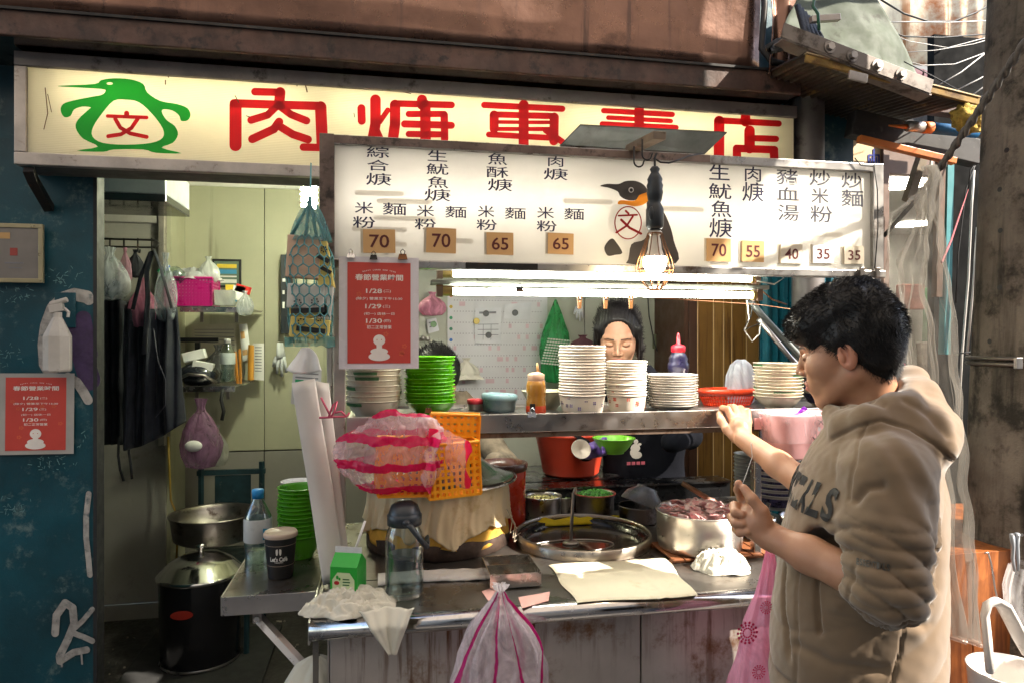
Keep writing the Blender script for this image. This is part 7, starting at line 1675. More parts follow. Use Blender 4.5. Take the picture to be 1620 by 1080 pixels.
b.build('steel_band', mat('band_steel', (.16, .14, .12), .5, .8), t, smooth=True)
p = atd(1611, 574, 1.85); MB().box(p, (.02, .01, .03)).build('band_buckle', M_steel, t, bevel=.001)
tag(MB().tube([at(1558, 203, 2.0), at(1590, 203, 1.75), at(1625, 195, 1.7)], .004, 6).build('black_tie_wire', M_cable), 'thin black wire wrapped high round the concrete pole', 'wire')
# clear hanging sheet
M_sheet = film('dusty_clear_sheet', (.36, .34, .31), .34, rough=.15, ws=5, wr=1.2, tint=(.93, .92, .90))
L_ = [(1462, 262), (1450, 330), (1415, 420), (1420, 520), (1435, 640), (1470, 760), (1480, 880), (1492, 1005)]
R_ = [(1478, 262), (1484, 340), (1496, 420), (1514, 520), (1524, 640), (1536, 760), (1548, 880), (1556, 1018)]
def along(P, v):
    q = v * (len(P) - 1); i = min(int(q), len(P) - 2); f = q - i; return (P[i][0] + (P[i + 1][0] - P[i][0]) * f, P[i][1] + (P[i + 1][1] - P[i][1]) * f)
def cs(u, v):
    a, b_ = along(L_, v), along(R_, v); p = atd(a[0] + (b_[0] - a[0]) * u, a[1] + (b_[1] - a[1]) * u, 1.78 - .05 * v)
    return p + Vector((.25, -.97, 0)) * (.022 * math.sin(u * 15 + v * 4) * (.35 + .65 * v) + wob((u * 2, v * 6, 1), 2.2, .02) + .008 * math.sin(u * 41 + v * 7))
t = thing('clear_sheet', 'dusty clear plastic sheet hanging in folds behind the man', 'plastic sheet', atd(1510, 1010, 1.73))
MB().grid(cs, 70, 90).build('sheet', M_sheet, t, smooth=True)
L2 = [(1440, 315), (1402, 340), (1392, 420), (1396, 520), (1405, 640)]; R2 = [(1462, 300), (1470, 360), (1462, 440), (1466, 540), (1478, 640)]
def cs2(u, v):
    a, b_ = along(L2, v), along(R2, v); return atd(a[0] + (b_[0] - a[0]) * u, a[1] + (b_[1] - a[1]) * u, 1.95) + Vector((.25, -.97, 0)) * (.015 * math.sin(u * 11 + v * 3) + wob((u, v * 4, 7), 2, .02))
MB().grid(cs2, 40, 50).build('rear_sheet', M_sheet, t, smooth=True)
MB().tube([cs(u / 20, 1.0) for u in range(21)], .005, 6).build('weighted_hem', film('hem_film', (.5, .36, .3), .6), t, smooth=True)
# orange plywood front, jug with skewers, clipped bag
pl_ = [at(1440, 875, 1.60), at(1760, 868, 1.60)]
t = thing('plywood_counter', 'varnished orange plywood counter front at the right', 'counter', ((pl_[0].x + pl_[1].x) / 2, 1.6, 0))
s = NT('varnished_plywood')
mpv = s.mapping((3, 3, .35)); f = s.noise(6, mpv, detail=10, rough=.7, dist=1.5)
ccv = s.mix(s.ramp(f, .35, .65), (.17, .045, .012), (.46, .15, .04)); s.l.new(s.mix(s.ramp(s.noise(3), .45, .75), ccv, (.08, .025, .012)), s.b.inputs['Base Color']); s.b.inputs['Roughness'].default_value = .35
zt2 = at(1560, 872, 1.60).z
MB().bb(pl_[0].x, pl_[0].x + .195, 1.60, 1.615, 0.02, zt2).build('plywood_board', s.m, t, bevel=.002)
MB().bb(pl_[0].x + .198, pl_[1].x + .4, 1.60, 1.615, 0.02, zt2).build('plywood_board', s.m, t, bevel=.002)
MB().bb(pl_[0].x, pl_[1].x + .4, 1.616, 2.1, zt2 - .02, zt2 - .001).build('counter_board', s.m, t)
c = at(1600, 1108, 1.44); k = sz(1, c)
t = thing('white_jug', 'white plastic jug with a looped handle hung on a wire', 'jug', c)
M_jug = mat('jug_plastic', (.74, .70, .66), .35, var=.05, sss=0)
MB().lathe([(.1, -50), (52, -50), (60, 44), (62, 50), (58, 50), (54, 30), (48, -40)], n=56, mtx=Matrix.Scale(k, 3)).build('body', M_jug, t, smooth=True, local=True)
MB().tube([at(x, y, 1.37) for x, y in ((1566, 1060), (1562, 1010), (1558, 972), (1562, 956), (1574, 950), (1588, 958), (1600, 980), (1614, 1008), (1630, 1035))], sz(13, at(1580, 980, 1.37)), 12, flat=.5).build('handle', M_jug, t, smooth=True)
MB().bb(-16 * k, 30 * k, -60.6 * k, -60 * k, -30 * k, 22 * k).build('paper_label', M_paper, t, local=True)
b = MB(); b.add([], []); write(b, '工具', Vector((0, -61.2, 8)) * k, EX, EZ, 26 * k, 11 * k) if 0 else [b.box(Vector((-8 + i * 8, -61, 6 + (i % 2) * 3)) * k, (4 * k, .6 * k, 6 * k)) for i in range(4)]
tag(b.build('label_print', M_inkg, t, local=True), kind='stuff')
b = MB(); rr = random.Random(8)
for i in range(10): b.tube([Vector((-44 + i * 1.6, -34 + (i % 3) * 4, 20)) * k, Vector((-70 + i * 4.2 + rr.uniform(-3, 3), -40 + (i % 3) * 3, 66 + rr.uniform(-6, 10))) * k], 1.4 * k, 5)
tag(b.build('bamboo_skewers', mat('bamboo', (.66, .42, .16), .6)), 'bundle of bamboo skewers sticking out behind the white jug', 'skewers')
tag(MB().tube([at(x, y, 1.46) for x, y in ((1558, 874), (1563, 873), (1568, 890), (1574, 930), (1581, 960))], .0022, 6).build('hook_wire', M_steel, smooth=True), 'thin wire hook holding the white jug handle', 'wire')
c = at(1606, 870, 1.46); k = sz(1, c); M_gp = mat('grey_peg_plastic', (.25, .27, .30), .35)
t = thing('plastic_clip', 'grey plastic clothes clip holding a clear bag at the right edge', 'clip', c)
for e in (-1, 1):
    MB().tube([Vector((e * 7 - 1, e * 2, 26)) * k, Vector((e * 6, e * 2, 8)) * k, Vector((e * 5, 0, -12)) * k, Vector((e * 3 + 2, 0, -32)) * k], [8 * k, 6 * k, 5.5 * k, 4 * k], 8, flat=.5).build('clip_arm', M_gp, t, smooth=True, local=True)
    MB().cyl(Vector((e * 7 - 1, -7, 26)) * k, Vector((e * 7 - 1, -6, 26)) * k, 2.5 * k, 12).build('rivet', M_steel, t, local=True)
bag('clear_bag', 'clear plastic bag held by the grey clip at the right edge', at(1640, 1010, 1.52), [(.001, 0, 0), (.05, .02, .2), (.07, .08, .3), (.07, .13, .5), (.055, .19, .8)], film('bright_clear_film', (.75, .75, .76), .4, ws=22), 9, .12, 31)
# diagonal grey pipes by the man's head, thin wires
for i, (ps_, r_, m, lab) in enumerate(((((1186, 476), (1206, 500), (1262, 560), (1300, 600)), .012, mat('grey_pipe', (.16, .17, .16), .35, .5), 'upper grey pipe slanting down behind the mans forehead'), (((1200, 505), (1250, 565), (1290, 606)), .009, M_steel, 'lower thin steel pipe slanting beside the grey one'))):
    tag(MB().tube([at(x, y, 2.2 - .02 * i) for x, y in ps_], r_, 10).build('slanted_pipe', m, smooth=True), lab, 'pipe', 'slanted pipes')
for i, (ps_, m, lab) in enumerate(((((1182, 475), (1185, 505), (1178, 523), (1190, 540), (1202, 528), (1204, 505)), M_wcable, 'pale looped wire hanging at the tube lamp end'), (((1192, 478), (1188, 500), (1176, 522), (1202, 512)), M_cable, 'black looped wire hanging at the tube lamp end'), (((1205, 460), (1222, 474), (1245, 482)), M_cage, 'copper wire leaving the tube lamp holder'), (((1198, 445), (1225, 450), (1240, 440), (1222, 430)), M_wcable, 'pale wire curled above the tube lamp end'))):
    tag(MB().tube([at(x, y, 1.9) for x, y in ps_], .0022, 6).build('loose_wire', m, smooth=True), lab, 'wire', 'loose wires by the tube lamps')
for ps_, lab in ((((1383, 262), (1388, 300), (1389, 360), (1384, 425)), 'dark wire running down the right end of the menu board'), (((1352, 250), (1362, 262), (1384, 264)), 'small loop of wire over the menu boards right corner')):
    tag(MB().tube([at(x, y, 1.765) for x, y in ps_], .0018, 6).build('board_wire', M_cable, smooth=True), lab, 'wire', 'wires on the menu board')
for x, lab in ((1363, 'small steel latch under the menu boards right corner'), (1388, 'second small latch at the menu boards far right')):
    c = at(x, 430, 1.76); tag(MB().bb(c.x - .006, c.x + .006, 1.755, 1.763, c.z - .016, c.z + .012).build('steel_latch', M_steel_d, bevel=.001), lab, 'latch')

# ------------------------------------------------------------------ people: smooth bodies from blended volumes
class SDF:
    def __init__(s, lo, hi, h):
        s.lo, s.h = np.array(lo, float), h
        s.n = [int((b - a) / h) + 2 for a, b in zip(lo, hi)]
        s.ax = [(s.lo[i] + np.arange(s.n[i]) * h).astype(np.float32) for i in range(3)]
        s.d = np.full(s.n, 9., np.float32)
    def _sl(s, lo, hi):
        o = []
        for i in range(3):
            a = int(max(0, math.floor((lo[i] - s.lo[i]) / s.h))); b = int(min(s.n[i], math.ceil((hi[i] - s.lo[i]) / s.h) + 1))
            if b <= a: return None
            o.append(slice(a, b))
        return tuple(o)
    def _do(s, fn, lo, hi, k, op):
        m = k + 3 * s.h; sl = s._sl([v - m for v in lo], [v + m for v in hi])
        if sl is None: return
        X, Y, Z = np.meshgrid(s.ax[0][sl[0]], s.ax[1][sl[1]], s.ax[2][sl[2]], indexing='ij', sparse=True)
        n = fn(X, Y, Z).astype(np.float32); o = s.d[sl]
        if op == 'add':
            h = np.clip(.5 + .5 * (o - n) / k, 0, 1) if k > 0 else (o > n) * 1.
            s.d[sl] = o + (n - o) * h - k * h * (1 - h)
        else:
            h = np.clip(.5 - .5 * (o + n) / k, 0, 1); s.d[sl] = o + (-n - o) * h + k * h * (1 - h)
    def cone(s, a, b, ra, rb, k=.012, op='add'):
        a, b = np.array(a, float), np.array(b, float); ab = b - a; L2 = max(1e-12, ab @ ab); r = max(ra, rb)
        def fn(X, Y, Z):
            t = np.clip(((X - a[0]) * ab[0] + (Y - a[1]) * ab[1] + (Z - a[2]) * ab[2]) / L2, 0, 1)
            return np.sqrt((X - a[0] - t * ab[0]) ** 2 + (Y - a[1] - t * ab[1]) ** 2 + (Z - a[2] - t * ab[2]) ** 2) - (ra + (rb - ra) * t)
        s._do(fn, np.minimum(a, b) - r, np.maximum(a, b) + r, k, op); return s
    def chain(s, pts, rs, k=.008):
        for i in range(len(pts) - 1): s.cone(pts[i], pts[i + 1], rs[i], rs[i + 1], k)
        return s
    def ell(s, c, r, k=.015, op='add', M=None):
        c = np.array(c, float); r = np.array(r, float); R_ = max(r)
        M = np.eye(3) if M is None else np.array(M)          # rows: local axes
        def fn(X, Y, Z):
            x, y, z = X - c[0], Y - c[1], Z - c[2]
            u = [(M[i][0] * x + M[i][1] * y + M[i][2] * z) for i in range(3)]
            k0 = np.sqrt((u[0] / r[0]) ** 2 + (u[1] / r[1]) ** 2 + (u[2] / r[2]) ** 2)
            k1 = np.sqrt((u[0] / r[0] ** 2) ** 2 + (u[1] / r[1] ** 2) ** 2 + (u[2] / r[2] ** 2) ** 2) + 1e-9
            return k0 * (k0 - 1) / k1
        s._do(fn, c - R_, c + R_, k, op); return s
    def mesh(s):
        f = s.d; S = f < 0
        C = np.zeros([n - 1 for n in f.shape], np.int8)
        for i in (0, 1):
            for j in (0, 1):
                for k in (0, 1): C += S[i:f.shape[0] - 1 + i, j:f.shape[1] - 1 + j, k:f.shape[2] - 1 + k]
        idx = np.argwhere((C > 0) & (C < 8)); acc = np.zeros((len(idx), 3)); cnt = np.zeros(len(idx))
        cor = [(i, j, k) for i in (0, 1) for j in (0, 1) for k in (0, 1)]
        for a in cor:
            for ax in range(3):
                if a[ax]: continue
                b = list(a); b[ax] = 1
                fa = f[idx[:, 0] + a[0], idx[:, 1] + a[1], idx[:, 2] + a[2]]; fb = f[idx[:, 0] + b[0], idx[:, 1] + b[1], idx[:, 2] + b[2]]
                m = (fa < 0) != (fb < 0); t = np.where(m, fa / np.where(m, fa - fb, 1), 0)
                p = np.array(a, float)[None, :].repeat(len(idx), 0); p[:, ax] += t; acc[m] += p[m]; cnt[m] += 1
        V = s.lo + (idx + acc / cnt[:, None]) * s.h
        vid = np.full(C.shape, -1, np.int64); vid[idx[:, 0], idx[:, 1], idx[:, 2]] = np.arange(len(idx))
        F = []
        for ax in range(3):
            o1, o2 = [(1, 2), (2, 0), (0, 1)][ax]
            a = [slice(None)] * 3; b = [slice(None)] * 3; a[ax] = slice(0, -1); b[ax] = slice(1, None)
            E = np.argwhere(S[tuple(a)] != S[tuple(b)]); E = E[(E[:, o1] > 0) & (E[:, o2] > 0) & (E[:, o1] < f.shape[o1] - 1) & (E[:, o2] < f.shape[o2] - 1)]
            q = []
            for d1, d2 in ((-1, -1), (0, -1), (0, 0), (-1, 0)):
                e = E.copy(); e[:, o1] += d1; e[:, o2] += d2; q.append(vid[e[:, 0], e[:, 1], e[:, 2]])
            q = np.stack(q, 1); ins = S[E[:, 0], E[:, 1], E[:, 2]]
            q[~ins] = q[~ins][:, ::-1]; F.append(q)
        F = np.concatenate(F); return V, F[(F >= 0).all(1)]
def vnorm(V, F):
    n = np.cross(V[F[:, 2]] - V[F[:, 0]], V[F[:, 3]] - V[F[:, 1]]); N = np.zeros_like(V)
    for i in range(4): np.add.at(N, F[:, i], n)
    return N / (np.linalg.norm(N, axis=1)[:, None] + 1e-12)
def nmesh(name, V, F, m, parent=None, origin=None, colors=None):
    if parent is not None: inv = np.array(wmat(parent).inverted()); V = V @ inv[:3, :3].T + inv[:3, 3]
    elif origin is not None: V = V - np.array(origin)
    me = bpy.data.meshes.new(name); me.from_pydata(V.tolist(), [], F.tolist()); me.materials.append(m)
    me.polygons.foreach_set('use_smooth', [True] * len(me.polygons))
    if colors is not None:
        at_ = me.color_attributes.new('tone', 'FLOAT_COLOR', 'POINT'); at_.data.foreach_set('color', np.concatenate([colors, np.ones((len(colors), 1))], 1).astype(np.float32).ravel())
    me.update(); o = bpy.data.objects.new(name, me); col.objects.link(o); o.parent = parent
    if parent is None and origin is not None: o.location = origin
    return o
def cat_mesh(lst):
    V, F, o = [], [], 0
    for v, f in lst: V.append(v); F.append(f + o); o += len(v)
    return np.concatenate(V), np.concatenate(F)
def nz(P, s, seed=0.):
    """cheap smooth noise for arrays: sums of warped sines"""
    x, y, z = P[:, 0] * s + seed, P[:, 1] * s + seed * 1.7, P[:, 2] * s + seed * .6
    a = np.sin(x * 1.0 + 1.3 * np.sin(y * .9 + z * .4)) + np.sin(y * 1.2 + 1.1 * np.sin(z * 1.1 + x * .5) + 2) + np.sin(z * .9 + 1.4 * np.sin(x * .8 - y * .6) + 4)
    return a / 3

def skin_mat(name, base, rough=.48):
    s = NT(name); a = s.node('ShaderNodeAttribute'); a.attribute_name = 'tone'
    n1 = s.noise(35, detail=6); n2 = s.noise(240, detail=4)
    c = s.mix(s.ramp(n1, .3, .7, .0, .35), a.outputs['Color'], (base[0] * .8, base[1] * .62, base[2] * .6))
    s.l.new(c, s.b.inputs['Base Color']); s.b.inputs['Roughness'].default_value = rough
    s.b.inputs['Subsurface Weight'].default_value = .12; s.b.inputs['Subsurface Radius'].default_value = (.010, .004, .002); s.b.inputs['Subsurface Scale'].default_value = 1
    s.bump(n2, .12, .001); return s.m
SKIN = (.46, .24, .142)
M_skin = skin_mat('skin', SKIN)
def head_sdf(neck, female=False, h=.0022):
    s = SDF((-.16, -.10, -.27), (.135, .10, .15), h)
    s.ell((-.018, 0, .036), (.096, .076, .086), .01)
    s.ell((.030, 0, -.020), (.060, .060, .080), .03)
    w = .92 if female else 1
    for e in (-1, 1):
        s.cone((-.012, e * .050 * w, -.050), (.060, e * .018 * w, -.098), .019, .014, .022)
        s.ell((.050, e * .038, -.024), (.030, .024, .026), .02)
        s.cone((.083, e * .010, .022), (.064, e * .045, .024), .009, .008, .014)
    s.ell((.066, 0, -.100), (.019, .020, .016), .018)
    s.ell((.070, 0, -.062), (.024, .030, .026), .018)
    for e in (-1, 1): s.ell((.090, e * .031, .002), (.012, .018, .011), .014, 'sub')
    s.cone((.088, 0, .012), (.105, 0, -.026), .0065, .0085, .010)
    for e in (-1, 1): s.ell((.095, e * .0115, -.031), (.010, .0075, .0065), .006)
    for e in (-1, 1): s.ell((.102, e * .0065, -.038), (.0045, .003, .003), .003, 'sub')
    for e in (-1, 1): s.ell((.071, e * .031, .001), (.0155, .0150, .0115), .003)
    for e in (-1, 1):
        s.cone((.0895, e * .016, -.0575), (.0955, e * .003, -.0535), .0032, .0045, .004)
        s.cone((.0885, e * .014, -.0655), (.0940, 0, -.0665), .0038, .0055, .004)
    s.cone((.105, -.016, -.0602), (.105, .016, -.0602), .0010, .0010, .004, 'sub')
    for e in (-1, 1):
        y = e * .076; s.ell((-.012, y, -.010), (.0185, .0075, .0315), .006)
        s.ell((-.008, y + e * .006, -.008), (.0100, .0055, .0200), .004, 'sub')
        s.cone((-.004, y + e * .004, -.020), (.000, y + e * .003, .004), .0028, .0025, .003)
        s.ell((-.002, y + e * .001, -.012), (.006, .005, .008), .004)
    s.cone((-.030, 0, -.050), neck, .050, .056, .03)
    V, F = s.mesh(); c = np.tile(np.array(SKIN), (len(V), 1))
    if female: c = c * np.array([1.12, 1.16, 1.22])
    def blend(mask, colr): c[:] = c + (np.array(colr) - c) * np.clip(mask, 0, 1)[:, None]
    lips = 1.25 - np.sqrt(((V[:, 2] + .0605) / .0115) ** 2 + (V[:, 1] / .023) ** 2); blend(np.clip(lips * 4, 0, 1) * (V[:, 0] > .082) * .75, (.36, .09, .08))
    for e in (-1, 1):
        br = 1 - np.abs((V[:, 2] - .024 + .30 * np.clip(np.abs(V[:, 1]) - .036, 0, 1)) / .0042); blend(np.clip(br * 2, 0, 1) * (np.abs(V[:, 1] - e * .031) < .019) * (V[:, 0] > .05) * 1.0, (.02, .012, .010))
        lash = 1 - np.abs((V[:, 2] + .0045 - 12 * (np.abs(V[:, 1]) - .031) ** 2) / .0028); blend(np.clip(lash * 2, 0, 1) * (np.abs(V[:, 1] - e * .031) < .0145) * (V[:, 0] > .068) * .95, (.012, .008, .007))
        ear = 1 - (np.abs(np.abs(V[:, 1]) - .078) / .012); blend(np.clip(ear, 0, 1) * (np.abs(V[:, 0] + .012) < .02) * .35, (.60, .20, .13))
    ch = 1 - np.sqrt(((V[:, 0] - .06) / .03) ** 2 + ((np.abs(V[:, 1]) - .042) / .02) ** 2 + ((V[:, 2] + .022) / .022) ** 2); blend(np.clip(ch, 0, 1) * .25, (.58, .20, .14))
    return V, F, c
def frame_of(f):
    f = Vector(f).normalized(); L = Vector((0, 0, 1)).cross(f).normalized(); U = f.cross(L); return Matrix((f, L, U)).transposed()
def place(V, M3, o, s=1.): return (V * s) @ np.array(M3).T + np.array(o)
M_hair = mat('black_hair', (.008, .0065, .0065), .5, var=.3, vs=30, spec=.35)
def strands(V, N, n, L, flow, r=.0007, seed=1, curl=.3, keep=None):
    rs = np.random.default_rng(seed); idx = rs.integers(0, len(V), n * 2)
    if keep is not None: idx = idx[keep(V[idx])]
    idx = idx[:n]; P = V[idx] - N[idx] * .002; D = flow(V[idx], N[idx]); n = len(idx)
    D = D / np.linalg.norm(D, axis=1)[:, None]; ln = L * rs.uniform(.55, 1.25, n)[:, None]
    J = rs.normal(0, curl, (n, 3)); pts = []
    base = N[idx] * .6 + D * .8; base /= np.linalg.norm(base, axis=1)[:, None]
    p = P
    for k, q in enumerate((0, .35, .35, .3)):
        d = base * (1 - k * .3) + D * (k * .3) + J * .25 * k; d /= np.linalg.norm(d, axis=1)[:, None]; p = p + d * ln * q; pts.append(p)
    side = np.cross(D, N[idx]); side /= np.linalg.norm(side, axis=1)[:, None] + 1e-9; up = np.cross(side, D)
    vs = []; m = 3
    for k, w in enumerate((1., 1., .7, .1)):
        for j in range(m):
            a = 2 * math.pi * j / m; vs.append(pts[k] + (side * math.cos(a) + up * math.sin(a)) * r * w)
    vs = np.stack(vs, 1).reshape(-1, 3); F = []
    b = np.arange(n) * 12
    for k in range(3):
        for j in range(m): F.append(np.stack([b + k * 3 + j, b + k * 3 + (j + 1) % m, b + k * 3 + 3 + (j + 1) % m, b + k * 3 + 3 + j], 1))
    return vs, np.concatenate(F)

# ---------------- the customer in the hooded top
A_ = lambda x, y, t: np.array(atd(x, y, t)[:])
man = thing('person', 'young man in a tan hooded top reaching for the steel shelf', 'person', (A_(1370, 1080, 1.43)[0], A_(1370, 1080, 1.43)[1], 0))
Mh = frame_of((-.66, .72, -.20)); Ho = A_(1341, 555, 1.475); HS = 1.01
inv = lambda p: (np.array(Mh).T @ (np.array(p) - Ho)) / HS
neck_b = inv(A_(1385, 690, 1.47))
V, F, cc = head_sdf(neck_b); Vh = place(V, Mh, Ho, HS)
# left hand, near the camera: thumb and forefinger pinching upwards
s = SDF(A_(1140, 860, 1.48) - np.array([.03, .12, .05]), A_(1450, 740, 1.38) + np.array([.06, .14, .06]), .0024)
lo = np.minimum.reduce([A_(1150, 870, 1.5), A_(1440, 980, 1.15), A_(1160, 750, 1.38)]) - .07; hi = np.maximum.reduce([A_(1150, 750, 1.5), A_(1440, 900, 1.25), A_(1440, 960, 1.15)]) + .06
s = SDF(lo, hi, .0024)
Wn, En = A_(1219, 848, 1.40), A_(1412, 938, 1.215)
s.cone(Wn, Wn + (En - Wn) * .35, .0265, .034, .01); s.cone(Wn + (En - Wn) * .35, En, .034, .043, .02)
s.cone(Wn, A_(1196, 832, 1.418), .026, .029, .015); s.ell(A_(1190, 820, 1.432), (.030, .030, .033), .015)
for K, pts, r0 in ((A_(1190, 797, 1.445), [A_(1174, 786, 1.458), A_(1168, 774, 1.447), A_(1168.5, 764, 1.43)], .0098), (A_(1178, 806, 1.457), [A_(1162, 800, 1.45), A_(1163, 810, 1.425), A_(1174, 813, 1.415)], .0100),
        (A_(1172, 820, 1.462), [A_(1158, 818, 1.445), A_(1163, 827, 1.42), A_(1175, 828, 1.408)], .0096), (A_(1176, 834, 1.452), [A_(1165, 836, 1.435), A_(1170, 842, 1.413), A_(1181, 841, 1.403)], .0086)):
    s.cone(Wn + (K - Wn) * .2, K, .016, r0 * 1.18, .012); s.chain([K] + pts, [r0 * 1.12, r0 * 1.04, r0 * .95, r0 * .80], .004)
s.chain([A_(1212, 834, 1.395), A_(1206, 808, 1.393), A_(1190, 789, 1.402), A_(1177.5, 772, 1.418)], [.0165, .0125, .0112, .0088], .006)
s.ell(A_(1203, 822, 1.403), (.019, .019, .022), .012)
VL, FL = s.mesh()
# right hand on the shelf lip
lo = np.minimum.reduce([A_(1130, 700, 1.98), A_(1330, 810, 1.5)]) - .06; hi = np.maximum.reduce([A_(1190, 630, 1.98), A_(1340, 790, 1.5)]) + .06
s = SDF(lo, hi, .0024)
Wf, Ef = A_(1176, 694, 1.80), A_(1328, 804, 1.53)
s.cone(Wf, Wf + (Ef - Wf) * .4, .0245, .031, .01); s.cone(Wf + (Ef - Wf) * .4, Ef, .031, .041, .02)
s.ell(A_(1170, 678, 1.835), (.026, .030, .030), .015)
for K, pts, r0 in ((A_(1160, 665, 1.865), [A_(1151, 647, 1.885), A_(1143, 645, 1.915), A_(1141, 651, 1.93)], .0092), (A_(1168, 661, 1.872), [A_(1161, 644, 1.90), A_(1155, 644, 1.93), A_(1153, 650, 1.945)], .0096),
        (A_(1177, 662, 1.870), [A_(1172, 646, 1.90), A_(1168, 646, 1.93), A_(1166, 651, 1.945)], .0092), (A_(1184, 667, 1.860), [A_(1183, 650, 1.885), A_(1180, 649, 1.915), A_(1178, 653, 1.93)], .0082)):
    s.cone(Wf + (K - Wf) * .15, K, .015, r0 * 1.2, .010); s.chain([K] + pts, [r0 * 1.15, r0 * 1.02, r0 * .94, r0 * .8], .004)
s.chain([A_(1164, 692, 1.82), A_(1150, 679, 1.845), A_(1141, 665, 1.87), A_(1138, 654, 1.895)], [.015, .0118, .0105, .0085], .006)
VR, FR = s.mesh()
VA, FA = cat_mesh([(Vh, F), (VL, FL), (VR, FR)])
tone = np.concatenate([cc, np.tile(np.array(SKIN), (len(VL) + len(VR), 1))])
kn = np.zeros(len(VA))
for K in (A_(1190, 797, 1.445), A_(1178, 806, 1.457), A_(1160, 665, 1.865), A_(1168, 661, 1.872), A_(1177, 662, 1.870), A_(1206, 808, 1.393), A_(1168, 764, 1.43), A_(1177, 772, 1.418), A_(1151, 647, 1.885), A_(1161, 644, 1.9), A_(1172, 646, 1.9)): kn = np.maximum(kn, 1 - np.linalg.norm(VA - K, axis=1) / .016)
tone = tone + (np.array((.62, .26, .17)) - tone) * np.clip(kn, 0, 1)[:, None] * .5
nmesh('body', VA, FA, M_skin, man, colors=tone)
# hair
s = SDF((-.19, -.13, -.13), (.16, .13, .20), .0032)
s.ell((-.019, 0, .047), (.103, .085, .096), .01).ell((.050, 0, .068), (.064, .072, .048), .03).ell((-.050, 0, .00), (.054, .070, .082), .02).ell((-.012, 0, .092), (.078, .066, .054), .03)
s.ell((.112, 0, -.058), (.098, .13, .094), .012, 'sub')
for e in (-1, 1): s.ell((-.004, e * .098, -.030), (.030, .032, .042), .008, 'sub'); s.ell((.052, e * .09, -.03), (.045, .03, .055), .01, 'sub')
Vx, Fx = s.mesh(); N = vnorm(Vx, Fx); Vx = Vx + N * (nz(Vx, 120, 1) * .0035 + nz(Vx, 55, 4) * .005)[:, None]
def flow(P, N_):
    d = np.zeros_like(P); d[:, 2] = -.55 - 1.2 * np.clip(.06 - P[:, 2], 0, 1) * 8; d[:, 0] = np.where(P[:, 0] > .0, .9, -.35); d[:, 1] = nz(P, 45, 2) * .8; d[:, 0] += nz(P, 60, 7) * .9
    return d + N_ * (.25 + .5 * np.clip(P[:, 2] * 8, 0, 1))[:, None]
Vs, Fs = strands(Vx, N, 15000, .0115, flow, r=.0006, seed=3, curl=.34, keep=lambda P: ~((P[:, 0] > .06) & (P[:, 2] < .045)))
Vc, Fc = cat_mesh([(Vx, Fx), (Vs, Fs)])
nmesh('hair', place(Vc, Mh, Ho, HS), Fc, M_hair, man)
# hooded top
Lb = np.array([-.454, -.891, 0.]); Fb = np.array([-.891, .454, 0.]); Cb = np.array([.994, 1.267])
lo = np.array([.60, .85, .72]); hi = np.array([1.36, 1.66, 1.47])
s = SDF(lo, hi, .0042)
zs = [.70, .80, .95, 1.10, 1.20, 1.28, 1.34, 1.38]; aa = [.148, .165, .163, .152, .140, .115, .085, .06]; bb_ = [.185, .20, .195, .19, .19, .175, .12, .07]
cx = [-.02, -.025, -.02, -.01, 0, .012, .02, .02]
def torso(X, Y, Z):
    a = np.interp(Z, zs, aa); b_ = np.interp(Z, zs, bb_); o = np.interp(Z, zs, cx)
    u = (X - Cb[0]) * Fb[0] + (Y - Cb[1]) * Fb[1] + o; v = (X - Cb[0]) * Lb[0] + (Y - Cb[1]) * Lb[1]
    return np.maximum((((np.abs(u) / a) ** 2.3 + (np.abs(v) / b_) ** 2.3) ** (1 / 2.3) - 1) * np.minimum(a, b_) * .9, np.maximum(.785 - Z, Z - 1.38))
s._do(torso, lo, hi, .01, 'add')
Sn = A_(1408, 745, 1.265); Em = A_(1404, 926, 1.215); Cu = A_(1366, 904, 1.255)
s.cone(Sn, Sn + (Em - Sn) * .5, .066, .069, .055); s.cone(Sn + (Em - Sn) * .45, Em, .070, .064, .02); s.cone(Em, Cu, .062, .050, .02)
Sf = np.array([*(Cb - Lb[:2] * .15), 1.27]); Ef2 = A_(1328, 806, 1.53); Cf = A_(1288, 772, 1.612)
s.cone(Sf, Ef2, .07, .058, .03); s.cone(Ef2, Cf, .058, .050, .02)
ring = [(1340, 676, 1.385, .027), (1378, 668, 1.335, .034), (1425, 655, 1.345, .040), (1452, 632, 1.42, .040), (1440, 606, 1.50, .034), (1398, 604, 1.565, .030), (1350, 622, 1.56, .028), (1326, 655, 1.47, .026)]
pr = [A_(x, y, t) for x, y, t, r in ring]
for i in range(len(ring)): s.cone(pr[i], pr[(i + 1) % len(ring)], ring[i][3], ring[(i + 1) % len(ring)][3], .025)
bk = -Fb; Mr = np.array([Fb, Lb, [0, 0, 1]])
s.ell(A_(1448, 668, 1.41), (.075, .13, .056), .03, M=Mr); s.ell(A_(1470, 700, 1.37), (.044, .11, .038), .03, M=Mr); s.ell(A_(1428, 690, 1.335), (.07, .06, .038), .03, M=Mr)
s.cone(A_(1370, 640, 1.455), np.array(Ho) - np.array([0, 0, .02]), .056, .075, .02, 'sub')
# openings of the sleeves
dC = (Cu - Em) / np.linalg.norm(Cu - Em); s.cone(Cu - dC * .0, Cu + dC * .08, .047, .047, .008, 'sub')
dF = (Cf - Ef2) / np.linalg.norm(Cf - Ef2); s.cone(Cf, Cf + dF * .08, .042, .042, .008, 'sub')
V, F = s.mesh(); N = vnorm(V, F)
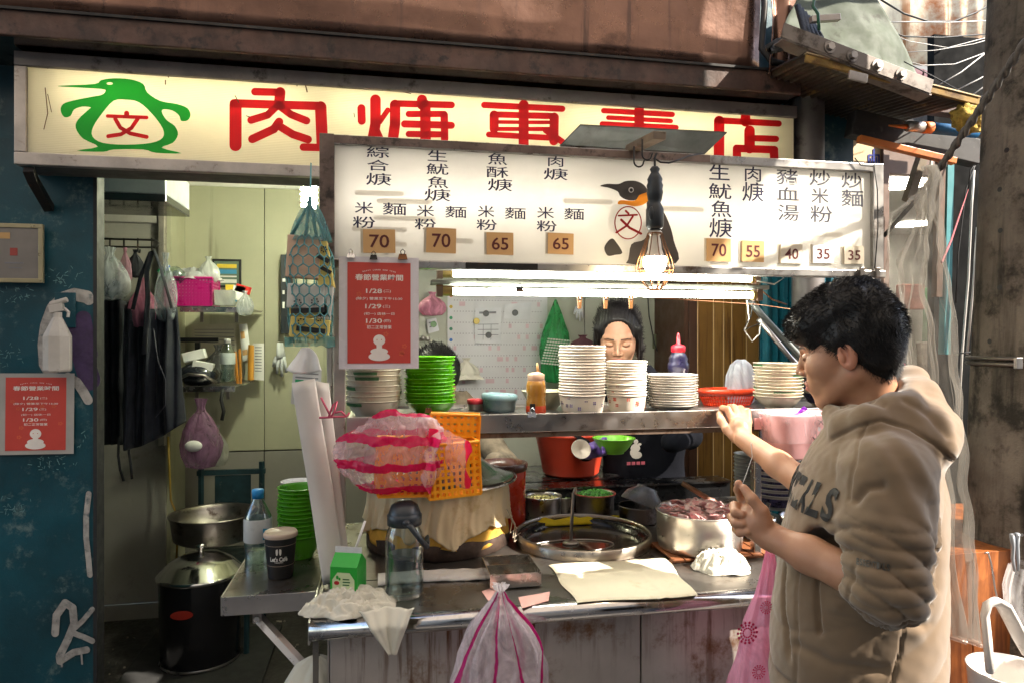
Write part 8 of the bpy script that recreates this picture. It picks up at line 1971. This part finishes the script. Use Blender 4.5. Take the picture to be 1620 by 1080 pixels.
# folds: pushed-up sleeve, drag lines at the shoulder, long soft folds on the body
ax = Em - Sn; Ls = np.linalg.norm(ax); ax = ax / Ls
tS = (V - Sn) @ ax; rS = np.linalg.norm(V - Sn - tS[:, None] * ax, axis=1)
e1 = np.cross(ax, [0, 0, 1.]); e1 /= np.linalg.norm(e1); e2 = np.cross(ax, e1); ang = np.arctan2((V - Sn) @ e2, (V - Sn) @ e1)
wS = np.clip((.115 - rS) / .02, 0, 1) * np.clip((tS - .05) / .05, 0, 1) * np.clip((Ls + .09 - tS) / .03, 0, 1)
sh_ = lambda q: np.abs(np.sin(q)) ** .6 - .6
ph = tS * math.pi / .033 + 1.2 * np.sin(ang + .5) + 1.0 * np.sin(2 * ang + 1) + 1.5 * nz(V, 15, 2)
ph2 = tS * math.pi / .050 + 2.1 * np.sin(ang * 1 + 2.2) + 1.4 * nz(V, 20, 9)
low = np.clip((tS - .075) / .05, 0, 1)
d = wS * low * (.0085 * sh_(ph) * (.65 + .35 * nz(V, 20, 4)) + .0105 * sh_(ph2) + .0015 * nz(V, 70, 3)) + wS * low * .003
# shoulder drag
w2 = np.clip((.12 - np.linalg.norm(V - (Sn + ax * .02), axis=1)) / .06, 0, 1)
d += w2 * .003 * np.sin((V @ (ax * .5 + Fb * .9)) * 2 * math.pi / .05 + 2 * nz(V, 12, 5))
bodyw = np.clip((1.30 - V[:, 2]) / .1, 0, 1) * (1 - wS)
u_ = (V[:, :2] - Cb) @ Fb[:2]; v_ = (V[:, :2] - Cb) @ Lb[:2]; th = np.arctan2(v_, u_)
d += bodyw * .0060 * (np.abs(np.sin(th * 2.6 + 2.6 * (V[:, 2] - .8) + 1.6 * nz(V, 6, 1))) ** .7 - .6) * np.clip((1.35 - V[:, 2]) * 2, .2, 1)
d += bodyw * .0040 * (np.abs(np.sin((V[:, 2] * 1.0 + u_ * 1.1 + v_ * .5) * math.pi / .13 + 2.2 * nz(V, 8, 6))) ** .7 - .6)
# hood wrinkles
hw = np.clip((.16 - np.linalg.norm(V - A_(1450, 665, 1.41), axis=1)) / .05, 0, 1); d += hw * (.0022 * nz(V, 26, 8) + .0022 * np.sin((V @ Fb) * 2 * math.pi / .05 + nz(V, 15, 1) * 2))
# hem, pocket opening and side seam grooves
d += -.004 * np.exp(-((V[:, 2] - .835) / .004) ** 2) * bodyw
pk_ = np.abs(v_ - (.125 - .35 * np.clip(V[:, 2] - .88, 0, .2))); d += -.010 * np.exp(-(pk_ / .006) ** 2) * np.clip((u_ - .02) / .03, 0, 1) * np.clip((V[:, 2] - .87) / .03, 0, 1) * np.clip((1.06 - V[:, 2]) / .03, 0, 1)
d += -.003 * np.exp(-((v_ - .12 - .02 * np.sin(V[:, 2] * 9)) / .003) ** 2) * (u_ > 0) * (V[:, 2] < 1.1) * bodyw
gr = np.exp(-((rS - .095) / .005) ** 2) * np.clip((.04 - np.abs(tS + .005)) / .02, 0, 1); d += -.003 * gr
fx_ = V - np.array([0, 0, CZ]); dz_ = fx_[:, 0] * SA + fx_[:, 1] * CA; PX = 810 + FP * (fx_[:, 0] * CA - fx_[:, 1] * SA) / dz_; PY = 540 - FP * fx_[:, 2] / dz_
vis = ((N[:, 0] * fx_[:, 0] + N[:, 1] * fx_[:, 1] + N[:, 2] * fx_[:, 2]) < 0)
def groove(poly, w, dep_, tmax=1.5):
    best = np.full(len(V), 1e3); Q = np.stack([PX, PY], 1)
    for a, b_ in zip(poly[:-1], poly[1:]):
        a, b_ = np.array(a, float), np.array(b_, float); ab = b_ - a; t_ = np.clip(((Q - a) @ ab) / (ab @ ab), 0, 1); best = np.minimum(best, np.linalg.norm(Q - a - t_[:, None] * ab, axis=1))
    return -dep_ * np.exp(-(best / w) ** 2) * vis * (dz_ < tmax)
d += groove([(1316, 694), (1350, 676), (1395, 664), (1440, 676), (1480, 702), (1516, 735)], 3.2, .0065)
d += groove([(1372, 668), (1356, 705), (1350, 745), (1340, 790)], 2.2, .0035)
d += groove([(1352, 790), (1372, 772), (1396, 768)], 7, .009) + groove([(1478, 800), (1484, 860), (1478, 930)], 8, .006, 1.6)
d += groove([(1430, 975), (1424, 1030), (1408, 1090)], 2.2, .004) + groove([(1300, 880), (1291, 925), (1296, 1000)], 4, .012, 1.6)
d += groove([(1330, 640), (1362, 628), (1400, 640)], 5, .006) + groove([(1432, 632), (1470, 655), (1500, 690)], 6, .005)
d += groove([(1340, 960), (1400, 990), (1470, 985)], 9, .004, 1.6) + groove([(1262, 1020), (1320, 1050), (1400, 1062)], 8, .006, 1.7)
tC = (V - Cu) @ dC; rC = np.linalg.norm(V - Cu - tC[:, None] * dC, axis=1); d += -.0035 * np.exp(-((tC + .022) / .003) ** 2) * (rC < .075)
d += .0007 * nz(V, 160, 5) + .0006 * nz(V, 70, 8) * (1 - hw)
V = V + N * d[:, None]
M_hood_cloth = mat('tan_fleece', (.165, .108, .062), .95, var=.06, vs=5, bump=.35, bs=700, bd=.0008, sheen=.35)
hood_o = nmesh('hooded_top', V, F, M_hood_cloth, man)
from mathutils.bvhtree import BVHTree
bvh = BVHTree.FromPolygons([tuple(p) for p in V.tolist()], [tuple(f) for f in F.tolist()])
def decal(name, txt, conv, m, off=.0012, seg=2, bold=.03):
    v, f, sp = glyphs(txt, bold); out = []
    for p in v:
        o_, d_ = conv(p[0], p[1]); h_ = bvh.ray_cast(Vector(o_), Vector(d_)); out.append(tuple((h_[0] if h_[0] else Vector(o_) + Vector(d_) * .3) - Vector(d_) * off))
    return nmesh(name, np.array(out), np.array([list(q) + [q[-1]] * (4 - len(q)) for q in f if len(q) <= 4]) if all(len(q) <= 4 for q in f) else np.array([list(q[:1]) + [q[i], q[i + 1], q[i + 1]] for q in f for i in range(1, len(q) - 1)]), m, man)
M_lt = mat('black_flock', (.010, .010, .011), .8)
def tri_mesh(name, pts, faces, m, parent):
    b = MB(); b.add([Vector(p) for p in pts], faces); return b.build(name, m, parent)
def decal2(name, letters, base, ex, ez, w, h_, dr, m, off=.0015, bold=.04, gap=.12):
    n = len(letters); lw = w / n; b = MB()
    for i, ch in enumerate(letters):
        v, f, sp = glyphs(ch, bold)
        # refine: cast every outline vertex and lift the flat glyph onto the cloth
        out = []
        for p in v:
            q = np.array(base) + ex * (i * lw + p[0] * lw * (1 - gap) - w / 2) + ez * (p[1] - .5) * h_
            o_ = q + np.array(dr) * -.35; r_ = bvh.ray_cast(Vector(o_), Vector(dr))
            out.append(r_[0] - Vector(dr) * off if r_[0] else Vector(q))
        b.add(out, f)
    return b.build(name, m, man)
ezu = np.array([0, 0, 1.])
decal2('lettering', 'ESSENTIALS', np.array([*(Cb - Lb[:2] * -.002), 1.200]), Lb, ezu, .36, .066, -Fb, M_lt, off=.003)
dv = np.array(ray(1385, 893)[:]); dv /= np.linalg.norm(dv); rt = np.array([CA, -SA, 0.])
ee = A_(1410, 898, 1.15) - A_(1352, 886, 1.15); ee /= np.linalg.norm(ee)
decal2('sleeve_lettering', 'ESSENTIALS', A_(1381, 892, 1.16), ee, ezu, .060, .012, dv, mat('grey_flock', (.08, .075, .065), .8), off=.002)
# drawn seams on sleeve and trousers, shoes
s = SDF((.75, 1.0, .03), (1.25, 1.55, .90), .008)
for e in (-1, 1):
    hip = np.array([*(Cb + Lb[:2] * .08 * e + Fb[:2] * .02), .84]); kne = hip + np.array([*(Fb[:2] * .03), -.38]); ank = np.array([hip[0], hip[1], .09]); s.cone(hip, kne, .095, .072, .04); s.cone(kne, ank, .072, .058, .03)
Vj, Fj = s.mesh(); Nj = vnorm(Vj, Fj); Vj = Vj + Nj * (nz(Vj, 26, 2) * .005)[:, None]
nmesh('jeans', Vj, Fj, mat('blue_denim', (.07, .10, .16), .85, var=.2, vs=12, bump=.3, bs=400), man)
for e in (-1, 1):
    f0 = np.array([*(Cb + Lb[:2] * .08 * e), .045]); s = SDF(f0 - .2, f0 + .2, .006); s.cone(f0 - Fb * .03, f0 + Fb * .14, .044, .036, .02); s.cone(f0 + [0, 0, .0], f0 + [0, 0, .05], .045, .042, .02)
    Vq, Fq = s.mesh(); Vq[:, 2] = np.maximum(Vq[:, 2], .004); nmesh('shoe', Vq, Fq, mat('white_shoe', (.6, .58, .55), .5), man)
tag(MB().tube([atd(1173, 769, 1.425), atd(1181, 748, 1.44), atd(1190, 722, 1.46), atd(1188, 700, 1.47)], .0008, 5).build('plastic_thread', mat('thin_white', (.6, .6, .6), .4)), 'thin pale thread pulled up between the mans fingers', 'thread')

# ---------------- the cook behind the shelf
wo_t = 2.66
wm = thing('person', 'woman cook in black apron looking down behind the paper bowls', 'person', (A_(985, 700, 2.72)[0], A_(985, 700, 2.72)[1], 0))
Mw = frame_of((-.36, -.93, -.34)); Hw = A_(978, 535, 2.64); WS = 1.0
V, F, cc = head_sdf(np.array((-.07, 0, -.20)), True, .0028)
Vw = place(V, Mw, Hw, WS)
# arms and gloves
Ml = SDF(A_(880, 760, 2.62) - .12, A_(1080, 660, 2.62) + .14, .004) if 0 else None
nmesh('body', Vw, F, M_skin, wm, colors=cc)
s = SDF((-.17, -.12, -.12), (.13, .12, .17), .004)
s.ell((-.022, 0, .046), (.106, .086, .092), .01).ell((-.05, 0, -.01), (.07, .078, .075), .02).ell((-.115, 0, .04), (.045, .045, .045), .01)
for e in (-1, 1): s.cone((.030, e * .074, .05), (-.005, e * .082, -.04), .018, .014, .02); s.cone((-.005, e * .082, -.04), (-.03, e * .085, -.12), .014, .008, .02)
s.ell((.104, 0, -.032), (.080, .068, .088), .012, 'sub'); s.ell((.092, 0, .045), (.052, .062, .052), .01, 'sub')
Vx, Fx = s.mesh(); N = vnorm(Vx, Fx); Vx = Vx + N * (nz(Vx, 130, 1) * .001 + np.sin(Vx[:, 1] * 520 + Vx[:, 0] * 60 + 2 * nz(Vx, 30, 2)) * .0011)[:, None]
def flow2(P, N_):
    d = np.zeros_like(P); d[:, 0] = -1; d[:, 2] = np.where(P[:, 2] > .06, .1, -.3); return d + N_ * .02
Vs, Fs = strands(Vx, N, 3500, .04, flow2, r=.0007, seed=5, curl=.12)
# loose wisps beside the face
wis = []
b = MB(); rr = random.Random(6)
for e in (-1, 1):
    for i in range(10):
        x0 = .045 - i * .004; b.tube([Vector((x0, e * .070, .055)), Vector((x0 + .004, e * (.077 + rr.uniform(0, .006)), .0)), Vector((x0 - .004, e * (.074 + rr.uniform(0, .01)), -.06 - rr.uniform(0, .04)))], .0008, 3)
wv = np.array([p[:] for p in b.v]); Vc, Fc = cat_mesh([(Vx, Fx), (Vs, Fs)])
nmesh('hair', place(Vc, Mw, Hw, WS), Fc, M_hair, wm)
b.v = [Vector(p) for p in place(wv, Mw, Hw, WS)]; tag(b.build('hair_wisps', M_hair, wm), kind='stuff')
def worker(parent, C, zt, f, m, arms, glove, sc_=1.0, bottom=.05):
    f = np.array(f, float); f /= np.linalg.norm(f); L_ = np.array([-f[1], f[0], 0]); lo = np.array([C[0] - .34, C[1] - .42, bottom]); hi = np.array([C[0] + .34, C[1] + .34, zt + .05])
    s = SDF(lo, hi, .008)
    P = lambda a, b_, z: np.array([C[0] + f[0] * a + L_[0] * b_, C[1] + f[1] * a + L_[1] * b_, z])
    s.ell(P(0, 0, zt - .22), (.10, .175, .26), .05, M=np.array([f, L_, [0, 0, 1]])); s.ell(P(0, 0, zt - .50), (.125, .185, .24), .05, M=np.array([f, L_, [0, 0, 1]]))
    s.cone(P(0, -.13, zt - .08), P(0, .13, zt - .08), .06, .06, .04); s.cone(P(0, 0, zt - .06), P(-.01, 0, zt + .02), .055, .05, .03)
    for e in (-1, 1): s.cone(P(0, .08 * e, zt - .6), P(0, .09 * e, .1), .09, .06, .04)
    for a_ in arms:
        for i in range(len(a_) - 1): s.cone(a_[i], a_[i + 1], .055 - .008 * i, .045 - .008 * i, .025)
    V, F = s.mesh(); N = vnorm(V, F); V = V + N * (nz(V, 24, 3) * .006)[:, None]; nmesh('clothes', V, F, m, parent)
M_apron = mat('black_apron_cloth', (.005, .0055, .008), 1, var=.25, bump=.3, bs=300, spec=.08, rv=0)
Cw = A_(1016, 640, 2.80); shL, shR = A_(1048, 634, 2.70), A_(925, 640, 2.72)
worker(wm, Cw, A_(1000, 598, 2.78)[2], (-.3, -.95, 0), M_apron, [[A_(1058, 640, 2.74), A_(1090, 690, 2.66), A_(1062, 698, 2.50)], [A_(935, 640, 2.76), A_(905, 700, 2.66), A_(925, 712, 2.50)]], None)
def gloved(parent, W_, K, m, name='glove', r=.03):
    lo = np.minimum(W_, K) - .10; hi = np.maximum(W_, K) + .10; s = SDF(lo, hi, .004); d = (K - W_) / np.linalg.norm(K - W_); sd = np.cross(d, [0, 0, 1.]); sd /= np.linalg.norm(sd)
    s.cone(W_, K, .028, r, .01)
    for i in range(4):
        k0 = K + np.array([0, 0, 1.]) * (.022 - .015 * i); s.chain([k0, k0 + d * .035, k0 + d * .055 + sd * .02], [.010, .009, .008], .004)
    s.chain([W_ + d * .02 + sd * .02, K + sd * .035, K + d * .02 + sd * .035], [.012, .010, .008], .006)
    V, F = s.mesh(); nmesh(name, V, F, m, parent)
M_pg_ = mat('purple_glove', (.13, .07, .30), .45, var=.2, vs=30, bump=.3, bs=60)
gloved(wm, A_(930, 714, 2.48), A_(948, 708, 2.42), M_pg_)
c = Vector(A_(971, 716, 2.40)); k = sz(1, c)
tag(MB().lathe(bowl_prof(33 * k, 24 * k, 16 * k, .002, .002), c, n=40).build('held_bowl', mat('held_lime', (.16, .45, .03), .35), smooth=True), 'light green bowl held by the woman under the shelf', 'bowl')
# apron bib print
b = MB(); Yp = 2.44
c0 = at(1006, 712, Yp)
for (dx, dz, rx, rz) in ((0, 14, 4, 4), (-1, 4, 8, 7), (1, -7, 9, 6), (-7, -3, 3, 5), (6, 10, 3, 2)): b.add([c0 + Vector(((dx + rx * math.cos(i * .5)), 0, (dz + rz * math.sin(i * .5)))) * sz(1, c0) for i in range(13)], [tuple(range(13))])
for dx, dz, rx, rz in ((0, 14, 4, 4),): pass
print_m = mat('apron_print', (.45, .40, .36), .7)
b.v = [p + Vector((0, -.0005 * (i // 13), 0)) for i, p in enumerate(b.v)]
tag(b.build('apron_print', print_m, wm), kind='stuff')
b = MB()
for i in range(4): b.box(c0 + Vector(((-12 + i * 8), 0, -20)) * sz(1, c0), (sz(6, c0), .0006, sz(5, c0)))
tag(b.build('pink_print', mat('apron_pink', (.50, .10, .14), .7), wm), kind='stuff')
# small dark pan by the glove
c = Vector(A_(917, 712, 2.40)); k = sz(1, c)
tag(MB().lathe([(0, 0), (12 * k, 1 * k), (16 * k, 9 * k), (15 * k, 9 * k), (0, 3 * k)], c, 28, mtx=Matrix.Rotation(R(65), 3, 'X')).build('small_pan', mat('pan_beige', (.25, .20, .16), .4, .3), smooth=True), 'small round pan held up left of the purple glove', 'pan')

# ---------------- second cook, mostly hidden behind the green bowls
p2 = thing('person', 'second cook hidden behind the lime green bowls, dark hair showing', 'person', (A_(715, 700, 2.66)[0], A_(715, 700, 2.66)[1], 0))
Mq = frame_of((.25, -.80, -.65)); Hq = A_(690, 606, 2.60)
V, F, cc = head_sdf(np.array((-.07, 0, -.20)), True, .005)
nmesh('body', place(V, Mq, Hq, .98), F, M_skin, p2, colors=cc)
s = SDF((-.17, -.12, -.12), (.13, .12, .17), .006)
s.ell((-.022, 0, .046), (.106, .086, .092), .01).ell((-.05, 0, -.01), (.07, .078, .075), .02); s.ell((.098, 0, -.032), (.080, .105, .088), .012, 'sub')
Vx, Fx = s.mesh(); N = vnorm(Vx, Fx); Vs, Fs = strands(Vx, N, 2500, .03, flow2, r=.0008, seed=9, curl=.3); Vc, Fc = cat_mesh([(Vx, Fx), (Vs, Fs)]); nmesh('hair', place(Vc, Mq, Hq, .98), Fc, M_hair, p2)
worker(p2, A_(725, 680, 2.74), A_(725, 640, 2.72)[2], (.2, -.97, 0), mat('beige_camouflage', (.24, .19, .13), .85, var=.4, vs=18), [[A_(765, 690, 2.66), A_(800, 735, 2.58), A_(782, 730, 2.44)]], None)
